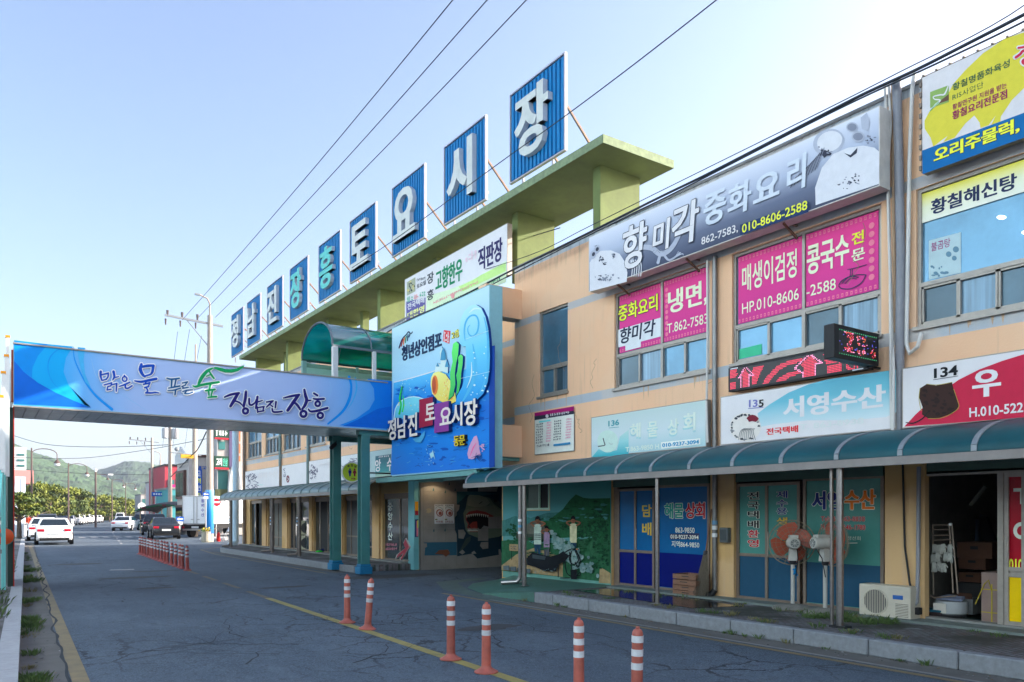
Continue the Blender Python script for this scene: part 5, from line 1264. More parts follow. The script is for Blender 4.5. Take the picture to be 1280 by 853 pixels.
# -- nine letter boards on the canopy
M_bblue = flat('board_blue', sh(0, 108, 182), .5); M_brib = flat('board_rib_blue', sh(0, 80, 150), .5); M_bframe = flat('pale_metal_frame', sh(150, 155, 180), .45, metal=.2)
M_lface = mat('letter_face_grey', (.74, .75, .69), .5, var=.1, scale=3, dirt=.25); M_lteal = mat('letter_face_teal', sh(60, 190, 200), .5, var=.1, scale=3, dirt=.2); M_lside = mat('letter_side', (.70, .72, .78), .5, var=.1, scale=4, dirt=.25)
BX = 10.5; zb, zt = 9.62, 11.70
EDGE = [(303.5, 291), (326, 309.5), (353.5, 335), (385.5, 363), (425.5, 399.5), (470.5, 438), (531.5, 491), (606.5, 557), (707.5, 638)]
COLW = ['grey letter board at the far left end of the row', 'grey letter board second from the far left end of the row', 'grey letter board left of the two with teal letters', 'teal lettered board nearer the bridge end', 'teal lettered board nearer the middle of the row', 'board lettered with three stacked grey bars on a stem', 'board lettered with a grey ring over two short stems', 'board lettered with a grey slanting stroke and one tall bar', 'large nearest letter board at the right end of the canopy']
ly = [14.18 + .0] 
for i, ch in enumerate('정남진장흥토요시장'):
    yc = sum(yat(u, BX) for u in EDGE[i]) / 2; w = 2.06
    y0, y1 = yc - w / 2, yc + w / 2
    t = thing('letter_board', 'blue ribbed ' + COLW[i], 'letter board', (BX, yc, 9.27), 'blue letter boards on the roof canopy')
    b = MB(); b.box(BX + .02, BX + .06, y0, y1, zb, zt, M_bblue)
    n = 14
    for k in range(n): yy = y0 + w * (k + .5) / n; b.box(BX - .012, BX + .02, yy - .045, yy + .045, zb + .03, zt - .03, M_bblue)
    for k in range(n + 1): yy = y0 + w * k / n; b.box(BX + .012, BX + .021, yy - .028, yy + .028, zb + .03, zt - .03, M_brib)
    b.build('panel', t)
    b = MB(); q = .035
    b.box(BX - .03, BX + .04, y0 - q, y0, zb - q, zt + q, M_bframe); b.box(BX - .03, BX + .04, y1, y1 + q, zb - q, zt + q, M_bframe); b.box(BX - .03, BX + .04, y0, y1, zb - q, zb, M_bframe); b.box(BX - .03, BX + .04, y0, y1, zt, zt + q, M_bframe); b.build('frame', t)
    A = Art(W_(BX - .013)); fw, fh = (1.24, 1.5) if ch not in '토요' else (1.38, 1.45)
    A.text(ch, -yc - fw / 2 - .05, zb + .3, -yc + fw / 2 - .05, zb + .3 + fh, 0, M_lteal if i in (3, 4) else M_lface, off=.045, depth=.13, mside=M_lside); A.build('letter', t)
    for dy in (-.55, .6):
        MB().bar((BX + .05, yc + dy, 9.27), (BX + .05, yc + dy, zb - q), .05, .05, M_bframe).build('leg', t)
        b = MB(); b.bar((BX + .09, yc + dy - .4, zb + 1.05), (12.0, yc + dy - .4, 9.28), .045, .045, mat('rusty_strut', (.30, .17, .10), .7, var=.3)); b.build('strut', t)
    b = MB(); b.box(BX + .1, BX + .16, y0 + .1, y1 - .1, zb + 1.0, zb + 1.08, M_bframe); b.box(BX + .1, BX + .16, y0 + .1, y1 - .1, zb + .2, zb + .26, M_bframe); b.build('rear_rail', t)

# ================================================================ awnings
M_poly = mat('teal_polycarbonate', (.0, .072, .092), .4, var=.25, scale=1.1, spec=.16, dirt=.12)
M_polyg = mat('dusty_polycarbonate', sh(60, 98, 112), .35, var=.12, scale=2, dirt=.2)
M_rib = flat('awning_rib_metal', sh(118, 130, 150), .45, metal=.2)
M_fascia = mat('awning_fascia', sh(142, 142, 155), .55, metal=.1, var=.15, scale=4, dirt=.5)
def awning(label, y0, y1, polym, ribs, step, z0=2.24, ribm=None):
    t = thing('awning', label, 'awning', (10.0, (y0 + y1) / 2, z0))
    prof = [(9.02 + 1.56 * (1 - math.cos(PI / 2 * k / 12)) * 1.0, z0 + .12 + .44 * math.sin(PI / 2 * k / 12)) for k in range(13)]
    prof = [(9.03, z0 + .11)] + prof[1:]
    b = MB()
    b.add([(x, y0, z) for x, z in prof] + [(x, y1, z) for x, z in prof] , [(i, i + 1, i + 14, i + 13) for i in range(12)], polym)
    b.add([(x + .01, y0, z - .012) for x, z in prof] + [(x + .01, y1, z - .012) for x, z in prof] , [(i, i + 1, i + 14, i + 13) for i in range(12)], polym)
    b.build('canopy_sheet', t, smooth=True)
    b = MB(); b.box(8.985, 9.05, y0 - .02, y1 + .02, z0, z0 + .10, M_fascia); b.build('fascia', t)
    b = MB(); b.box(10.54, 10.6, y0, y1, z0 + .54, z0 + .6, M_rib); b.build('wall_rail', t)
    y = ribs
    while y > y0 + .01:
        b = MB()
        for (xa, za), (xb, zb_) in zip(prof, prof[1:]):
            n = Vector((-(zb_ - za), 0, xb - xa)).normalized() * .014
            b.prism([(xa, y - .03, za), (xa + n.x, y - .03, za + n.z), (xb + n.x, y - .03, zb_ + n.z), (xb, y - .03, zb_)], (0, .06, 0), ribm or M_rib)
        b.build('rib', t)
        y -= step
    return t
AW1 = awning('long teal arched awning over the near shops', -6, 14.9, M_poly, 14.86, .83)
AW2 = awning('dull grey-green awning over the far shops behind the teal posts', 20.2, 36.6, M_polyg, 36.55, .83, 2.25, M_polyg)
def post(par, x, y, r, ztop, double=False, m=None, boot=True):
    b = MB(); b.tube([(x, y, SW), (x, y, ztop)], r, m or M_steel, 12)
    if boot: b.box(x - .07, x + .07, y - .07, y + .07, SW, SW + .012, M_steel)
    o = b.build('post', par)
    if double:
        b = MB(); b.tube([(x - .02, y + .12, ztop), (x - .02, y + .12, SW + .16), (x - .06, y + .16, SW + .08), (x - .28, y + .42, SW + .05)], .042, m or M_steel, 10)
        for z in (1.25, 1.5, 1.38): b.tube([(x - .02, y + .12, z), (x - .02, y + .12, z + .05)], .045, (M_white, flat('blue_tape', sh(90, 140, 190)), M_white)[int(z * 10) % 3], 10)
        b.build('downpipe', par)
    return o
post(AW1, 9.1, 12.7, .045, 2.25, True); post(AW1, 9.08, 8.95, .035, 2.25); post(AW1, 9.09, 5.72, .045, 2.25, boot=False); post(AW1, 9.09, 1.6, .045, 2.25)
b = MB(); b.box(9.03, 9.16, 5.6, 5.84, SW, SW + .03, M_black); b.tube([(9.12, 5.85, SW + .03), (9.14, 5.87, 2.25)], .025, M_steel, 8); b.build('post_foot', AW1)
M_rpost = mat('brown_painted_post', (.17, .13, .11), .6, var=.3, scale=6, dirt=.3)
for u in (289, 340.5, 374.5): post(AW2, 9.1, yat(u, 9.1), .055, 2.26, True, M_rpost)

# ================================================================ covered bridge
M_tealp = mat('teal_steel_paint', sh(42, 120, 132), .45, var=.12, scale=3, dirt=.25, spec=.6)
M_soffit = mat('galvanised_soffit', (.78, .76, .73), .34, metal=.4, var=.2, scale=1.2)
BY0, BY1 = 19.05, 21.6; bx0, bx1 = .57, 9.08; bz0, bz1 = 3.92, 5.20
BR = thing('footbridge', 'footbridge over the street carrying a long blue slogan banner', 'footbridge', (4.8, 20.3, 3.9))
b = MB(); b.box(bx0, bx1 + 1.6, BY0 + .06, BY1 - .06, bz0 + .12, bz0 + .3, M_conc); b.build('deck', BR)
b = MB()
n = 40
for i in range(n):
    xa = bx0 + (bx1 - bx0 + 1.4) * i / n; xb = bx0 + (bx1 - bx0 + 1.4) * (i + 1) / n - .012
    b.box(xa, xb, BY0 + .05, BY1 - .05, bz0 + .005, bz0 + .06, M_soffit)
b.box(bx0, bx1 + 1.4, BY0 + .06, BY1 - .06, bz0 + .06, bz0 + .1, M_black); b.build('soffit', BR)
b = MB(); b.box(bx0, bx1 + 1.5, BY1 - .04, BY1, bz0, bz1, mat('banner_back', sh(150, 165, 185), .6)); b.build('rear_parapet', BR)
M_lav = grad('banner_lavender', [(0, sh(30, 140, 240)), (.12, sh(70, 160, 245)), (.27, sh(146, 180, 245)), (.5, sh(160, 184, 244)), (.74, sh(150, 178, 242)), (.88, sh(105, 165, 242)), (1, sh(50, 140, 236))], bx0, bx1, .45, 0)
b = MB(); b.box(bx0, bx1, BY0, BY0 + .04, bz0, bz1, M_edge); bo = b.build('banner', BR)
PB = S_(BY0 - .001); A = Art(PB)
A.rect(bx0 + .01, bz0 + .01, bx1 - .01, bz1 - .01, 0, M_lav)
A.p.zoom(0, 400, 4)
A.px([(70, 102), (240, 122), (190, 180), (162, 240), (160, 290), (120, 262), (70, 205)], 2, flat('banner_azure', sh(0, 130, 235)))
A.px([(70, 204), (120, 262), (190, 315), (280, 365), (370, 405), (455, 440), (70, 420)], 3, flat('banner_royal', sh(0, 95, 218)))
A.px([(240, 122), (365, 134), (330, 190), (318, 260), (345, 330), (400, 395), (425, 428), (455, 438), (370, 405), (280, 365), (190, 315), (160, 290), (162, 240), (190, 180)], 1, grad('banner_cyan', [(0, sh(0, 155, 242)), (.55, sh(35, 165, 242)), (1, sh(120, 185, 244))], bx0 + .9, bx0 + 2.4, .45, 0))
A.stroke([(322, 128), (255, 180), (240, 250), (270, 320), (330, 370)], [1, 5, 3, 2, 1], 4, MATS['banner_azure'])
A.stroke([(368, 136), (374, 200), (420, 300), (480, 380), (560, 448)], [3, 6, 8, 12, 14], 3, flat('banner_bright', sh(0, 135, 240))); A.px([(388, 137), (426, 141), (418, 200), (425, 270), (455, 340), (425, 310), (402, 240), (390, 180)], 3, flat('banner_mid', sh(60, 165, 242)))
A.stroke([(470, 360), (560, 420), (640, 452)], [1, 3, 1], 3, flat('banner_soft', sh(130, 180, 244))); A.stroke([(560, 340), (650, 400), (740, 458)], [1, 3, 1], 3, MATS['banner_soft']); A.stroke([(455, 190), (480, 280), (530, 340)], [1, 4, 1], 3, MATS['banner_soft'])
A.p.zoom(260, 350, 4.267)
A.px([(850, 528), (990, 541), (988, 796), (700, 776), (790, 740), (860, 690), (888, 640), (884, 580)], 2, grad('banner_deep_right', [(0, sh(20, 130, 238)), (1, sh(0, 110, 226))], 8.2, 9.08, .45, 0))
A.px([(720, 780), (800, 745), (900, 690), (988, 672), (988, 796)], 3, MATS['banner_royal'])
A.stroke([(752, 518), (764, 570), (752, 640), (715, 705), (640, 768)], [14, 12, 16, 14, 10], 3, MATS['banner_bright']); A.stroke([(785, 522), (792, 580), (770, 650), (735, 700)], [6, 8, 5, 1], 3, MATS['banner_mid']); A.stroke([(640, 510), (655, 600), (600, 700), (520, 760)], [1, 4, 5, 2], 2, MATS['banner_soft'])
A.build('banner_print', bo)
A = Art(PB); A.k = 120
def brushes(strokes, m, grow, lev):
    for pts, w in strokes:
        ww = [q + grow for q in w] if isinstance(w, list) else w + grow
        A.stroke(pts, ww, lev, m)
def circ(cx, cy, r, w): return ([(cx + r * math.cos(2 * PI * k / 8 + .4), cy + r * math.sin(2 * PI * k / 8 + .4)) for k in range(9)], w)
sA = [([(118, 150), (117, 190), (130, 235)], [22, 18, 10]), ([(118, 182), (190, 165)], [12, 14]), ([(190, 166), (186, 200), (168, 224)], 12), ([(130, 234), (172, 222)], 10),
      ([(238, 150), (246, 195), (232, 228)], [22, 18, 10]), ([(246, 208), (288, 196)], [12, 7]), ([(150, 276), (222, 256)], [10, 12]), ([(220, 256), (214, 282)], 10), ([(214, 284), (184, 292)], 10), ([(184, 292), (178, 322)], 10), ([(178, 324), (216, 316)], 10), ([(226, 274), (268, 262)], 10), ([(268, 262), (264, 336)], [14, 10]),
      circ(343, 220, 22, 11), ([(340, 186), (348, 200)], [12, 8]), ([(292, 290), (345, 272), (392, 250)], [8, 14, 12]), ([(352, 275), (350, 300), (372, 308), (412, 284)], [12, 14, 14, 12]),
      ([(500, 82), (490, 130), (512, 178), (534, 200)], [22, 30, 24, 12]), ([(498, 106), (560, 96), (616, 94)], [18, 24, 18]), ([(612, 96), (604, 150), (590, 172)], [24, 22, 16]), ([(590, 176), (536, 192)], 14), ([(438, 238), (500, 246), (570, 232), (640, 218)], [10, 20, 22, 22]), ([(545, 236), (538, 262)], [18, 10]),
      ([(520, 270), (580, 256)], [12, 14]), ([(578, 258), (568, 286)], 11), ([(570, 290), (530, 302)], 12), ([(545, 300), (560, 330), (548, 346)], 12), ([(542, 350), (600, 350), (630, 346), (666, 352)], [14, 14, 13, 8])]
sA2 = [([(740, 212), (780, 222), (856, 214)], [10, 15, 14]), ([(786, 226), (782, 288)], [16, 12]), ([(826, 222), (812, 290)], [13, 11]), ([(755, 306), (805, 296), (862, 286)], [9, 13, 12]), ([(750, 330), (805, 325), (868, 306)], [8, 12, 10]), ([(822, 322), (816, 370)], [15, 11]),
       ([(884, 258), (934, 248)], [9, 12]), ([(930, 250), (912, 276)], 10), ([(914, 278), (880, 290)], 9), ([(892, 288), (890, 306)], 9), ([(888, 308), (940, 298)], 10), ([(888, 338), (930, 326), (980, 322)], [7, 11, 9]), ([(925, 332), (908, 352)], 9), ([(908, 356), (940, 358), (982, 344)], 11)]
sG = [([(1170, 118), (1120, 145), (1075, 195), (1050, 240), (1035, 275)], [10, 26, 32, 28, 16]), ([(985, 284), (1010, 292), (1060, 278), (1140, 262), (1228, 250)], [8, 18, 20, 20, 18]), ([(1140, 150), (1160, 185), (1182, 215)], [12, 16, 12]), ([(1110, 195), (1150, 178)], [8, 10]), ([(1150, 268), (1140, 312)], [20, 14]), ([(1104, 330), (1190, 318)], [14, 16]), ([(1130, 330), (1136, 372)], [16, 12]), ([(1168, 326), (1156, 376)], [14, 10]), ([(1128, 394), (1165, 388), (1205, 386)], [12, 16, 14])]
leafp = [(1165, 118), (1195, 106), (1240, 112), (1290, 126), (1340, 128), (1395, 120), (1440, 100), (1470, 92), (1450, 118), (1410, 146), (1350, 162), (1290, 160), (1240, 146), (1200, 130)]
sB = [([(150, 128), (210, 104), (286, 90)], [12, 20, 20]), ([(276, 96), (236, 165), (206, 214)], [24, 30, 22]), ([(240, 160), (290, 178), (318, 205)], [14, 14, 8]), ([(352, 76), (346, 140), (330, 215)], [22, 26, 22]), circ(348, 258, 24, 20),
      ([(382, 142), (384, 190), (404, 202), (436, 180), (448, 150)], [16, 18, 16, 12, 8]), ([(460, 124), (452, 190), (444, 232)], [20, 20, 14]), ([(462, 172), (506, 160)], [12, 9]), ([(458, 222), (462, 270)], [15, 12]), ([(464, 226), (522, 216)], [11, 13]), ([(518, 220), (512, 256)], 12), ([(466, 264), (520, 256)], 12),
      ([(545, 174), (606, 163)], [12, 14]), ([(600, 168), (572, 195), (545, 222)], [15, 14, 10]), ([(576, 196), (602, 216)], [9, 11]), ([(634, 172), (628, 228)], [16, 12]), ([(598, 236), (606, 264), (640, 268), (690, 262)], [12, 15, 15, 14]),
      ([(704, 136), (780, 118), (852, 106)], [10, 20, 20]), ([(842, 112), (800, 172), (744, 252)], [26, 30, 26]), ([(800, 170), (836, 205), (862, 244)], [16, 22, 16]), ([(900, 58), (910, 110), (922, 155), (905, 205), (880, 240)], [18, 26, 28, 26, 16]), ([(926, 160), (962, 158)], [16, 10]), circ(892, 285, 27, 22),
      ([(990, 92), (1022, 112)], [16, 18]), ([(985, 142), (1020, 148), (1084, 144)], [12, 18, 18]), circ(1026, 190, 22, 18), ([(938, 240), (960, 262), (1020, 256), (1116, 230)], [10, 18, 22, 20]), circ(1050, 300, 25, 20)]
mgl = flat('banner_glow_white', sh(226, 232, 250)); mshd = flat('banner_drop_grey', sh(120, 130, 165))
blu = flat('brush_blue', sh(10, 70, 190)); blt = flat('brush_teal_blue', sh(15, 85, 150)); grn = flat('brush_green', sh(10, 150, 95)); ind = flat('brush_indigo', sh(28, 22, 115))
A.p.zoom(110, 445, 7.53)
for grow, lev in ((22, 2), ):
    for S_k in (sA, sA2, sG): brushes([([(p[0] + 3, p[1] + 4) for p in q[0]], q[1]) for q in S_k], mshd, grow - 2, lev)
    for S_k in (sA, sA2, sG): brushes(S_k, mgl, grow, lev + .5)
A.px([(p[0] + (p[0] - 1320) * .03, p[1] + (p[1] - 126) * .45) for p in leafp], 2.6, mgl)
brushes(sA, blu, 3, 3); brushes(sA2, blt, 2.5, 3); brushes(sG, grn, 3, 3); A.px(leafp, 3.2, grn)
A.p.zoom(260, 480, 7.53)
brushes([([(p[0] + 3, p[1] + 4) for p in q[0]], q[1]) for q in sB], mshd, 18, 2); brushes(sB, mgl, 20, 2.5); brushes(sB, ind, 3, 3)
A.build('slogan', bo)
b = MB(); b.box(bx0 - .01, bx1, BY0 - .03, BY0 + .05, bz1, bz1 + .03, M_alu); b.box(bx0 - .01, bx1, BY0 - .02, BY0 + .05, bz0 - .03, bz0, M_alu); b.build('banner_rail', BR)
def ibeam(b, x, y, z0, z1, w, d, m):
    b.box(x - w / 2, x + w / 2, y - d / 2, y - d / 2 + .025, z0, z1, m); b.box(x - w / 2, x + w / 2, y + d / 2 - .025, y + d / 2, z0, z1, m); b.box(x - .015, x + .015, y - d / 2 + .025, y + d / 2 - .025, z0, z1, m)
mplinth = flat('blue_plinth_paint', sh(22, 98, 150), .6)
for (x, y) in ((8.50, 19.3), (8.5, 21.3)):
    b = MB(); ibeam(b, x, y, SW + .02, bz0, .25, .25, M_tealp); o = b.build('post', BR)
    b = MB(); b.box(x - .18, x + .18, y - .18, y + .18, SW - .15, SW + .05, mplinth); b.box(x - .15, x + .15, y - .15, y + .15, SW + .05, SW + .12, mplinth); b.build('plinth', o, bevel=.02)
b = MB(); b.box(8.3, 10.55, BY0 + .1, BY0 + .3, bz0 - .14, bz0 - .005, M_tealp); b.build('cross_beam', BR); b = MB(); b.box(8.3, 10.55, BY1 - .3, BY1 - .1, bz0 - .14, bz0 - .005, M_tealp); b.build('cross_beam', BR)
b = MB(); b.tube([(8.45, 21.2, 3.68), (8.25, 21.0, 3.55)], .06, M_black, 8); b.bar((8.5, 21.2, 3.8), (8.42, 21.18, 3.66), .04, .04, M_black); tag(b.build('security_camera', BR), None)
# green vault over its building end
M_vg = mat('green_polycarbonate', (.0, .26, .19), .15, var=.08, scale=2, trans=.35, spec=.6); M_vgd = mat('green_polycarbonate_front', (.0, .11, .09), .15, var=.1, scale=1.5, trans=.2, spec=.7)
VT = thing('walkway_canopy', 'green arched plastic canopy over the building end of the footbridge', 'canopy', (9, 20.3, 6.05))
va, vb = BY0 + .08, BY1 - .15; vx0, vx1 = 7.55, 10.55; n = 16
arc = [((va + vb) / 2 - (vb - va) / 2 * math.cos(PI * k / n), 6.06 + .78 * math.sin(PI * k / n)) for k in range(n + 1)]
for i0, i1, m_, nm in ((0, 8, M_vgd, 'front_sheet'), (8, 16, M_vg, 'rear_sheet')):
    b = MB(); s_ = arc[i0:i1 + 1]; k = len(s_); b.add([(vx0, y, z) for y, z in s_] + [(vx1, y, z) for y, z in s_], [(i, i + 1, i + 1 + k, i + k) for i in range(k - 1)], m_); b.build(nm, VT, smooth=True)
M_frm = flat('weathered_grey_metal', sh(92, 105, 125), .5, metal=.3)
for x in (vx0, 8.65, 9.7):
    MB().tube([(x, y, z + .012) for y, z in arc], .028 if x == vx0 else .018, M_frm, 6).build('hoop', VT)
b = MB(); b.bar((vx0, va, 6.05), (vx1, va, 6.05), .05, .06, M_frm); b.build('eave_rail', VT); b = MB(); b.bar((vx0, vb, 6.05), (vx1, vb, 6.05), .05, .06, flat('dark_teal_metal', sh(30, 70, 72))); b.build('eave_rail', VT)
mpp = flat('pale_post_paint', sh(178, 186, 205), .5)
for x, y, w in ((vx0, va, .13), (8.68, va, .09), (vx0, vb, .12), (9.8, va, .07), (9.2, vb, .07)):
    MB().box(x, x + w, y - w / 2, y + w / 2, bz0 + .3, 6.03, mpp if y == va else flat('rear_post_teal', sh(120, 165, 175))).build('post', VT)
b = MB(); b.box(vx0, vx1, vb - .02, vb, 5.2, 5.98, mat('rear_window_sheet', sh(120, 175, 180), .15, trans=.5, var=.1)); b.build('rear_glazing', VT)
b = MB(); b.box(vx0 + .1, vx0 + 2.9, vb - .045, vb - .03, 5.3, 5.85, flat('pale_banner', sh(140, 190, 195))); b.build('banner_strip', VT)
# ---- stair tower on the left kerb
TW = thing('stair_tower', 'teal steel stair tower with stepped white pipes at the left end of the footbridge', 'stair tower', (-.2, 20.3, 0))
M_twh = flat('white_pipe_paint', sh(196, 210, 232), .45); M_cap = flat('orange_pipe_cap', sh(225, 150, 40), .5); M_tcy = flat('turquoise_steel', sh(105, 190, 205), .5); M_dgr = mat('dark_green_mesh_panel', sh(18, 48, 46), .6, var=.1)
def dx(u, y): return ony(u, HOR, y)[0]
b = MB(); b.box(dx(9.5, 19.3), dx(17, 19.3), 19.3, 21.4, .1, 3.9, M_dgr); b.build('mesh_panel', TW)
b = MB(); b.box(dx(16.6, 19.25), dx(18, 19.25), 19.25, 19.4, .1, 5.15, flat('red_edge_strip', sh(150, 45, 40))); b.box(dx(14, 19.2), dx(17.3, 19.2), 19.2, 19.24, 4.0, 5.1, flat('rusty_red_panel', sh(150, 75, 60))); b.build('red_edge', TW)
b = MB(); 
for u in (4.5, 1.5): b.box(dx(u, 18.6), dx(u + 2.6, 18.6), 18.6, 18.85, .1, 4.4, M_tcy)
b.build('post', TW)
for u, y, vt in ((9.7, 18.2, 422), (8, 17.4, 446), (4.2, 16.5, 467), (1.2, 15.6, 497)):
    x = dx(u, y); z = ony(u, vt, y)[2]; o = MB().box(x - .03, x + .03, y, y + .12, 2.4, z, M_twh).build('pipe', TW); MB().box(x - .04, x + .04, y - .01, y + .13, z, z + .045, M_cap).build('cap', o)
b = MB()
for k in range(11): b.box(-2.2, dx(-1, 17.4), 15.2 + k * .3, 15.5 + k * .3, 1.0 + k * .27, 1.06 + k * .27, M_conc)
b.build('steps', TW)
b = MB(); b.bar((dx(-6, 15), 15, 1.0), (dx(8, 18.6), 18.6, 3.9), .06, .25, M_tcy); b.build('stringer', TW)
# ================================================================ lane bollards
M_boll = mat('bollard_red', (.58, .105, .065), .5, var=.25, scale=9, dirt=.4); M_bolld = mat('bollard_dark_red', (.40, .045, .035), .5, var=.15, scale=9, dirt=.25); M_refl = mat('reflective_white', (.74, .76, .78), .4, var=.12, scale=25, dirt=.25)
def each_own(m, lo, hi):        # every bollard fades and soils a little differently
    nt = m.node_tree; b = nt.nodes['Principled BSDF']; l = b.inputs['Base Color'].links[0]; src = l.from_socket
    oi = nt.nodes.new('ShaderNodeObjectInfo'); mr = nt.nodes.new('ShaderNodeMapRange'); mr.inputs[3].default_value = lo; mr.inputs[4].default_value = hi; nt.links.new(oi.outputs['Random'], mr.inputs[0])
    h = nt.nodes.new('ShaderNodeHueSaturation'); nt.links.new(mr.outputs[0], h.inputs['Value']); nt.links.new(src, h.inputs['Color']); nt.links.new(h.outputs[0], b.inputs['Base Color'])
    va = nt.nodes.new('ShaderNodeVectorMath'); va.operation = 'ADD'; tc = [n for n in nt.nodes if n.type == 'TEX_COORD'][0]; nt.links.new(tc.outputs['Object'], va.inputs[0]); nt.links.new(oi.outputs['Random'], va.inputs[1])
    for n in nt.nodes:
        if n.type == 'MAPPING': nt.links.new(va.outputs[0], n.inputs[0])
each_own(M_boll, .78, 1.08); each_own(M_bolld, .75, 1.15); each_own(M_refl, .72, 1.05)
def bollard(label, x, y, tilt=(0, 0), m=M_boll, group='red lane bollards near the camera'):
    t = thing('lane_bollard', label, 'bollard', (0, 0, 0), group)
    MB().lathe([(.125, .004), (.125, .014), (.10, .026), (.062, .05), (.05, .075)], (0, 0, 0), m, 18).build('base', t, smooth=True)
    MB().lathe([(.05, .06), (.047, .30), (.045, .665), (.043, .69), (.034, .71), (.016, .72), (.016, .735), (.006, .738)], (0, 0, 0), m, 18).build('tube', t, smooth=True)
    for z in (.39, .50, .61): MB().lathe([(.0485, z), (.0485, z + .055)], (0, 0, 0), M_refl, 18).build('reflector_band', t, smooth=True)
    t.location = (x, y, 0); t.rotation_euler = (tilt[0], tilt[1], random.uniform(0, 3))
    return t
ords = ['first', 'second', 'third', 'fourth', 'fifth', 'sixth', 'seventh', 'eighth', 'ninth', 'tenth', 'eleventh', 'twelfth', 'thirteenth', 'fourteenth', 'fifteenth', 'sixteenth']
near = [((434, 779), (0, 0), 'upright red bollard farthest back of the six near ones'), ((459.3, 787), (-.01, .075), 'red bollard leaning right next to the farthest near one'), ((563.5, 825), (.0, .01), 'red bollard left of the middle pair on the yellow line'),
        ((607.7, 841), (0, -.02), 'red bollard right of the middle pair on the yellow line'), ((723.5, 877), (0, .0), 'red bollard cut by the lower edge, left one of two'), ((795.5, 897), (0, -.015), 'red bollard cut by the lower edge, right one of two')]
p0 = bollard(near[0][2], 0, 0)
for i, ((u, v), tl, lb) in enumerate(near):
    o = p0 if i == 0 else copy_tree(p0)
    q = onz(u, v, 0); o.location = (q[0], q[1], .002); o.rotation_euler = (tl[0], tl[1], .4 * i); o['label'] = lb
    if i == 1: o.rotation_euler = (0, .075, -.6)
us = [175, 178.1, 181.2, 184.7, 187.7, 190.3, 194, 197.7, 201.5, 205.7, 209.4, 214.4, 219.7, 225, 228.4, 234.3]
for i, u in enumerate(reversed(us)):
    v = 693 + (u - 175) * .345; q = onz(u, v, 0)
    lb = 'red bollard, %s from the near end of the tight row up the street' % ords[i]
    if i == 0: p1 = bollard(lb, q[0], q[1], m=M_bolld, group='tight row of bollards up the street'); o = p1
    else: o = copy_tree(p1); o['label'] = lb
    o.location = (q[0], q[1], .002); o.rotation_euler = (random.uniform(-.03, .03), random.uniform(-.03, .03), i)

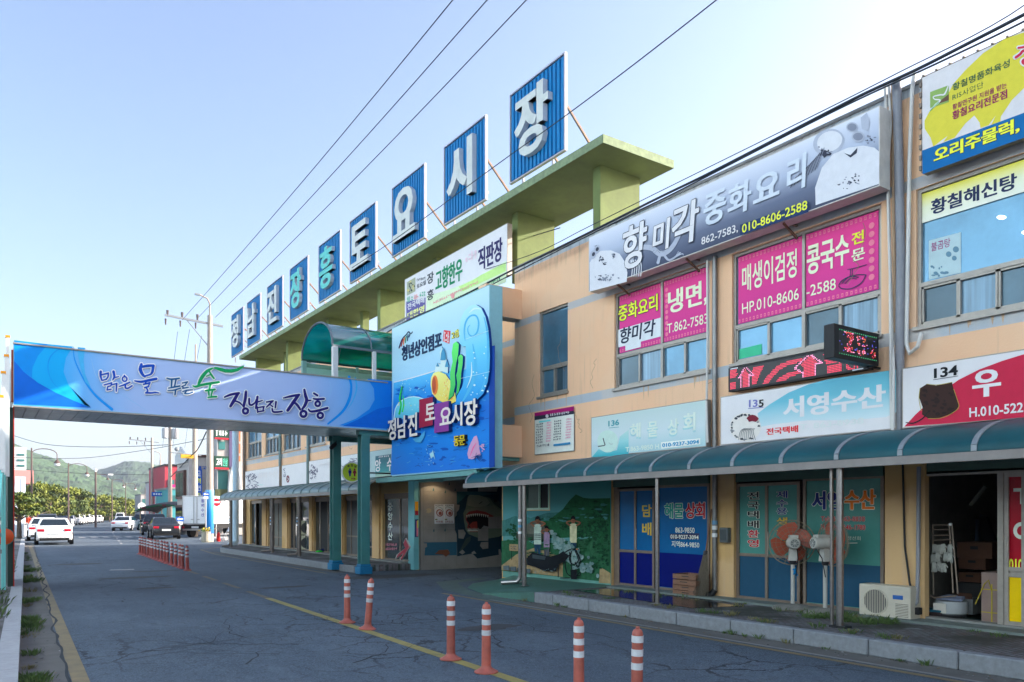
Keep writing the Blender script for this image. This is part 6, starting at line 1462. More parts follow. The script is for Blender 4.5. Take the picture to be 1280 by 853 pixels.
# ================================================================ things on the right pavement
# industrial fans
M_fanblade = mat('orange_fan_blade', sh(168, 72, 48), .45, var=.12, scale=6, dirt=.25); M_fanwhite = mat('fan_motor_white', sh(178, 186, 198), .45, var=.12, scale=8, dirt=.35); M_wire = flat('cage_wire', sh(120, 118, 112), .4, metal=.4)
def fan(label, x, y, rot, zhub, r):
    t = thing('standing_fan', label, 'fan', (0, 0, 0), 'industrial standing fans outside the fish shop')
    MB().lathe([(.30, 0), (.31, .02), (.26, .06), (.09, .085), (.05, .09)], (0, 0, 0), mat('cast_fan_base', sh(125, 130, 138), .8, var=.3, scale=7, dirt=.5), 24).build('base', t, smooth=True)
    MB().tube([(0, 0, .07), (0, 0, zhub - .28)], .03, M_fanwhite, 12).build('pole', t)
    b = MB(); b.lathe([(.04, zhub - .33), (.05, zhub - .30), (.05, zhub - .27)], (0, 0, 0), M_black, 14); b.add([(-.07, -.06, zhub - .27), (.07, -.06, zhub - .27), (.07, .06, zhub - .27), (-.07, .06, zhub - .27), (-.035, -.05, zhub + .0), (.035, -.05, zhub + .0), (.035, .05, zhub + .0), (-.035, .05, zhub + .0)], [(0, 1, 2, 3), (4, 5, 6, 7), (0, 1, 5, 4), (1, 2, 6, 5), (2, 3, 7, 6), (3, 0, 4, 7)], M_fanwhite); b.build('yoke', t)
    b = MB(); b.tube([(0, -.21, zhub), (0, -.19, zhub), (0, .06, zhub)], [.075, .09, .095], M_fanwhite, 18)
    b.disc((0, -.212, zhub), (0, -1, 0), .06, flat('motor_vent_grey', sh(90, 98, 108)), 16); b.disc((0, -.214, zhub), (0, -1, 0), .018, M_fanwhite, 10)
    for k in range(8): w = PI * k / 4; b.bar((.02 * math.cos(w), -.215, zhub + .02 * math.sin(w)), (.058 * math.cos(w), -.215, zhub + .058 * math.sin(w)), .006, .006, M_fanwhite)
    b.box(-.06, .06, -.16, .04, zhub + .08, zhub + .12, M_fanwhite); b.build('motor', t, smooth=True)
    for k in range(4):
        a = PI / 2 * k + .55; b = MB(); R_ = r * .86
        prof = [(.05, -.025), (.10, -.09), (R_ * .55, -.20), (R_ * .85, -.20), (R_, -.10), (R_ * .98, .04), (R_ * .75, .12), (R_ * .4, .10), (.06, .04)]
        ps = []
        for rad, tang in prof:
            xx = rad * math.cos(a) - tang * math.sin(a); zz = rad * math.sin(a) + tang * math.cos(a)
            ps.append((xx, .13 + tang * .32, zhub + zz))
        b.prism(ps, (0, .008, 0), M_fanblade); b.build('blade', t)
    MB().tube([(0, .06, zhub), (0, .18, zhub)], [.06, .05], M_fanblade, 14).build('hub', t)
    b = MB()
    def ring(rad, yy, th=.006): b.tube([(rad * math.cos(2 * PI * k / 36), yy, zhub + rad * math.sin(2 * PI * k / 36)) for k in range(37)], th, M_wire, 5, caps=False)
    ring(r, .12, .009)
    for q in (.3, .5, .7, .86): ring(r * q, .02 + .08 * q * q, .003); ring(r * q, .26 - .1 * q * q, .003)
    for k in range(20):
        w = 2 * PI * k / 20; c, s_ = math.cos(w), math.sin(w)
        b.tube([(.1 * c, .02, zhub + .1 * s_), (r * .6 * c, .04, zhub + r * .6 * s_), (r * c, .12, zhub + r * s_), (r * .6 * c, .22, zhub + r * .6 * s_), (.06 * c, .26, zhub + .06 * s_)], .0028, M_wire, 4, caps=False)
    b.build('cage', t)
    b = MB(); b.tube([(.02, -.18, zhub + .09), (.03, -.2, zhub - .05), (.06, -.1, zhub - .22), (.045, -.03, zhub - .5)], .008, M_black, 6); b.build('cable', t)
    t.location = (x, y, SW); t.rotation_euler = (0, 0, rot)
    return t
q = onz(990, 762, SW); f1_ = fan('orange-bladed standing fan with blue cord, facing the shop door', q[0] + .02, q[1], R(-47), 1.02, .345)
b = MB(); b.tube([(q[0] + .02 - .05, q[1] - .04, SW + .62), (q[0] + .03, q[1] - .05, SW + .6), (q[0] + .07, q[1], SW + .64)], .014, flat('blue_cord', sh(15, 115, 190)), 6); b.tube([(q[0] + .0, q[1] - .05, SW + .6), (q[0] - .04, q[1] - .06, SW + .54)], .012, MATS['blue_cord'], 6); b.tube([(q[0] + .0, q[1] - .05, SW + .6), (q[0] + .05, q[1] - .06, SW + .52)], .012, MATS['blue_cord'], 6); bb = b.build('cord', f1_); 
q = onz(1028.5, 768, SW); fan('orange-bladed standing fan turned sideways beside the steel post', q[0] + .06, q[1], R(-110), 1.04, .34)
for o in f1_.children:
    if o.name.startswith('cord'): o.matrix_parent_inverse = (Matrix.Translation(f1_.location) @ f1_.rotation_euler.to_matrix().to_4x4()).inverted() @ Matrix.Translation(f1_.location)
# air conditioner condensers
M_ac = mat('condenser_cream', sh(188, 190, 192), .5, var=.08, scale=6, dirt=.25)
def condenser(label, x, y, z, w, h, d, m, grille, group=None, rot=0):
    """front faces -x"""
    t = thing('condenser_unit', label, 'air conditioner', (0, 0, 0), group)
    MB().box(0, d, -w / 2, w / 2, .03, h, m).build('casing', t, bevel=.012)
    b = MB(); cy = w * .17; r = h * .37
    b.disc((-.002, cy, h * .5), (-1, 0, 0), r, flat('grille_dark', sh(70, 72, 82)), 28); 
    for k in range(14): yy = cy - r + 2 * r * (k + .5) / 14; hh = math.sqrt(max(0, r * r - (yy - cy) ** 2)); b.bar((-.008, yy, h * .5 - hh), (-.008, yy, h * .5 + hh), .006, .008, m if grille else MATS['grille_dark'])
    b.tube([(-.006, cy + r * math.cos(2 * PI * k / 28), h * .5 + r * math.sin(2 * PI * k / 28)) for k in range(29)], .01, m, 6, caps=False); b.build('fan_grille', t)
    b = MB()
    for k in range(9): b.box(-.004, .002, -w / 2 + .03, -w * .22, h * .12 + k * h * .045, h * .12 + k * h * .045 + .006, MATS['grille_dark'])
    if grille: b.box(-.004, .002, -w * .36, -w * .17, h * .62, h * .74, flat('blue_badge', sh(40, 85, 165)))
    b.build('louvres', t)
    b = MB(); b.box(.05, .09, -w * .4, -w * .3, 0, .03, M_black); b.box(.05, .09, w * .3, w * .4, 0, .03, M_black); b.box(d - .09, d - .05, -w * .4, w * .4, 0, .03, M_black); b.build('feet', t)
    if grille: b = MB(); b.box(d * .4, d * .75, -w / 2 - .05, -w / 2, h * .2, h * .4, M_black); b.build('valve_cover', t)
    t.location = (x, y, z); t.rotation_euler = (0, 0, rot); return t
q = onz(1106, 774, SW); condenser('white condenser unit on the pavement by the ochre pillar', q[0] - .02, q[1], SW, .74, .47, .28, M_ac, True)
for k, lb in ((0, 'cream condenser unit at the bottom of the stack of two'), (1, 'cream condenser unit on top of the stack of two')):
    q = onz(389, 689, SW); condenser(lb, q[0], q[1] + .3, SW + .01 + k * .60, .78, .59, .34, mat('condenser_grey', sh(165, 170, 160), .55, var=.08, dirt=.2), False, 'stacked condenser units', R(38))
# stacked wooden fish crates and broom
M_crate = mat('old_crate_wood', sh(122, 88, 72), .8, var=.25, scale=5, stretch=(1, 6, 6), dirt=.3)
q = onz(857, 745, SW + .01); cx, cy = q[0] + .16, q[1]
for k in range(4):
    lb = ['bottom wooden crate of the stack by the broom', 'second wooden crate up in the stack by the broom', 'third wooden crate up in the stack by the broom', 'topmost wooden crate of the stack by the broom'][k]
    t = thing('wooden_crate', lb, 'crate', (cx, cy, SW + .01 + k * .098), 'stack of flat wooden crates'); z = SW + .01 + k * .098; j = random.uniform(-.025, .025)
    for (ya, yb, xa, xb) in ((cy - .27, cy + .27, cx - .2, cx - .185), (cy - .27, cy + .27, cx + .185, cx + .2), (cy - .27, cy - .255, cx - .185, cx + .185), (cy + .255, cy + .27, cx - .185, cx + .185)):
        MB().box(xa + j, xb + j, ya + j, yb + j, z, z + .088, M_crate).build('side_board', t)
    b = MB()
    for i in range(5): b.box(cx - .18 + i * .074 + j, cx - .12 + i * .074 + j, cy - .25 + j, cy + .25 + j, z + .003, z + .012, M_crate)
    b.build('base_board', t)
    b = MB(); b.box(cx - .205 + j, cx - .2 + j, cy - .09, cy + .07, z + .045, z + .06, M_black); b.build('hand_slot', t)
t = thing('broom', 'long straw broom leaning on the wall beside the crate stack', 'broom', (10.45, yat(882, 10.45), SW))
by = yat(883, 10.45)
M_straw = mat('broom_straw', (.13, .105, .075), .9, var=.4, scale=30, stretch=(4, 4, .5)); b = MB(); random.seed(4)
for i in range(130):
    a = random.uniform(0, 2 * PI); r = random.uniform(0, .17); x0_, y0_ = 10.33 + r * .6 * math.cos(a), by + .03 + r * math.sin(a)
    b.tube([(10.42 + .025 * math.cos(a), by + .03 * math.sin(a), SW + .78), (10.39 + r * .4 * math.cos(a), by + .02 + r * .7 * math.sin(a), SW + .35), (x0_, y0_, SW + .02 + random.uniform(0, .08))], [.004, .006, .003], M_straw, 4)
b.build('bristles', t); MB().tube([(10.42, by, SW + .7), (10.56, by - .02, SW + 1.55)], .014, M_crate, 8).build('handle', t); MB().tube([(10.415, by, SW + .74), (10.43, by, SW + .82)], .036, flat('broom_binding', (.06, .05, .05)), 10).build('binding', t)
# arrow board leaning by the far glass door
x = 10.1; t = tag(MB().build('arrow_board') if False else thing('arrow_board', 'red arrow board with white border leaning by the far glass door', 'sign', (x, yat(505, x), SW)))
P = W_(x); P.zoom(478, 635, 13.12)
ar = [(378, 495), (450, 640), (300, 870), (285, 845), (345, 740), (210, 838), (230, 770), (375, 660), (342, 575)]
c = (365, 690)
b = MB(); b.prism([P.pt(*P.st(*p)) for p in ar], (.04, 0, 0), flat('arrow_rim', sh(150, 155, 170))); b.build('backing', t)
A = Art(W_(x - .003)); A.p.zoom(478, 635, 13.12); A.px([(p[0] + (c[0] - p[0]) * .14, p[1] + (c[1] - p[1]) * .07) for p in ar], 0, flat('arrow_rose', sh(135, 45, 68))); A.build('face', t)
# round toilet sign
q = ony(440, 590.5, 20.9); cx, cz = q[0], q[2]; t = thing('toilet_sign', 'round lime toilet sign on an arm from the rear wall by the teal post', 'sign', (cx, 20.9, cz))
nrm = Vector((-.25, -1, 0)).normalized()
b = MB(); b.tube([Vector((cx, 20.9, cz)), Vector((cx, 20.9, cz)) - nrm * .14], .29, M_white, 32); b.build('case', t)
b = MB(); o_ = Vector((cx, 20.9, cz)) + nrm * .004; rt = Vector((-nrm.y, nrm.x, 0)); 
b.disc(o_, nrm, .265, flat('lime_face', sh(160, 190, 55)), 32)
def tp(a, z, k=0.002): return o_ + rt * a + Vector((0, 0, z)) + nrm * k
mb_ = flat('pictogram_blue', sh(25, 30, 120)); mr_ = flat('pictogram_maroon', sh(120, 20, 60))
for s_, m_ in ((-.06, mb_), (.075, mr_)):
    b.add([tp(s_ + .028 * math.cos(2 * PI * k / 10), .085 + .028 * math.sin(2 * PI * k / 10)) for k in range(10)], [tuple(range(10))], m_)
    bw = (.045, .045, .03) if s_ < 0 else (.03, .06, .03)
    b.add([tp(s_ - bw[0], .055), tp(s_ + bw[0], .055), tp(s_ + bw[1], -.03), tp(s_ + bw[2], -.035), tp(s_ + .02, -.12), tp(s_ - .02, -.12), tp(s_ - bw[2], -.035), tp(s_ - bw[1], -.03)], [tuple(range(8))], m_)
for i, ch in enumerate('화장실'):
    v_, f_ = glyphs(ch, .03); x0 = min(p[0] for p in v_); x1 = max(p[0] for p in v_); y0 = min(p[1] for p in v_); y1 = max(p[1] for p in v_)
    b.add([tp(-.135 + i * .095 + (p[0] - x0) / (x1 - x0) * .075, (.135, .16, .135)[i] + (p[1] - y0) / (y1 - y0) * .075) for p in v_], f_, M_black)
b.add([tp(-.03, -.205), tp(.06, -.205), tp(.06, -.22), tp(.11, -.19), tp(.06, -.16), tp(.06, -.178), tp(-.03, -.178)], [tuple(range(7))], mr_)
for k in range(4): b.add([tp(-.075 + k * .04, -.15), tp(-.05 + k * .04, -.15), tp(-.05 + k * .04, -.135), tp(-.075 + k * .04, -.135)], [(0, 1, 2, 3)], M_black)
b.build('face', t); b = MB(); b.bar((cx, 20.95, cz), (10.6, 20.95, cz), .04, .04, M_black); b.build('arm', t)
# clutter beside the far shops
q = onz(361, 683, SW); t = thing('tarp_bundle', 'olive tarpaulin bundle on the pavement beside the white dish', 'bundle', (q[0], q[1], SW)); b = MB(); b.sphere((q[0] + .05, q[1], SW + .3), .42, mat('olive_tarp', (.07, .065, .03), .8, var=.4, scale=3, bump=.8), 12, (.9, 1.1, .8))
for i, v in enumerate(b.v): 
    n_ = noise.noise((v[0] * 3, v[1] * 3, v[2] * 3)) * .14; b.v[i] = (v[0] + n_, v[1] + n_, max(SW, v[2] + n_))
b.build('cover', t, smooth=True)
q = onz(367, 684, SW); t = thing('white_dish', 'round white and blue dish leaning beside the tarpaulin bundle', 'dish', (q[0], q[1], SW)); nd = Vector((-.6, -.75, .25)).normalized(); c_ = Vector((q[0], q[1] - .2, SW + .36))
b = MB(); b.tube([c_, c_ - nd * .05, c_ - nd * .1], [.3, .34, .2], flat('dish_blue', sh(80, 140, 180)), 24); b.build('rim', t); b = MB(); b.disc(c_ + nd * .004, nd, .3, flat('dish_face', sh(170, 195, 215)), 24); b.disc(c_ + nd * .008, nd, .2, flat('dish_inner', sh(105, 125, 140)), 20, r2=.15); b.disc(c_ + nd * .008, nd, .09, flat('dish_inner', sh(105, 125, 140)), 16); b.build('face', t)
b = MB(); b.box(q[0] - .1, q[0] + .35, q[1] - .35, q[1] + .3, SW, SW + .07, M_black); b.build('foot', t)
q = onz(407, 691, SW); t = thing('net_bundle', 'blue and green cleaning net left beside the rear teal post', 'net', (q[0], q[1], SW)); b = MB(); b.tube([(q[0] - .3, q[1] - .1, SW + .04), (q[0], q[1], SW + .1), (q[0] + .5, q[1] + .2, SW + .3)], [.07, .09, .03], flat('net_navy', sh(20, 35, 90)), 8); b.build('bundle', t); b = MB(); b.sphere((q[0] - .3, q[1] - .12, SW + .05), .1, flat('net_green', sh(40, 190, 60)), 8, (1.4, 1, .5)); b.build('tip', t); b = MB(); b.tube([(q[0] + .1, q[1] - .1, SW + .04), (q[0] + .55, q[1] + .1, SW + .22)], .04, flat('net_blue', sh(40, 90, 160)), 8); b.build('roll', t)
# grey box on the pillar
t = thing('meter_box', 'small grey meter box on the ochre pillar by the fish shop', 'meter box', (FX, yat(909, FX), 1.2)); y_ = yat(909, FX); MB().box(FX - .1, FX - .002, y_ - .09, y_ + .09, 1.16, 1.42, flat('meter_grey', sh(78, 88, 100), .5)).build('case', t, bevel=.015); MB().box(FX - .108, FX - .1, y_ - .06, y_ + .06, 1.2, 1.38, flat('meter_lid', sh(60, 70, 82), .5)).build('lid', t)
# things in the open shop
MW = W_(10.95)
def boxin(name, label, u0, u1, v0, v1, x, d, m, extra=None, cat='box', group='cardboard boxes in the open shop'):
    y0, z1 = onx(u1, v0, x)[1:]; y1, z0 = onx(u0, v1, x)[1:]
    z1 = onx((u0 + u1) / 2, v0, x)[2]; z0 = max(.235, onx((u0 + u1) / 2, v1, x)[2])
    t = thing(name, label, cat, (x, (y0 + y1) / 2, z0), group); MB().box(x, x + d, y0, y1, z0, z1, m).build('carton', t, bevel=.006); return t, (x, y0, y1, z0, z1)
M_card = mat('cardboard', sh(74, 50, 40), .85, var=.15, scale=4); M_card2 = mat('pale_cardboard', sh(118, 104, 108), .8, var=.12, scale=4)
t, (x, y0, y1, z0, z1) = boxin('cardboard_box', 'tall pale carton tied with yellow strap inside the open shop', 1226.5, 1249, 716, 778, 10.86, .4, M_card2)
b = MB(); st = flat('yellow_strap', sh(150, 140, 45))
for zz in (z0 + .12, z0 + .42): b.box(x - .004, x, y0, y1, zz, zz + .012, st)
b.box(x - .005, x - .001, y0 + .08, y0 + .095, z0, z0 + .5, st); b.tube([(x - .01, y0 + .09, z0 + .42), (x - .02, y0 + .12, z0 + .55), (x - .02, y0 + .17, z0 + .5), (x - .03, y1 + .06, z0 + .22)], .007, st, 5); b.build('strap', t)
for args in (('brown carton with a hand hole, top of the stack in the open shop', 1196, 1240, 678, 698, 11.6, .5), ('yellowish carton in the middle of the stack in the open shop', 1198, 1232, 697, 712, 11.62, .45), ('dark carton at the bottom of the stack in the open shop', 1198, 1226, 716, 728, 11.6, .5)):
    t, (x, y0, y1, z0, z1) = boxin('cardboard_box', *args, M_card)
    b = MB(); b.box(x - .003, x - .001, (y0 + y1) / 2 - .05, (y0 + y1) / 2 + .05, z0 + (z1 - z0) * .55, z0 + (z1 - z0) * .75, M_dark); b.build('hand_hole', t)
t, (x, y0, y1, z0, z1) = boxin('cardboard_box', 'small open white carton beside the white pot in the open shop', 1200, 1216, 749, 768, 11.1, .3, flat('white_carton', sh(85, 92, 105)))
b = MB(); b.poly([(x, y0, z1), (x, y1, z1), (x - .1, y1 + .03, z1 + .09), (x - .1, y0 - .03, z1 + .09)], M_card); b.build('flap', t)
b = MB(); b.box(11.55, 12.1, onx(1240, 700, 11.6)[1], onx(1198, 700, 11.6)[1], .235, onx(1210, 728, 11.6)[2] - .005, mat('black_shelf', (.02, .02, .022), .7)); tag(b.build('low_shelf'), 'dark low shelf carrying the brown cartons in the open shop', 'shelf')
# hand truck with hanging gloves
t = thing('hand_truck', 'steel hand truck hung with white gloves inside the open shop door', 'hand truck', (10.95, yat(1190, 10.95), .23))
P = W_(10.93); P.zoom(1150, 640, 6.32)
def h3(u, v, n=0.0): return P.pt(*P.st(u, v), n)
b = MB()
for a, c in (((232, 100), (285, 640)), ((252, 100), (322, 645)), ((102, 240), (130, 650))): b.tube([h3(*a), h3(*c, .08)], .011, M_alubr, 8)
for v in (103, 140, 185): b.tube([h3(102, v), h3(238, v)], .009, M_alubr, 6)
b.tube([h3(102, 100), h3(102, 240)], .009, M_alubr, 6); b.tube([h3(105, 225), h3(265, 218)], .009, M_alubr, 6); b.tube([h3(105, 655, .1), h3(150, 675, .12), h3(320, 660, .12)], .012, M_alubr, 6); b.tube([h3(232, 100), h3(252, 100)], .02, M_white, 8); b.build('frame', t)
mgv = mat('white_glove_cloth', sh(140, 148, 158), .9, var=.2, scale=18, bump=.4)
random.seed(12)
for i in range(11):
    u, v = 128 + (i % 4) * 42 + random.uniform(-8, 8), 255 + (i // 4) * 72 + random.uniform(-10, 10); b = MB(); n0 = .03 + .02 * (i % 3)
    b.prism([h3(u - 14, v, n0), h3(u + 16, v - 3, n0), h3(u + 20, v + 45, n0), h3(u - 18, v + 48, n0)], (-.02, 0, 0), mgv)
    for k in range(4): b.tube([h3(u - 14 + k * 10, v + 42, n0 + .01), h3(u - 18 + k * 12, v + 72 + random.uniform(-6, 6), n0 + .015)], [.010, .007], mgv, 6)
    b.tube([h3(u + 18, v + 12, n0 + .01), h3(u + 34, v + 34, n0 + .012)], [.009, .006], mgv, 6); b.build('glove', t)
t = thing('white_pot', 'round white lidded pot on the floor of the open shop', 'pot', (11.0, yat(1189, 11.0), .235)); y_ = yat(1189, 11.0)
MB().lathe([(.17, .0), (.19, .02), (.19, .04)], (11.0, y_, .24), M_dark, 20).build('foot', t); MB().lathe([(.18, .04), (.2, .06), (.2, .2), (.19, .22)], (11.0, y_, .24), flat('enamel_white', sh(132, 142, 160), .3), 24).build('body', t, smooth=True); b = MB(); b.box(10.795, 10.8, y_ - .03, y_ + .14, .3, .43, flat('pot_label', sh(170, 175, 185))); b.build('label_plate', t)
b = MB(); b.prism([(10.9, y_ - .18, .47), (11.1, y_ - .14, .5), (11.1, y_ + .1, .5), (10.88, y_ + .14, .47)], (0, 0, .03), flat('folded_cloth', sh(110, 125, 165), .8)); tag(b.build('folded_cloth'), 'folded blue and white cloth lying on the white pot', 'cloth')
t = thing('blue_basin', 'low basin with blue rim on the floor by the shop door frame', 'basin', (10.92, yat(1172, 10.92), .235)); y_ = yat(1172, 10.92); MB().lathe([(.13, 0), (.16, .07)], (10.92, y_, .236), flat('basin_brown', sh(48, 40, 45)), 18).build('bowl', t); MB().lathe([(.165, .07), (.168, .095), (.15, .1)], (10.92, y_, .236), flat('basin_blue', sh(20, 75, 105)), 18).build('rim', t)
t = thing('hanging_coat', 'dark coat and blue bag hanging at the back of the open shop', 'coat', (12.6, onx(1232, 660, 12.6)[1], 1.2)); P = W_(12.6); P.zoom(1150, 640, 6.32)
b = MB(); b.prism([h3(470, 20), h3(520, 40), h3(590, 250), (h3(470, 250)), h3(455, 140)], (.1, 0, 0), M_dark); b.build('coat', t); b = MB(); b.prism([h3(440, 60), h3(468, 60), h3(490, 245), h3(430, 245)], (.06, 0, 0), flat('blue_bag', sh(48, 62, 88))); b.build('bag', t)
b = MB(); b.tube([onx(1213, 632, 12), onx(1232, 608, 12)], .03, flat('pale_tube', sh(110, 118, 120)), 8); tag(b.build('roll_tube'), 'pale tube slanting up at the back of the open shop', 'tube')

# ================================================================ LED signs
M_led = mat('led_black', (.015, .014, .016), .4, var=0); M_lred = mat('led_red', (.25, .01, .03), .5, var=0, emit=((1, .05, .12), .55)); M_lpink = mat('led_pink', (.5, .1, .25), .5, var=0, emit=((1, .35, .6), .7)); M_lblue = mat('led_blue', (.05, .05, .4), .5, var=0, emit=((.15, .15, 1), .5)); M_lgreen = mat('led_green', (.02, .3, .12), .5, var=0, emit=((.1, .9, .4), .4)); M_lor = mat('led_orange', (.3, .05, .01), .5, var=0, emit=((1, .2, .08), .5))
x = 10.42; t = thing('led_ticker', 'long red scrolling LED sign under the magenta windows', 'LED sign', (x, yat(1000, x), 3.74))
y0, y1 = yat(1086, x), yat(910.5, x); zb, zt = 3.72, 4.12
b = MB(); b.box(x, x + .12, y0, y1, zb, zt, M_black); b.build('case', t)
A = Art(W_(x - .002)); A.rect(-y1 + .03, zb + .03, -y0 - .03, zt - .03, 0, M_led)
A.p.zoom(900, 430, 6.737)
shapes = [(M_lred, [(85, 215), (150, 200), (135, 240), (150, 255), (125, 290), (90, 290)]), (M_lred, [(90, 330), (135, 320), (135, 400), (90, 400)]), (M_lred, [(275, 205), (370, 180), (300, 345), (265, 350)]), (M_lred, [(345, 355), (400, 270), (480, 185), (600, 135), (690, 115), (690, 150), (600, 170), (510, 215), (440, 285), (405, 345)]), (M_lred, [(460, 335), (500, 285), (560, 250), (680, 225), (680, 250), (600, 275), (540, 320), (500, 335)]),
          (M_lred, [(870, 80), (950, 50), (950, 140), (1010, 120), (1015, 160), (890, 170)]), (M_lred, [(900, 190), (1020, 170), (1030, 250), (910, 268)]), (M_lred, [(1060, 140), (1075, 140), (1085, 200), (1125, 195), (1130, 150), (1140, 150), (1140, 210), (1070, 218)]), (M_lred, [(1155, 140), (1165, 140), (1165, 225), (1155, 228)]), (M_lred, [(185, 255), (215, 215), (250, 255), (245, 370), (190, 378)]), (M_lred, [(680, 180), (755, 100), (830, 160), (800, 170), (800, 280), (700, 295), (700, 190)])]
def inside(p, poly):
    c = False; n = len(poly); j = n - 1
    for i in range(n):
        if (poly[i][1] > p[1]) != (poly[j][1] > p[1]) and p[0] < (poly[j][0] - poly[i][0]) * (p[1] - poly[i][1]) / (poly[j][1] - poly[i][1]) + poly[i][0]: c = not c
        j = i
    return c
polys = [(m, [A.p.st(u, v) for u, v in pts]) for m, pts in shapes]
arrows = [[(160, 290), (213, 190), (285, 265), (247, 262), (247, 375), (180, 385), (180, 285)], [(632, 205), (755, 85), (860, 162), (805, 170), (805, 285), (695, 302), (695, 245)]]
aro = [[A.p.st(u, v) for u, v in a] for a in arrows]
A.p.zoom()
pitch = .0235; a = -y1 + .05
def near_line(p, L):
    for (x1_, y1_), (x2_, y2_) in zip(L, L[1:] + L[:1]):
        dx_, dy_ = x2_ - x1_, y2_ - y1_; k = max(0, min(1, ((p[0] - x1_) * dx_ + (p[1] - y1_) * dy_) / (dx_ * dx_ + dy_ * dy_))); 
        if math.hypot(p[0] - x1_ - k * dx_, p[1] - y1_ - k * dy_) < pitch * .55: return True
    return False
while a < -y0 - .05:
    z = zb + .045
    while z < zt - .04:
        p = (a, z); m_ = None
        if any(near_line(p, L) for L in aro): m_ = M_lpink
        else:
            for mm_, pl_ in polys:
                if inside(p, pl_): m_ = mm_; break
        if m_: A.k = 0; A.rect(a - .0085, z - .0065, a + .0085, z + .0065, 1, m_)
        z += pitch
    a += pitch
A.k = 0; A.rect(-y1 + .04, zt - .03, -y1 + .2, zt - .012, 1, M_white); A.rect(-y0 - .25, zb + .012, -y0 - .08, zb + .03, 1, M_white)
A.build('lit_dots', t)
yb = 5.97; t = thing('led_box', 'projecting black LED box hung off the front over the fish sign', 'LED sign', (9.95, yb, 3.75))
b = MB(); b.box(9.36, 10.44, yb, yb + .16, 3.74, 4.20, M_black); b.build('case', t, bevel=.01)
A = Art(S_(yb - .002)); A.rect(9.46, 3.80, 10.38, 4.14, 0, M_led)
random.seed(17); A.p.zoom(1040, 400, 13.13)
reds = [[(190, 190), (330, 180), (350, 240), (360, 300), (300, 420), (225, 440), (280, 350), (310, 290), (240, 300), (220, 240)], [(200, 450), (290, 440), (350, 450), (370, 550), (215, 520)], [(400, 270), (460, 270), (460, 350), (420, 350)], [(490, 280), (550, 310), (560, 370), (510, 380)], [(405, 385), (460, 390), (455, 430), (410, 430)], [(480, 410), (575, 420), (560, 440), (490, 440)], [(400, 500), (460, 490), (470, 590), (430, 560)], [(500, 480), (550, 490), (550, 570), (490, 570)], [(620, 560), (680, 455), (695, 490), (640, 570)], [(655, 590), (720, 510), (710, 620), (670, 640)]]
polys = [[A.p.st(u, v) for u, v in p] for p in reds]; A.p.zoom()
a = 9.48
while a < 10.37:
    z = 3.82
    while z < 4.13:
        m_ = None
        if any(inside((a, z), p) for p in polys):
            if random.random() < .72: m_ = random.choice((M_lred, M_lred, M_lor, M_lpink))
        elif random.random() < .035: m_ = M_lblue
        A.k = 0
        if m_: A.rect(a - .009, z - .0055, a + .009, z + .0055, 1, m_)
        z += .0195
    a += .0225
for i in range(18): A.rect(9.47 + i * .052, 4.125, 9.485 + i * .052, 4.135, 1, M_lgreen); A.rect(9.47 + i * .052, 3.805, 9.485 + i * .052, 3.815, 1, M_lgreen)
A.build('lit_dots', t); b = MB(); b.bar((10.3, yb + .08, 4.21), (10.6, yb + .08, 4.21), .03, .03, M_black); b.bar((10.3, yb + .08, 3.74), (10.6, yb + .08, 3.74), .03, .03, M_black); b.build('bracket', t)

# ================================================================ drain pipes, hoses, cables on the front
M_pgrey = mat('grey_drain_pipe', sh(128, 136, 160), .5, var=.12, scale=6, dirt=.3); M_pwhite = mat('white_conduit', sh(200, 206, 222), .5, var=.06, dirt=.2); M_pper = mat('painted_over_pipe', (.56, .36, .22), .7, var=.12, dirt=.25)
def pipe(name, label, cat, pts, r, m, n=10):
    o = MB().tube(pts, r, m, n).build(name, smooth=True); return tag(o, label, cat)
fx = 10.6
def pw(u, v, off): p = onx(u, v, fx - off); return p
def vpipe(u, off, z0, z1): y = yat(u, fx - off); return [(fx - off, y, z0), (fx - off, y, z1)]
t = thing('drain_pipe', 'steel drain pipe with rubber boot beside the crate broom', 'pipe', (fx - .06, yat(893.5, fx - .06), SW))
y_ = yat(893.5, fx - .06); MB().tube([(fx - .06, y_, SW + .12), (fx - .06, y_, 6.15)], .045, mat('dull_steel_pipe', sh(120, 126, 142), .35, metal=.6, var=.2, scale=8, dirt=.3), 12).build('pipe', t, smooth=True); MB().tube([(fx - .06, y_, SW + .14), (fx - .1, y_ + .04, SW + .06), (fx - .2, y_ + .12, SW + .05)], .055, M_black, 10).build('boot', t)
for z, m_ in ((1.25, M_white), (1.38, M_white), (1.47, flat('blue_tape', sh(90, 140, 190)))): MB().tube([(fx - .06, y_, z), (fx - .06, y_, z + .07)], .05, m_, 10).build('tape', t)
pipe('hose', 'thin white hose running down past the right edge of the noodle window', 'hose', [(fx - .13, yat(884, fx - .13), 6.1), (fx - .1, yat(884.5, fx - .1), 4.8), (fx - .07, yat(883.5, fx - .07), 3.7), (fx - .15, yat(883, fx - .15), 3.62), (fx - .18, yat(884.5, fx - .18), 2.9)], .02, M_pwhite, 8)
def spiral(): pass
pipe('drain_pipe', 'fat grey drain pipe between the two right hand sign fronts', 'pipe', [(fx - .02, yat(1122, fx), 7.72), (fx - .10, yat(1121, fx - .1), 7.66), (fx - .10, yat(1123.5, fx - .1), 6.6), (fx - .10, yat(1126, fx - .1), 5.2), (fx - .10, yat(1124, fx - .1), 2.8)], .06, M_pgrey, 14)
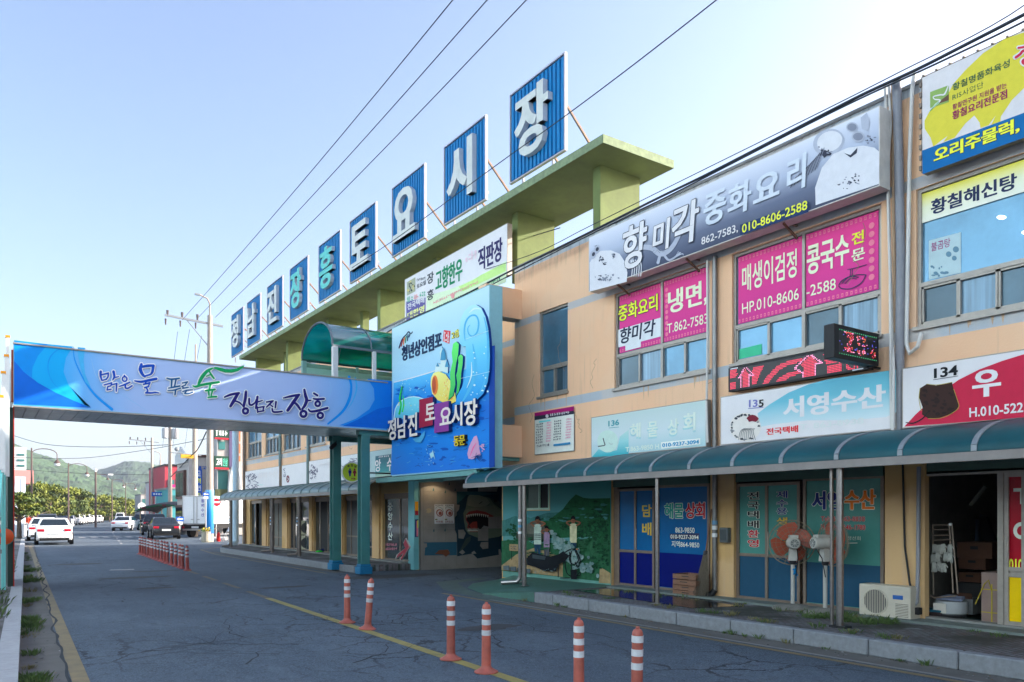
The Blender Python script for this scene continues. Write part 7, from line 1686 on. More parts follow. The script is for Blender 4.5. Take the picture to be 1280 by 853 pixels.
pipe('conduit', 'white conduit just left of the fat grey pipe', 'pipe', [(fx - .04, yat(1108.5, fx), 7.72), (fx - .07, yat(1109, fx - .07), 6.9), (fx - .07, yat(1112, fx - .07), 5.4), (fx - .07, yat(1115.5, fx - .07), 4.2), (fx - .22, yat(1117, fx - .22), 3.6), (fx - .22, yat(1116, fx - .22), 2.8)], .022, M_pwhite, 8)
pipe('conduit', 'twisting white hose looping beside the LED box', 'pipe', [(fx - .04, yat(1113, fx), 7.72), (fx - .1, yat(1113.5, fx - .1), 7.1), (fx - .1, yat(1109, fx - .1), 6.4), (fx - .09, yat(1112.5, fx - .09), 5.0), (fx - .2, yat(1113, fx - .2), 3.9), (fx - .2, yat(1114, fx - .2), 2.85)], .018, M_pwhite, 8)
pipe('conduit', 'peach painted pipe behind the white conduits', 'pipe', [(fx - .03, yat(1117, fx), 7.7), (fx - .05, yat(1117, fx - .05), 6.0), (fx - .05, yat(1119, fx - .05), 4.2)], .022, M_pper, 8)
pipe('conduit', 'pipe turning from peach to white with a curled lower end', 'pipe', [(fx - .02, yat(1144, fx), 7.72), (fx - .08, yat(1140.5, fx - .08), 7.5), (fx - .08, yat(1137, fx - .08), 6.5), (fx - .08, yat(1134.5, fx - .08), 5.0), (fx - .08, yat(1133, fx - .08), 4.0), (fx - .1, yat(1137, fx - .1), 3.86), (fx - .1, yat(1147, fx - .1), 3.93), (fx - .06, yat(1152, fx - .06), 4.12)], .028, M_pwhite, 10)
pipe('hose', 'grey hose from the pillar down to the white condenser', 'hose', [(fx - .03, yat(1150, fx), 2.3), (fx - .05, yat(1150, fx), .9), (fx - .1, yat(1146, fx - .1), .45), (fx - .15, yat(1138, fx - .15), .36)], .028, M_pgrey, 8)
pipe('hose', 'thin dark hose on the ochre pillar right of the condenser', 'hose', [(fx - .02, yat(1129, fx), 2.5), (fx - .02, yat(1132, fx), 1.2), (fx - .04, yat(1139, fx), .7), (fx - .08, yat(1146, fx), .5)], .014, M_black, 6)
for u, lb in ((361.5, 'grey drain pipe between the two leftmost signs'), (386, 'grey drain pipe left of the third far sign')):
    pipe('drain_pipe', lb, 'pipe', vpipe(u - 9 if u < 370 else u - 1, .08, 2.7, 7.6) if u > 370 else vpipe(350, .08, 2.7, 7.6), .06, flat('faded_teal_pipe', sh(110, 135, 150), .5), 10)
pipe('drain_pipe', 'pale blue drain pipe at the far corner of the market building', 'pipe', [(fx - .3, 38.7, 7.6), (fx - .3, 38.7, .3), (fx - .6, 38.5, .12)], .16, flat('pale_blue_pipe', sh(160, 190, 225), .5), 14)
pipe('drain_pipe', 'thin brown pipe with bands at the far corner of the building', 'pipe', [(fx - .1, 37.9, 7.6), (fx - .1, 37.9, SW)], .07, flat('brown_grey_pipe', sh(110, 100, 98), .5), 10)
pipe('drain_pipe', 'brown drain pipe with white ties beside the far glass door', 'pipe', [(fx - .06, yat(517.5, fx), 2.6), (fx - .06, yat(517.5, fx), SW + .14), (fx - .14, yat(517.5, fx) + .03, SW + .06)], .05, M_rpost, 10)
# wires: bundle sagging along the parapet
M_cable = flat('black_cable', (.02, .025, .035), .5)
def wire(name, label, pts, r, n=5):
    P_ = [Vector(p) for p in pts]; C = []
    for i in range(len(P_) - 1):
        p0, p1, p2, p3 = P_[max(i - 1, 0)], P_[i], P_[i + 1], P_[min(i + 2, len(P_) - 1)]
        for k in range(6):
            q = k / 6; C.append(0.5 * ((2 * p1) + (p2 - p0) * q + (2 * p0 - 5 * p1 + 4 * p2 - p3) * q * q + (3 * p1 - p0 - 3 * p2 + p3) * q ** 3))
    C.append(P_[-1]); return tag(MB().tube(C, r, M_cable, n).build(name, smooth=True), label, 'cable', 'overhead cables')
X1 = 10.33
def cw(u, v, x=X1): return onx(u, v, x)
wire('cable', 'thick black cable sagging along the front of the parapet', [onx(1400, -45, 10.5), cw(1275, 21, 10.42), cw(1209, 55, 10.38), cw(1146, 87, 10.35), cw(1080, 117.5), cw(1020, 148), cw(890, 215), cw(820, 249), cw(718, 300), cw(638, 339), cw(570, 374), cw(500, 406), (10.4, 25, 7.0)], .022)
wire('cable', 'second black cable twisted beside the thick parapet cable', [onx(1400, -38, 10.5), cw(1280, 27, 10.42), cw(1170, 80, 10.35), cw(1040, 140.5), cw(850, 238), cw(737, 294), cw(640, 343), (10.45, 19.5, 7.2)], .013)
wire('cable', 'thin black cable just above the thick parapet cable', [onx(1400, -85, 10.5), cw(1262, 19, 10.42), cw(1125, 90, 10.35), cw(1020, 143), cw(850, 227), cw(737, 283), cw(660, 320), cw(560, 350, 10.9)], .008)
b = MB(); 
for (u, v) in ((1146, 81), (1072, 118), (878, 222), (1015, 148)): b.tube([cw(u, v + 5), cw(u, v - 2)], .007, M_cable, 5)
wire('cable', 'thin grey wire crossing in front of the letter boards to the upper right', [onx(930, -27, 9.6), onx(800, 75, 9.6), onx(700, 150, 9.7), onx(620, 207, 9.8), onx(500, 295, 10.0), onx(440, 335, 10.2)], .011)
wire('cable', 'short black cable hanging from a roof fin', [onx(700, 285, 11.2), onx(640, 303, 11.6), onx(672, 292, 11.7)], .012)
# three line wires from the pole over the street
px_, py_ = 11.3, 48.1
pole_top = 13.45
for i, (pu, pv, u, v, lb) in enumerate(((228, 394, 566, 0, 'leftmost of the three long power wires over the street'), (247, 392, 609, 0, 'middle one of the three long power wires over the street'), (269, 391, 658, 0, 'rightmost of the three long power wires over the street'))):
    a_ = ony(pu, pv + 6, py_); m_ = (12.35 - CAMZ) ; d_ = ray(u, v); k = m_ / d_[2]; c_ = Vector((d_[0] * k, d_[1] * k, 12.35)); A_ = Vector(a_); mid = (A_ + c_) / 2 - Vector((0, 0, .12)); far = c_ + (c_ - A_) * .9 + Vector((0, 0, .9))
    wire('cable', lb, [A_, mid, c_, far], .013)
# weeds at the kerbs
def tuft(b, x, y, z, h, n, m, spread=.12):
    for i in range(n):
        a = random.uniform(0, 2 * PI); r = random.uniform(0, spread); w = random.uniform(.003, .008); l = h * random.uniform(.4, 1); bx_, by_ = x + r * math.cos(a), y + r * math.sin(a); t_ = random.uniform(.2, .9)
        ca, sa = math.cos(a), math.sin(a); e = Vector((bx_ + ca * l * t_, by_ + sa * l * t_, z + l)); mm_ = Vector((bx_ + ca * l * t_ * .4, by_ + sa * l * t_ * .4, z + l * .65)); s_ = Vector((-sa, ca, 0)) * w
        p = Vector((bx_, by_, z)); b.add([p - s_, p + s_, mm_ + s_ * .8, e, mm_ - s_ * .8], [(0, 1, 2, 3, 4)], m)
M_g2 = mat('dry_weed', (.14, .13, .05), .85, var=.4); random.seed(6)
b = MB()
for (u, v, h, n, s) in ((64, 0, 0, 0, 0),): pass
for i in range(26): y = random.uniform(7, 40); tuft(b, LK(y) + random.uniform(.02, .14), y, .005, random.uniform(.04, .12), random.randint(30, 60), random.choice((M_grass, M_grass, M_g2)), random.uniform(.06, .2))
for (y, h, n, s) in ((8.9, .09, 160, .22), (10.6, .08, 90, .12), (13.2, .14, 150, .14), (13.9, .12, 120, .12), (17, .11, 140, .2), (22, .14, 180, .3), (26, .14, 180, .3)): tuft(b, LK(y) + .12, y, .005, h, n, M_grass, s)
for i in range(20): y = random.uniform(9, 30); tuft(b, LK(y) - .28 - random.uniform(0, .4), y, .125, random.uniform(.08, .24), 26, M_grass, .16)
tag(b.build('weeds'), 'weeds and grass growing along the left kerb and gutter', 'weeds', kind='stuff')
b = MB()
for i in range(46): y = random.uniform(2.5, 11.3); tuft(b, random.choice((8.7, 8.75, 9.9, 10.2)) + random.uniform(-.05, .2), y, SW, random.uniform(.03, .08), 34, random.choice((M_grass, M_grass, M_g2)), .13)
for i in range(26): tuft(b, random.uniform(9.5, 10.2), yat(random.uniform(1000, 1110), 9.9), SW, random.uniform(.04, .11), 46, M_grass, .14)
for i in range(12): y = random.uniform(4, 12); tuft(b, 8.47, y, .004, random.uniform(.04, .1), 20, random.choice((M_grass, M_g2)), .06)
tag(b.build('weeds'), 'low weeds growing on the right pavement and against its kerb', 'weeds', kind='stuff')

# grit, leaves and scraps in the gutters
b = MB(); random.seed(19); ML = [flat('dry_leaf', (.16, .10, .04), .9), flat('grit_grey', (.2, .2, .2), .95), flat('grit_dark', (.04, .04, .04), .95), flat('paper_scrap', (.5, .5, .5), .9)]
for i in range(420):
    if i % 2: x = 8.48 - abs(random.gauss(0, .16)); y = random.uniform(2.5, 12.5)
    else: y = random.uniform(6, 30); x = LK(y) + .03 + abs(random.gauss(0, .2))
    r = random.uniform(.006, .022) * (1.6 if i % 37 == 0 else 1); z = .009; m_ = ML[3] if i % 61 == 0 else random.choice(ML[:3])
    b.add([(x + r * math.cos(k * 1.256 + i) * random.uniform(.6, 1.2), y + r * math.sin(k * 1.256 + i) * random.uniform(.6, 1.2), z + random.uniform(0, .008)) for k in range(5)], [(0, 1, 2, 3, 4)], m_)
tag(b.build('grit'), 'grit, dry leaves and scraps lying in the gutters', 'grit', kind='stuff')
# ================================================================ vehicles
M_tyre = flat('tyre_rubber', (.015, .015, .016), .8); M_rim = flat('alloy_rim', (.45, .45, .46), .35, metal=.7); M_cglass = flat('car_glass', (.012, .018, .022), .05, spec=.8); M_tail = flat('tail_light_red', (.45, .01, .03), .25); M_head = flat('headlight_clear', (.6, .62, .65), .15); M_plate = flat('number_plate', (.6, .62, .62), .5); M_trim = flat('black_trim', (.015, .015, .016), .5)
def paint(name, c, r=.25): return mat(name, c, r, var=.02, spec=.6)
P_white = paint('white_car_paint', (.78, .78, .78)); P_silver = paint('silver_car_paint', (.52, .55, .60)); P_black = paint('black_car_paint', (.015, .017, .02)); P_dark = paint('dark_grey_car_paint', (.05, .055, .065)); P_navy = paint('navy_car_paint', (.02, .025, .05))
def profile(kind):
    if kind == 'sedan': return dict(L=4.7, W=1.82, body=[(-2.32, .36), (-2.35, .62), (-2.28, .88), (-2.05, 1.0), (-1.5, 1.04), (1.0, .98), (1.9, .86), (2.28, .70), (2.34, .45), (2.3, .25), (-2.25, .25)], cab=((-1.75, 1.02), (-.95, 1.43), (.25, 1.44), (1.15, .97)))
    if kind == 'suv': return dict(L=4.6, W=1.86, body=[(-2.25, .4), (-2.28, .8), (-2.22, 1.08), (-2.0, 1.12), (1.05, 1.06), (1.95, .98), (2.22, .8), (2.28, .45), (2.2, .28), (-2.2, .28)], cab=((-2.18, 1.1), (-1.85, 1.66), (.2, 1.68), (1.1, 1.05)))
    return dict(L=5, W=1.9, body=[(-2.4, .4), (-2.42, 1.1), (2.3, 1.1), (2.42, .6), (2.3, .3), (-2.3, .3)], cab=((-2.38, 1.08), (-2.2, 1.95), (1.5, 1.95), (2.2, 1.08)))
def make_car(label, kind, pm, cat='car', group=None, roofm=None):
    pr = profile(kind); W = pr['W'] / 2
    t = thing('parked_car', label, cat, (0, 0, 0), group)
    b = MB(); base = [(-W, y, z) for y, z in pr['body']]; b.prism(base, (2 * W, 0, 0), pm)
    b.v = [(x * (1 - .10 * max(0, (abs(y) - 1.5) / .85) ** 2) * (1.0 - .05 * max(0, z - .75) / .4), y, z) for x, y, z in b.v]
    body = b.build('body', t, smooth=True, bevel=.09, seg=3, angle=60)
    (y0, z0), (y1, z1), (y2, z2), (y3, z3) = pr['cab']; wb, wt = W * .93, W * .70
    b = MB(); V = [(-wb, y0, z0 - .08), (wb, y0, z0 - .08), (wb, y3, z3 - .08), (-wb, y3, z3 - .08), (-wt, y1, z1), (wt, y1, z1), (wt, y2, z2), (-wt, y2, z2)]
    b.add(V, [(3, 2, 1, 0), (4, 5, 6, 7), (0, 1, 5, 4), (1, 2, 6, 5), (2, 3, 7, 6), (3, 0, 4, 7)], roofm or pm); b.build('roof', t, smooth=True, bevel=.08, seg=3, angle=60)
    def gl(name, q, off):
        q = [Vector(V[i]) for i in q]; c = sum(q, Vector()) / 4
        def bi(u, v): return q[0] * (1 - u) * (1 - v) + q[1] * u * (1 - v) + q[2] * u * v + q[3] * (1 - u) * v
        n = (q[1] - q[0]).cross(q[3] - q[0]).normalized(); n = n if n.dot(c - Vector((0, (y1 + y2) / 2, .8))) > 0 else -n
        b = MB(); b.prism([bi(u, v) + n * .004 for u, v in ((.07, .2), (.93, .2), (.9, .88), (.1, .88))], n * .006, M_cglass); b.build(name, t)
    gl('rear_window', (0, 1, 5, 4), 0); gl('windscreen', (2, 3, 7, 6), 0)
    for nm, q in (('side_window', (1, 2, 6, 5)), ('side_window', (3, 0, 4, 7))): gl(nm, q, 0)
    yb = pr['body'][1][0]; zl = .80 if kind != 'suv' else .98
    for s in (-1, 1):
        b = MB(); b.box(s * W * .50, s * W * .86, yb - .0, yb + .1, zl - .08, zl + .06, M_tail); b.v = [(x, y + .02 * (abs(x) > W * .8), z) for x, y, z in b.v]; b.build('tail_light', t, bevel=.015)
        b = MB(); yf = -yb; b.box(s * W * .52, s * W * .88, yf - .18, yf - .02, zl - .16, zl - .04, M_head); b.build('headlight', t, bevel=.015)
        for yy in (-1.38, 1.36):
            w = MB(); w.tube([(s * (W - .19), yy, .32), (s * (W + .005), yy, .32)], .32, M_tyre, 20); wo = w.build('wheel', t)
            MB().tube([(s * (W + .004), yy, .32), (s * (W + .012), yy, .32)], .21, M_rim, 16).build('rim', wo)
        MB().box(s * (W * .93), s * (W + .14), .78, .9, z3 - .02, z3 + .12, pm).build('mirror', t, bevel=.03)
    b = MB(); b.box(-.27, .27, yb - .015, yb + .03, .56, .68, M_plate); b.build('number_plate', t)
    b = MB(); b.box(-W * .75, W * .75, yb - .005, yb + .12, .25, .38, M_trim); b.build('rear_bumper', t); b = MB(); b.box(-W * .45, W * .45, -yb - .1, -yb + .008, .42, .62, M_trim); b.build('grille', t)
    return t
def place(t, u, v, head, off=2.3):
    """rear bumper centre seen at pixel (u,v); head = heading angle from +y towards +x, degrees"""
    q = onz(u, v, 0); h = R(head); t.location = (q[0] + math.sin(h) * off, q[1] + math.cos(h) * off, 0); t.rotation_euler = (0, 0, -h); return t
place(make_car('white sedan nearest on the left kerb, rear towards the viewer', 'sedan', P_white), 68, 681.5, 3)
place(make_car('white sedan half hidden left behind the nearest white sedan', 'sedan', P_white), 55, 676.5, 3)
place(make_car('dark glossy suv parked ahead of the two white sedans', 'suv', P_dark), 59, 668, 4)
place(make_car('silver sedan driving away in the middle of the far street', 'sedan', P_silver), 150, 664, 22)
place(make_car('black suv parked at the right kerb before the market tent', 'suv', P_black), 193.5, 669.5, 9)
place(make_car('old black sedan parked at the right kerb behind the bollards', 'sedan', P_black), 208, 674.5, 6)
row = [('dark sedan', 'sedan', P_navy), ('white sedan', 'sedan', P_white), ('white hatch-tailed suv', 'suv', P_white), ('white sedan', 'sedan', P_white), ('white tall suv', 'suv', P_white), ('white sedan', 'sedan', P_white), ('pale silver sedan', 'sedan', P_silver), ('white sedan', 'sedan', P_white)]
for i, (nm, kd, pm_) in enumerate(row):
    c = make_car('%s, %s from the near end of the far roadside row' % (nm, ords[i]), kd, pm_, group='cars parked nose-first in the far row'); f = i / 7
    q = (10.6 + 10 * f, 124 + 50 * f); c.location = (q[0] - 1.2, q[1], 0); c.rotation_euler = (0, 0, R(180 - 12))
c = make_car('dark car between the silver sedan and the tent', 'suv', P_dark, group=None); c.location = (16.5, 104, 0); c.rotation_euler = (0, 0, R(-15))
c = make_car('white van far off at the bend beyond the parked row', 'van', P_white, 'van'); c.location = (24, 178, 0); c.rotation_euler = (0, 0, R(170))
# box truck standing in the side street
t = thing('box_truck', 'white refrigerated box truck parked in the side street', 'truck', (0, 0, 0))
M_tbox = flat('truck_box_white', (.74, .75, .76), .4); tw, tl, zb, zt = 1.0, 5.2, .95, 2.95
MB().box(-tw, tw, 0, tl, zb, zt, M_tbox).build('cargo_box', t, bevel=.03)
b = MB(); mal = flat('door_bar_metal', (.40, .40, .40), .4, metal=.5)
for x in (-.95, -.12, .12, .95): b.tube([(x, -.03, zb + .05), (x, -.03, zt - .05)], .022, mal, 6)
for x in (-.22, .22): b.box(x - .1, x + .1, -.05, -.02, zb + .3, zb + .36, mal)
b.box(-tw, tw, -.02, -.004, zt - .08, zt - .02, mal); b.box(-tw, tw, -.02, -.004, zb, zb + .06, mal); b.build('rear_door_bars', t)
b = MB()
for y in (.5, 2.2, 2.7, 4.4): b.tube([(tw + .03, y, zb + .08), (tw + .03, y, zt - .1)], .02, mal, 6)
b.box(tw + .003, tw + .015, 0, tl, zb, zb + .06, mal); b.box(tw + .003, tw + .015, 0, tl, zt - .07, zt, mal); b.build('side_door_bars', t)
b = MB()
for i, ch in enumerate('통째수산'):
    v_, f_ = glyphs(ch, .03); x0 = min(p[0] for p in v_); x1 = max(p[0] for p in v_); y0 = min(p[1] for p in v_); y1 = max(p[1] for p in v_)
    b.add([(.42 + (p[0] - x0) / (x1 - x0) * .24, -.006, 2.45 - i * .32 + (p[1] - y0) / (y1 - y0) * .25) for p in v_], f_, flat('truck_violet_lettering', (.16, .15, .38)))
b.build('lettering', t)
b = MB(); b.box(-.9, .9, .05, tl + 1.6, .62, .9, M_trim); b.box(-.95, .95, -.05, .05, .5, .62, mal); b.build('chassis', t); b = MB(); b.box(-.26, .26, -.07, -.05, .66, .8, M_plate); b.build('number_plate', t)
b = MB(); b.box(-.95, .95, tl + .15, tl + 1.75, .6, 2.2, M_tbox); b.build('cab', t, bevel=.08)
for s in (-1, 1):
    for y in (.95, tl + .9): MB().tube([(s * .72, y, .4), (s * .98, y, .4)], .4, M_tyre, 20).build('wheel', t)
    MB().box(s * .88 - .07, s * .88 + .07, -.08, -.05, .66, .78, M_tail).build('tail_light', t)
t.location = (12.45, 57.1, 0); t.rotation_euler = (0, 0, R(-42))
# market tent
t = thing('market_tent', 'black tarpaulin market tent on poles by the right kerb', 'tent', (13, 70, 0)); M_tarp = mat('black_tarpaulin', (.045, .042, .045), .75, var=.3, scale=2, bump=.4)
tc = onz(200, 662, 0); cx, cy = 14.2, 72.0; b = MB()
G = 10
for j in range(G + 1):
    for i in range(G + 1):
        u, v = i / G * 2 - 1, j / G * 2 - 1; x = cx + RV[0] * u * 2.75 + FV[0] * v * 2.2; y = cy + RV[1] * u * 2.75 + FV[1] * v * 2.2
        z = 2.75 - .55 * abs(u + .1) ** 1.6 - .25 * abs(v) ** 2 + .05 * noise.noise((x * 2, y * 2, 1)) - (.35 if u < -.85 else 0); b.v.append((x, y, z))
for j in range(G):
    for i in range(G): a = j * (G + 1) + i; b.f.append((a, a + 1, a + G + 2, a + G + 1)); b.m.append(0)
b.mats.append(M_tarp); b.build('roof', t, smooth=True)
b = MB()
for i in range(16): u0 = -1 + i / 8; x0, y0 = cx + RV[0] * u0 * 2.75 - FV[0] * 2.2, cy + RV[1] * u0 * 2.75 - FV[1] * 2.2; x1, y1 = cx + RV[0] * (u0 + .125) * 2.75 - FV[0] * 2.2, cy + RV[1] * (u0 + .125) * 2.75 - FV[1] * 2.2; z = 2.5 - .55 * abs(u0 + .1) ** 1.6; b.poly([(x0, y0, z - .02), (x1, y1, z - .02), (x1, y1, z - .12), (x0, y0, z - .09 - .05 * (i % 2))], (flat('tent_green_trim', (.01, .10, .045)), flat('tent_red_trim', (.14, .02, .03)))[i % 5 == 2])
b.build('valance', t)
for u, v in ((-.95, -.95), (0, -.95), (.95, -.95), (-.95, .95), (.95, .95)): x, y = cx + RV[0] * u * 2.4 + FV[0] * v * 2.1, cy + RV[1] * u * 2.4 + FV[1] * v * 2.1; MB().tube([(x, y, 0), (x, y, 2.3)], .04, mat('wood_pole', (.32, .25, .15), .8, var=.2), 8).build('pole', t)
b = MB(); b.box(cx + .3, cx + 2.2, cy + .5, cy + 2.0, .0, .85, flat('stall_teal', (.03, .28, .28))); b.box(cx - 1.2, cx + .2, cy + .6, cy + 2, .0, .7, flat('stall_red', (.3, .05, .05))); tag(b.build('stall_counter'), 'teal and red stall counters standing under the black tent', 'counter')

# ================================================================ poles, lamps, street signs
M_cpole = mat('concrete_pole', (.40, .34, .29), .85, var=.12, scale=3, dirt=.15); M_ins = flat('brown_insulator', (.07, .05, .05), .3)
def upole(label, x, y, h, r, arms=True, lamp=False, transformer=False):
    t = thing('utility_pole', label, 'utility pole', (x, y, 0), 'concrete utility poles along the street')
    MB().tube([(x, y, 0), (x, y, h)], [r, r * .62], M_cpole, 14).build('pole', t, smooth=True)
    if arms:
        b = MB(); za = h - .45; dx_ = -2.5; b.bar((x + dx_, y, za + .12), (x + .75, y, za - .1), .1, .12, M_rib); b.bar((x - 1.3, y, za), (x, y, za - 1.5), .05, .05, M_rib); b.build('cross_arm', t)
        for k, a in enumerate((-2.35, -1.55, -.7)): b = MB(); b.tube([(x + a, y, za + .05), (x + a, y, za + .4)], [.05, .08], M_ins, 8); b.tube([(x + a - .1, y, za - .1), (x + a - .1, y, za - .45)], [.06, .04], M_ins, 8); b.build('insulator', t)
    if lamp:
        b = MB(); b.tube([(x, y, h - .1), (x, y, h + .7), (x - .15, y, h + 1.0), (x - .6, y, h + 1.15)], .05, M_cpole, 8); b.build('lamp_arm', t); MB().box(x - .85, x - .58, y - .08, y + .08, h + 1.1, h + 1.2, M_rib).build('lamp_head', t)
    if transformer:
        for s in (-.45, .4): MB().lathe([(.22, 0), (.27, .05), (.27, .85), (.2, .95)], (x + s, y - .1, h - 2.6), flat('transformer_grey', (.42, .43, .44)), 14).build('transformer', t, smooth=True)
    return t
upole('tall concrete utility pole with a cross-arm behind the footbridge', px_, py_, 13.55, .22, lamp=True)
q = ony(243.5, 643, 60); upole('concrete utility pole carrying a yellow box left of the truck', q[0], 60, 11, .23, arms=False, lamp=True)
q = ony(212.5, 643, 76); upole('concrete utility pole with grey transformers above the tent', q[0], 76, 11.2, .2, transformer=True)
q = ony(190, 643, 100); upole('slim far utility pole with a cross-arm left of the transformer pole', q[0], 100, 10.8, .2)
q = ony(200.5, 643, 120); upole('thin far utility pole with lamp arm behind the direction sign', q[0], 120, 9.5, .16, arms=False, lamp=True)
q = ony(206.5, 643, 118); upole('thin far utility pole in front of the red building', q[0], 118, 8, .16, arms=False)
q = ony(244.5, 445, 75); upole('thin pole end showing just over the footbridge banner', q[0], 75, ony(246, 431, 75)[2], .12, arms=False)
q = ony(237, 571, 60); t = thing('traffic_light', 'yellow traffic light case on an arm from the second pole', 'traffic light', (q[0], 59.8, q[2])); MB().box(q[0] - .65, q[0] + .2, 59.7, 59.9, q[2] - .14, q[2] + .12, flat('signal_yellow', (.55, .32, .03))).build('case', t); MB().tube([(q[0] - 1.4, 59.95, q[2] + .25), (q[0] + .8, 59.95, q[2] + .1)], .04, M_rib, 6).build('arm', t); MB().sphere((q[0] - .9, 59.9, q[2] + .5), .16, M_rib, 8).build('camera_dome', t); MB().tube([(q[0] - .9, 59.9, q[2] + .3), (q[0] - .9, 59.9, q[2] + .5)], .03, M_rib, 6).build('dome_stalk', t)
# power wires farther up
wire('cable', 'drooping cable between the second pole and the first pole', [ony(258, 540, 49), ony(247, 562, 55), ony(238, 571, 60), ony(214, 596, 76)], .04)
wire('cable', 'long far cable crossing the sky under the footbridge on the left', [ony(18, 545, 110), ony(60, 556, 100), ony(130, 559, 90), ony(215, 556, 76)], .03)
wire('cable', 'lower far cable crossing the hill under the footbridge', [ony(18, 572, 110), ony(100, 573, 95), ony(180, 563, 80), ony(262, 548, 60)], .025)
wire('cable', 'thin white far cable low over the hill', [ony(18, 586, 130), ony(100, 592, 120), ony(205, 594, 110)], .02)
for k, (u0, v0, u1, v1, lb) in enumerate(((222, 415, 215, 470, 'left of the three drop wires under the cross-arm'), (237, 412, 228, 470, 'middle one of the three drop wires under the cross-arm'), (252, 420, 243, 470, 'right one of the three drop wires under the cross-arm'))): wire('cable', lb, [ony(u0, v0, 48.1), ony(u1, v1, 50), ony(u1 - 12, v1 + 90, 76)], .012)
# curved street lamps on the left
M_lp = flat('bronze_lamp_post', (.11, .075, .07), .5); M_lh = flat('white_lamp_shade', (.7, .7, .7), .4)
LM = [('nearest curved street lamp on the left before the hill', 39.5, 560, 70, 1), ('second curved street lamp on the left before the hill', 85.5, 579, 92, 1), ('fourth curved street lamp among the distant five', 140, 599, 140, 1), ('fifth curved street lamp among the distant five', 157, 604, 165, 1), ('farthest curved street lamp near the right end of the hill', 181.5, 610, 190, 1)]
for lb, u, v, y, s in LM:
    p = ony(u, v, y); x, h = p[0], p[2]; t = thing('street_lamp', lb, 'street lamp', (x, y, 0), 'curved street lamps on the left')
    MB().tube([(x, y, 0), (x, y, h * .5), (x, y, h)], [.1, .08, .05], M_lp, 8).build('post', t)
    a = [(x + 0, y, h - .45)] + [(x + .85 - .85 * math.cos(PI * k / 9), y, h - .45 + .42 * math.sin(PI * k / 9)) for k in range(1, 10)] + [(x + 1.7, y, h - .9)]
    MB().tube(a, .035, M_lp, 6).build('arm', t); o = MB().lathe([(.06, .3), (.2, .12), (.24, -.0)], (x + 1.7, y, h - 1.15), M_lp, 12).build('lamp_head', t); MB().lathe([(.2, .0), (.2, -.16), (.08, -.22)], (x + 1.7, y, h - 1.15), M_lh, 12).build('lamp_shade', o)
p = ony(119.5, 590, 108); x, y, h = p; t = thing('street_lamp', 'straight street lamp with round white top and hooked side lamp', 'street lamp', (x, y, 0)); MB().tube([(x, y, 0), (x, y, h)], [.13, .1], M_lp, 8).build('post', t); MB().lathe([(.12, 0), (.16, .1), (.14, .32), (.05, .38)], (x, y, h), M_lh, 10).build('lamp_globe', t); MB().tube([(x + .9, y, h - .3), (x + 1.2, y, h - .35), (x + 1.35, y, h - .7)], .04, M_lp, 6).build('hook', t); MB().tube([(x, y, h - .3), (x + .9, y, h - .3)], .03, M_lp, 6).build('arm', t); MB().lathe([(.1, .2), (.2, 0)], (x + 1.35, y, h - .95), M_lp, 10).build('lamp_head', t); MB().box(x + 1.4, x + 1.95, y - .1, y + .1, h - .38, h - .2, M_lh).build('lamp_box', t)
# small traffic signs
M_sblue = flat('sign_face_blue', (.01, .09, .42), .5); M_sred = flat('sign_face_red', (.5, .02, .04), .5); M_spole = flat('grey_sign_pole', (.4, .4, .41), .4, metal=.4)
def oneway(label, u, v, y, w, hpole=True):
    p = ony(u, v, y); x, _, z = p; t = thing('one_way_sign', label, 'traffic sign', (x, y, 0), 'blue arrow signs by the truck')
    MB().tube([(x, y + .05, 0), (x, y + .05, z + w * .4)], .035, M_spole, 8).build('post', t); MB().box(x - w / 2, x + w / 2, y, y + .02, z - w * .32, z + w * .32, M_sblue).build('plate', t)
    b = MB(); k = w / 2; b.add([(x - k * .8, y - .004, z), (x - k * .2, y - .004, z + k * .42), (x - k * .2, y - .004, z + k * .15), (x + k * .8, y - .004, z + k * .15), (x + k * .8, y - .004, z - k * .15), (x - k * .2, y - .004, z - k * .15), (x - k * .2, y - .004, z - k * .42)], [tuple(range(7))], M_white); b.build('arrow', t); MB().box(x - w * .36, x + w * .36, y, y + .02, z - w * .78, z - w * .36, M_white).build('supplement_plate', t)
oneway('blue white-arrow sign beside the tent', 225, 649, 57, .5); oneway('blue white-arrow sign fixed to the tall pole', 257.5, 618, 47.7, .36)
q = onz(269, 676, 0); p = ony(271, 628, q[1]); x, y, z = p; t = thing('stop_sign', 'red and white round no-entry sign on a slim post before the truck', 'traffic sign', (x, y, 0)); MB().tube([(x - .05, y + .04, 0), (x, y + .04, z + .3)], .03, M_spole, 8).build('post', t); MB().tube([(x, y + .02, z), (x, y, z)], .27, M_white, 8).build('plate', t)
b = MB(); b.disc((x, y - .004, z), (0, -1, 0), .25, M_sred, 24); b.box(x - .17, x + .17, y - .008, y - .006, z - .05, z + .05, M_white); b.build('face', t); b = MB(); b.disc((x - .12, y + .1, z), (-.9, .4, 0), .27, M_trim, 8); b.build('back_plate', t)
p = ony(200, 618, 88); x, y, z = p; t = thing('direction_sign', 'long blue direction sign on a pole above the tent', 'traffic sign', (x, y, 0)); MB().tube([(x - .4, y + .05, 0), (x - .4, y + .05, z + .4)], .05, M_spole, 8).build('post', t); b = MB(); b.prism([(x - .8, y, z - .22), (x + .6, y, z - .22), (x + .85, y, z), (x + .6, y, z + .22), (x - .8, y, z + .22)], (0, .03, 0), M_sblue); b.build('plate', t)
b = MB()
for k in range(5): b.box(x - .65 + k * .24, x - .5 + k * .24, y - .006, y - .003, z - .09, z + .1, M_white)
b.build('writing', t)
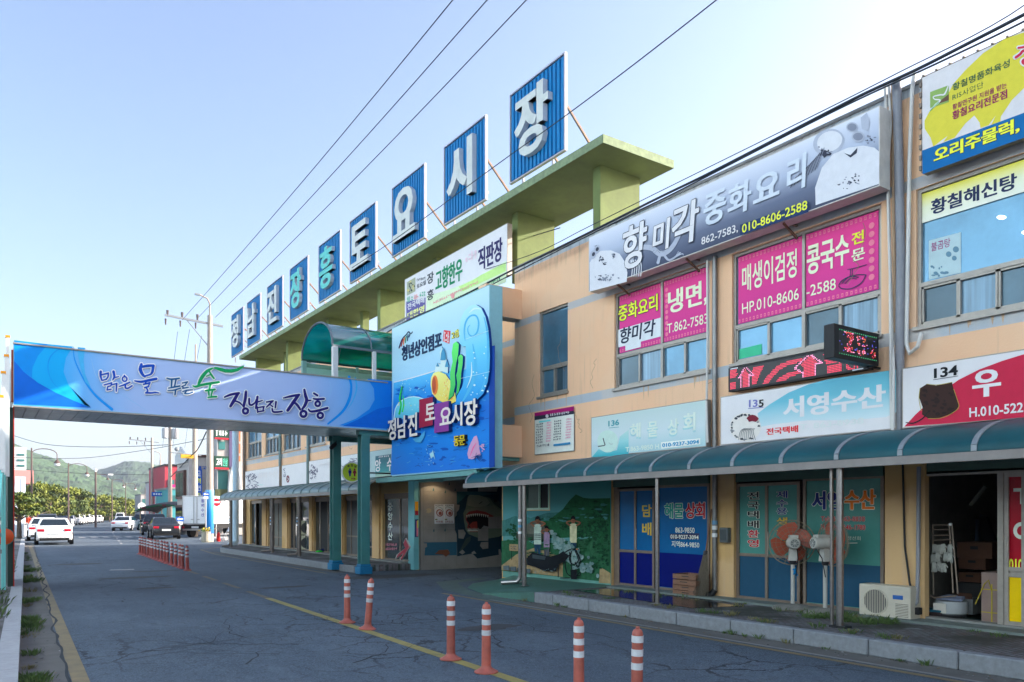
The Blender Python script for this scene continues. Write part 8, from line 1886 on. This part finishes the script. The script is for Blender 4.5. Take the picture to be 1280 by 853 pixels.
# pole wrap, planter post, extinguisher, stool
b = MB(); b.tube([(px_, py_, .5), (px_, py_, 3.1)], .235, grad('pole_wrap_blue', [(0, (.01, .12, .42)), (.5, (.02, .25, .6)), (1, (.2, .5, .75))], .5, 3.1), 14); tag(b.build('pole_wrap'), 'blue printed wrap round the foot of the tall pole', 'banner')
b = MB(); b.lathe([(.24, 0), (.27, .1), (.26, .5), (.28, .62)], (px_ - .35, py_ - .6, 0), flat('pot_beige', (.36, .33, .26)), 14); t = thing('flower_pot', 'beige pot of yellow flowers at the foot of the tall pole', 'pot', (px_ - .35, py_ - .6, 0)); b.build('pot', t); b = MB(); random.seed(5)
for i in range(60): c_ = Vector((px_ - .35 + random.gauss(0, .14), py_ - .6 + random.gauss(0, .14), .72 + random.uniform(-.08, .14))); b.disc(c_, (random.uniform(-1, 1), -1, random.uniform(0, 1)), .05, random.choice((flat('flower_yellow', (.6, .4, .04)), M_grass)), 5)
b.build('flowers', t)
q = onz(273, 677, 0); t = thing('fire_extinguisher', 'red fire extinguisher standing left of the awning end post', 'extinguisher', (q[0], q[1], 0)); MB().lathe([(.1, 0), (.11, .05), (.11, .42), (.06, .52), (.04, .56)], (q[0], q[1], 0), flat('extinguisher_red', (.5, .02, .02), .3), 14).build('cylinder', t, smooth=True); MB().box(q[0] - .05, q[0] + .06, q[1] - .02, q[1] + .02, .56, .62, M_black).build('handle', t)
q = onz(283, 677, 0); t = thing('folding_chair', 'pale folding chair standing by the awning end in the sun', 'chair', (q[0], q[1], 0)); x, y, _ = q
b = MB()
for s in (-.2, .2): b.bar((x - .25, y + s, 0), (x + .2, y + s, .85), .03, .03, M_spole); b.bar((x + .25, y + s, 0), (x - .18, y + s, .48), .03, .03, M_spole)
b.build('frame', t); MB().box(x - .22, x + .16, y - .2, y + .2, .44, .47, M_white).build('seat', t); b = MB(); b.prism([(x + .1, y - .2, .6), (x + .1, y + .2, .6), (x + .2, y + .2, .85), (x + .2, y - .2, .85)], (.02, 0, 0), M_white); b.build('backrest', t)
b = MB(); b.prism([(11.2, 50.3, 0), (12.6, 49.6, 0), (12.9, 50.3, 0), (11.5, 51.2, 0)], (0, 0, .22), mat('sandbag_white', (.55, .53, .5), .9, var=.2, bump=.5, scale=6)); tag(b.build('sandbags', bevel=.08), 'low pile of pale sacks in front of the truck', 'sacks')

# ================================================================ far buildings on the right
M_bw = mat('pale_cladding', (.50, .46, .44), .8, var=.08, scale=2, dirt=.2); M_bwhite = mat('white_render', (.60, .60, .60), .8, var=.06, dirt=.15); M_bred = mat('red_cladding', (.38, .03, .05), .6, var=.08); M_brown = flat('brown_window_frame', (.10, .05, .04), .5); M_bgl = flat('sea_green_glass', (.06, .20, .20), .1, metal=.3)
t = thing('white_shop_building', 'pale two-storey building with gable end and blue upright sign', 'building', (15, 66, 0)); b = MB(); b.box(13.6, 20, 64.6, 69, 0, 6.2, M_bw); b.build('wall', t)
b = MB(); b.box(13.5, 20.1, 64.45, 69.1, 6.2, 6.4, M_brown); b.build('roof', t); b = MB(); b.prism([(13.55, 64.9, 5.8), (13.55, 69.2, 5.8), (13.55, 69.2, 6.5), (13.55, 67.2, 7.2), (13.55, 64.9, 6.3)], (-.1, 0, 0), M_bwhite); b.build('gable', t)
for z0, z1 in ((2.9, 5.2), (.3, 2.4)):
    o = MB().box(13.38, 13.6, 65.5, 68.6, z0, z1, M_brown).build('window', t); MB().box(13.36, 13.38, 65.7, 67, z0 + .2, z1 - .2, M_cglass).build('pane', o); MB().box(13.36, 13.38, 67.1, 68.4, z0 + .2, z1 - .2, M_cglass).build('pane', o)
A = Art(S_(64.55)); A.quadtext('내고향', (245, 582.5), (245, 587), (267, 582), 0, M_sblue, off=.05); A.build('lettering', t)
x0 = ony(245, 0, 64.3)[0]; x1 = ony(252.5, 0, 64.3)[0]; zt, zb = ony(249, 587, 64.3)[2], ony(249, 624, 64.3)[2]
t = thing('upright_sign', 'tall blue upright shop sign on the pale building', 'sign', (x0, 64.4, zb)); MB().box(x0, x1, 64.3, 64.55, zb, zt, M_sblue).build('panel', t); A = Art(S_(64.295))
for i, ch in enumerate('고려건강'): A.text(ch, x0 + .1, zt - .55 - i * .58, x1 - .1, zt - .1 - i * .58, 0, (M_white, M_yelg)[i % 2], off=.03)
A.build('lettering', t)
t = thing('corner_building', 'three-storey grey building with dark green shop sign and white arch', 'building', (17, 63.8, 0)); b = MB(); b.box(15.4, 24, 63.0, 64.5, 0, 10.5, mat('grey_stone_cladding', (.42, .40, .39), .8, var=.1, dirt=.15)); b.build('wall', t)
def fw(u0, u1, v0, v1, name, m, d=.1, y=63.0):
    a = ony(u0, v0, y); c = ony(u1, v1, y); zt_ = ony((u0 + u1) / 2, v0, y)[2]; zb_ = ony((u0 + u1) / 2, v1, y)[2]; return MB().box(a[0], c[0], y - d, y - .002, zb_, zt_, m).build(name, t)
fw(272, 284.5, 589, 612, 'window', M_bgl); fw(273, 281, 552, 562, 'window', M_bgl); fw(286, 294, 530, 585, 'column', flat('purple_tile', (.10, .08, .16)), .14); fw(270.5, 271.5, 535, 640, 'downpipe', M_spole, .2); fw(268, 288, 612, 622, 'planter', mat('dark_plants', (.06, .07, .03), .9, var=.5, scale=4), .25)
for i, (v0, v1) in enumerate(((530, 552), (555, 567), (570, 577))): fw(296.5, 300, v0, v1, 'orange_letter', flat('orange_letter', (.55, .14, .05)), .12)
for i in range(13):
    w0 = PI * i / 13; 
x0 = ony(286.5, 0, 62.6)[0]; x1 = ony(301, 0, 62.6)[0]; zb, zt = 3.15, ony(293, 583, 62.6)[2]
b = MB(); pts = [(x0 + (x1 - x0) * (.5 - .5 * math.cos(PI * k / 14)), 62.6, zb + (zt - zb) * math.sin(PI * k / 14) ** .8) for k in range(15)]; b.tube(pts, .12, M_bwhite, 8); b.build('arch', t); b = MB(); b.prism([(p[0], 62.68, p[2]) for p in pts], (0, .1, 0), mat('cream_wall', (.55, .45, .32), .8, var=.05)); b.build('arch_infill', t); MB().box(x0 - .1, x1 + .1, 62.5, 62.9, 2.95, 3.15, M_brown).build('arch_sill', t)
def shop_board(label, u0, u1, v0, v1, y, face):
    a = ony(u0, v0, y); c = ony(u1, v1, y); zt_, zb_ = ony(u0, v0, y)[2], ony(u0, v1, y)[2]; t = thing('shop_sign', label, 'sign', (a[0], y, zb_)); MB().box(a[0], c[0], y, y + .25, zb_, zt_, face).build('panel', t); return t, a[0], c[0], zb_, zt_
t2, xa, xb, za, zb_ = shop_board('dark green sign with red rim on the grey corner building', 268.3, 286, 570, 586.5, 62.55, flat('deep_green_face', (.02, .06, .04))); A = Art(S_(62.545)); A.text('고려', xa + .12, za + .25, xa + .55, zb_ - .15, 0, M_white, off=.04); A.text('인삼', xa + .62, za + .25, xb - .1, zb_ - .15, 0, flat('sign_mint_letter', (.1, .5, .35)), off=.04); A.rect(xa, za, xb, za + .13, 0, M_sred); A.build('lettering', t2)
t2, xa, xb, za, zb_ = shop_board('upper dark sign with red rim under the footbridge edge', 268.3, 286, 532, 549, 62.55, MATS['deep_green_face']); A = Art(S_(62.545)); A.scrib(269.5, 535, 285, 545, 0, M_white, 4); A.rect(xa, za, xb, za + .13, 0, M_sred); A.build('lettering', t2)
t = thing('red_building', 'red-fronted building far up the right side of the street', 'building', (18, 97, 0)); b = MB(); xr0, xr1 = ony(206, 0, 95)[0], ony(224, 0, 95)[0]; b.box(xr0, xr1 + 3, 95, 105, 0, 7.2, M_bred); b.build('wall', t); MB().box(xr0 + .3, xr0 + 1.0, 94.9, 95, 3.4, 5.6, M_bgl).build('window', t); MB().box(xr0 + 1.3, xr0 + 1.8, 94.9, 95, 3.6, 5.8, M_bgl).build('window', t); MB().box(xr0 - .05, xr1 + 3.05, 94.85, 105, 7.2, 7.4, M_trim).build('roof', t)
x0 = ony(214, 0, 93)[0]; t2 = thing('upright_sign', 'slim magenta upright sign beside the transformer pole', 'sign', (x0, 93, 1.5)); MB().box(x0, x0 + .45, 93, 93.2, 1.6, 5.0, flat('magenta_sign', (.45, .01, .16))).build('panel', t2); b = MB(); 
for k in range(5): b.box(x0 + .1, x0 + .35, 92.98, 92.995, 1.9 + k * .6, 2.25 + k * .6, M_white)
b.build('lettering', t2)
for lb, u0, u1, y, h, m in (('pale low building far up the street behind the poles', 194, 206, 125, 6.5, M_bwhite), ('teal and white low shop right behind the market tent', 212, 226, 84, 4.2, flat('teal_shop', (.06, .28, .30))), ('grey low building at the end of the street', 176, 196, 190, 6, M_bw)):
    x0, x1 = ony(u0, 0, y)[0], ony(u1, 0, y)[0]; t = thing('far_building', lb, 'building', (x0, y, 0)); MB().box(x0, x1, y, y + 8, 0, h, m).build('wall', t); MB().box(x0 - .1, x1 + .1, y - .1, y + 8, h, h + .2, M_conc).build('roof', t)
    for k in range(2): MB().box(x0 + .3 + k * (x1 - x0) * .45, x0 + .3 + k * (x1 - x0) * .45 + (x1 - x0) * .3, y - .06, y - .005, h * .55, h * .85, M_bgl).build('window', t)
p = ony(177, 633, 110); t = thing('oval_sign', 'small white oval sign standing behind the left end of the tent', 'sign', (p[0], 110, 0)); MB().tube([(p[0], 110.1, 0), (p[0], 110.1, p[2])], .06, M_spole, 8).build('post', t); MB().tube([(p[0], 110, p[2]), (p[0], 109.9, p[2])], .48, M_lh, 20).build('plate', t)

# ================================================================ left: tower block, pillar, fence, people
x0, x1 = ony(18, 0, 150)[0], ony(33, 0, 150)[0]; t = thing('white_tower', 'narrow white and pink building at the far left before the hill', 'building', (x0, 150, 0)); zt, zm = ony(25, 559, 150)[2], ony(25, 588, 150)[2]; MB().box(x0 - 4, x1, 150, 156, 0, zt, M_bwhite).build('wall', t); MB().box(x0 - 4.2, x1 + 1.0, 149.6, 156, zm - 2.2, zm, flat('salmon_band', (.55, .24, .22), .7)).build('pink_storey', t); MB().box(x1 - .02, x1 + .1, 150.5, 151.2, zm, zt - 1, M_bgl).build('window', t)
for k in range(3): MB().box(x0 + .4, x0 + 1.4, 149.9, 149.99, zm + .6 + k * .9, zm + .9 + k * .9, M_bgl).build('window', t)
x0, x1 = ony(19, 0, 62)[0], ony(32, 0, 62)[0]; zt = ony(25, 596, 62)[2]; t = thing('notice_pillar', 'pale blue pillar with yellow notices behind the stair tower', 'pillar', (x0, 62, 0)); MB().box(x0, x1, 62, 62.6, .12, zt, flat('pale_blue_pillar', (.52, .58, .68), .6)).build('pillar', t); za, zb = ony(25, 638, 62)[2], ony(25, 648, 62)[2]
b = MB(); b.box(x0 + .02, x0 + .35, 61.98, 61.995, zb, za, flat('notice_yellow', (.6, .42, .08))); b.box(x0 + .42, x1 - .1, 61.98, 61.995, zb, za, flat('notice_pale', (.6, .5, .35))); b.build('notice', t); MB().box(x0 + (x1 - x0) * .55, x0 + (x1 - x0) * .58, 61.98, 61.99, .2, zt - .1, M_spole).build('seam', t)
MB().box(x0 + .4, x1 + .05, 61.6, 61.97, .13, 1.1, flat('white_bag', (.6, .6, .62), .8)).build('sacks', t, bevel=.1)
t = thing('red_fence', 'long low red and pink fence behind the far parked cars', 'fence', (8, 140, 0)); b = MB()
for i in range(26): xx = 4.0 + i * .42; b.box(xx, xx + .42, 124 + i * 2.4, 124.05 + i * 2.4, .5, 1.7, (flat('fence_pink', (.55, .06, .14)), flat('fence_red', (.42, .03, .06)))[i % 3 == 0])
b.build('panel', t); b = MB()
for i in range(27): xx = 4.0 + i * .42; b.box(xx - .03, xx + .03, 124 + i * 2.4, 124.08 + i * 2.4, 0, 1.75, M_lp)
b.build('rail_post', t)
def person(label, x, y, h, rot, shirt, legs, hair, hat=None):
    me = bpy.data.meshes.new('body'); J = [(0, 0, .53), (0, .01, .68), (0, 0, .80), (0, .0, .87), (0, -.01, .93), (.06, 0, .50), (.065, -.02, .28), (.065, .01, .04), (.07, -.08, .015), (-.06, 0, .50), (-.065, .06, .28), (-.065, .10, .05), (-.07, .02, .015), (.12, 0, .80), (.15, .02, .64), (.14, -.07, .52), (.14, -.09, .47), (-.12, 0, .80), (-.15, -.0, .64), (-.15, -.05, .50), (-.15, -.06, .45)]
    E = [(0, 1), (1, 2), (2, 3), (3, 4), (0, 5), (5, 6), (6, 7), (7, 8), (0, 9), (9, 10), (10, 11), (11, 12), (2, 13), (13, 14), (14, 15), (15, 16), (2, 17), (17, 18), (18, 19), (19, 20)]
    rad = [.085, .085, .08, .033, .062, .06, .045, .03, .022, .06, .045, .03, .022, .045, .033, .024, .02, .045, .033, .024, .02]
    me.from_pydata([tuple(c * h for c in j) for j in J], E, []); o = bpy.data.objects.new('tmp_person', me); COL.objects.link(o); sk = o.modifiers.new('s', 'SKIN')
    for i, v in enumerate(me.skin_vertices[0].data): v.radius = (rad[i] * h, rad[i] * h * .8); v.use_root = (i == 0)
    sb_ = o.modifiers.new('d', 'SUBSURF'); sb_.levels = 2
    m2 = bpy.data.meshes.new_from_object(o.evaluated_get(bpy.context.evaluated_depsgraph_get())); bpy.data.objects.remove(o)
    skin = flat('skin', (.36, .22, .16), .6)
    for m_ in (shirt, legs, skin): m2.materials.append(m_)
    for p in m2.polygons:
        c = p.center / h; p.material_index = 2 if (c.z > .845 or (abs(c.x) > .115 and c.z < .60 and c.z > .4)) else (0 if c.z > .52 else 1); p.use_smooth = True
    t = thing('person', label, 'person', (0, 0, 0)); ob = bpy.data.objects.new('body', m2); COL.objects.link(ob); ob.parent = t
    MB().sphere((0, .01 * h, .955 * h), .062 * h, hair, 10, (1, 1.08, .85)).build('hair', t)
    t.location = (x, y, .13 if x < LK(y) else 0); t.rotation_euler = (0, 0, rot); return t
q = ony(35, 655, 66); person('person in an orange-red top walking on the left pavement', q[0], 66, 1.66, 2.6, flat('orange_top', (.62, .07, .03), .8), flat('pale_trousers', (.5, .5, .52), .8), flat('white_cap', (.65, .65, .65), .8))
q = ony(41, 650, 84); person('person in dark clothes standing beyond the orange-topped walker', q[0], 84, 1.7, .3, flat('dark_top', (.05, .05, .07), .8), flat('dark_trousers', (.03, .03, .04), .8), flat('dark_hair', (.02, .015, .015), .7))
# orange round mirror on the tower foot
q = ony(5.5, 671, 19.1); t = thing('traffic_mirror', 'orange-backed round traffic mirror at the foot of the stair tower', 'mirror', (q[0], 19.1, 0)); MB().tube([(q[0] - .05, 19.16, .1), (q[0] - .05, 19.16, 1.3)], .025, M_spole, 8).build('post', t); MB().tube([(q[0], 19.1, q[2]), (q[0], 19.03, q[2])], [.17, .07], flat('mirror_orange', sh(190, 80, 45), .5), 20).build('dish', t, smooth=True); MB().tube([(q[0], 19.1, q[2]), (q[0], 19.14, q[2])], .185, flat('mirror_rim', sh(60, 110, 115), .5), 20).build('rim', t)

# ================================================================ trees
M_leaf = mat('pine_foliage', (.15, .175, .022), .8, var=.45, scale=1.2); M_leaf2 = mat('pine_foliage_deep', (.065, .095, .02), .8, var=.4, scale=1.2); M_bark = mat('bark', (.10, .07, .05), .9, var=.3, scale=6)
def tree(label, x, y, h, w, seed, zlow=.3):
    rr = random.Random(seed); t = thing('pine_tree', label, 'tree', (x, y, 0), 'pines along the left of the far street')
    b = MB(); lean = rr.uniform(-.1, .1) * h; b.tube([(x, y, 0), (x + lean * .4, y, h * .4), (x + lean, y, h * .85)], [.16, .11, .04], M_bark, 8)
    clumps = []
    for i in range(26):
        f = rr.uniform(zlow, 1.0); r = w * (1.05 - .75 * ((f - zlow) / (1 - zlow)) ** 1.3) * rr.uniform(.35, 1); a = rr.uniform(0, 2 * PI); c = Vector((x + lean * f + r * math.cos(a), y + r * math.sin(a), h * (f * .9 + .04))); clumps.append((c, rr.uniform(.3, .62) * w * .55)); 
        b.tube([(x + lean * f * .8, y, h * max(.15, f * .8 - .06)), c], [.05, .02], M_bark, 5)
    b.build('trunk', t)
    b = MB()
    for c, s in clumps:
        mm_ = M_leaf if rr.random() < .65 else M_leaf2
        for k in range(95):
            d = Vector((rr.gauss(0, 1), rr.gauss(0, 1), rr.gauss(0, .55))); d = d.normalized() * (rr.random() ** .5) * s * Vector((1, 1, .7)).length / 1.5; p = c + Vector((d.x, d.y, d.z * .6))
            n = Vector((rr.uniform(-1, 1), rr.uniform(-1, 1), rr.uniform(-.2, 1))).normalized(); u = n.orthogonal().normalized(); u.rotate(Matrix.Rotation(rr.uniform(0, 6.28), 3, n)); v = n.cross(u); L_ = rr.uniform(.05, .1) * (w * .6 + .4); q = L_ * .4
            b.add([p - u * L_ - v * q, p + u * L_ - v * q * .6, p + u * L_ * .9 + v * q, p - u * L_ * .7 + v * q], [(0, 1, 2, 3)], mm_)
    b.build('crown', t)
TR = [(24, 615, 58, 1.5, 'pine leaning in front of the white tower at the far left'), (45, 600, 118, 3.6, 'first full pine right of the pale blue pillar'), (60, 605, 128, 3.4, 'second pine in the left row, rounded top'), (76, 609, 138, 3.7, 'third pine in the left row under the second lamp'), (92, 610, 150, 4.0, 'fourth pine in the left row, widest and brightest'), (106, 613, 162, 3.8, 'fifth pine in the left row left of the straight lamp'), (124, 619, 180, 4.2, 'sixth pine in the left row right of the straight lamp'), (137, 618, 192, 4.2, 'seventh pine in the left row, dark inside'), (152, 622, 204, 4.4, 'eighth pine in the left row, dark shaded side'), (163, 625, 212, 3.8, 'ninth pine ending the left row near the tent')]
for i, (u, v, y, w, lb) in enumerate(TR):
    p = ony(u, v, y); tree(lb, p[0], y, p[2], w, 50 + i, .22 if i else .55)
# low tree line far behind the row of cars
b = MB(); rr = random.Random(77); M_fh = mat('far_hedge', (.05, .07, .02), .9, var=.5, scale=.8)
for i in range(900):
    y = 215 + rr.uniform(0, 30); u = rr.uniform(20, 178); x = ony(u, 0, y)[0]; z = rr.uniform(.3, 3.6) * (1 - .3 * rr.random()); s = rr.uniform(.35, .8)
    b.add([(x - s, y, z - s * .7), (x + s, y + .3, z - s * .6), (x + s * .8, y, z + s * .7), (x - s * .8, y - .3, z + s * .6)], [(0, 1, 2, 3)], M_fh)
tag(b.build('far_hedge'), 'distant dark green hedge line behind the parked cars', 'hedge', kind='stuff')
# haze over the valley
hb = MB(); hm = bpy.data.materials.new('haze'); hm.use_nodes = True; nt = hm.node_tree; nt.nodes.remove(nt.nodes['Principled BSDF']); pv = nt.nodes.new('ShaderNodeVolumePrincipled'); pv.inputs['Color'].default_value = (.72, .82, 1, 1); pv.inputs['Density'].default_value = 0.00022; pv.inputs['Anisotropy'].default_value = .2; nt.links.new(pv.outputs[0], nt.nodes['Material Output'].inputs['Volume'])
hb.box(-950, 1600, -320, 2700, -3.5, 170, hm); tag(hb.build('haze'), kind='stuff')
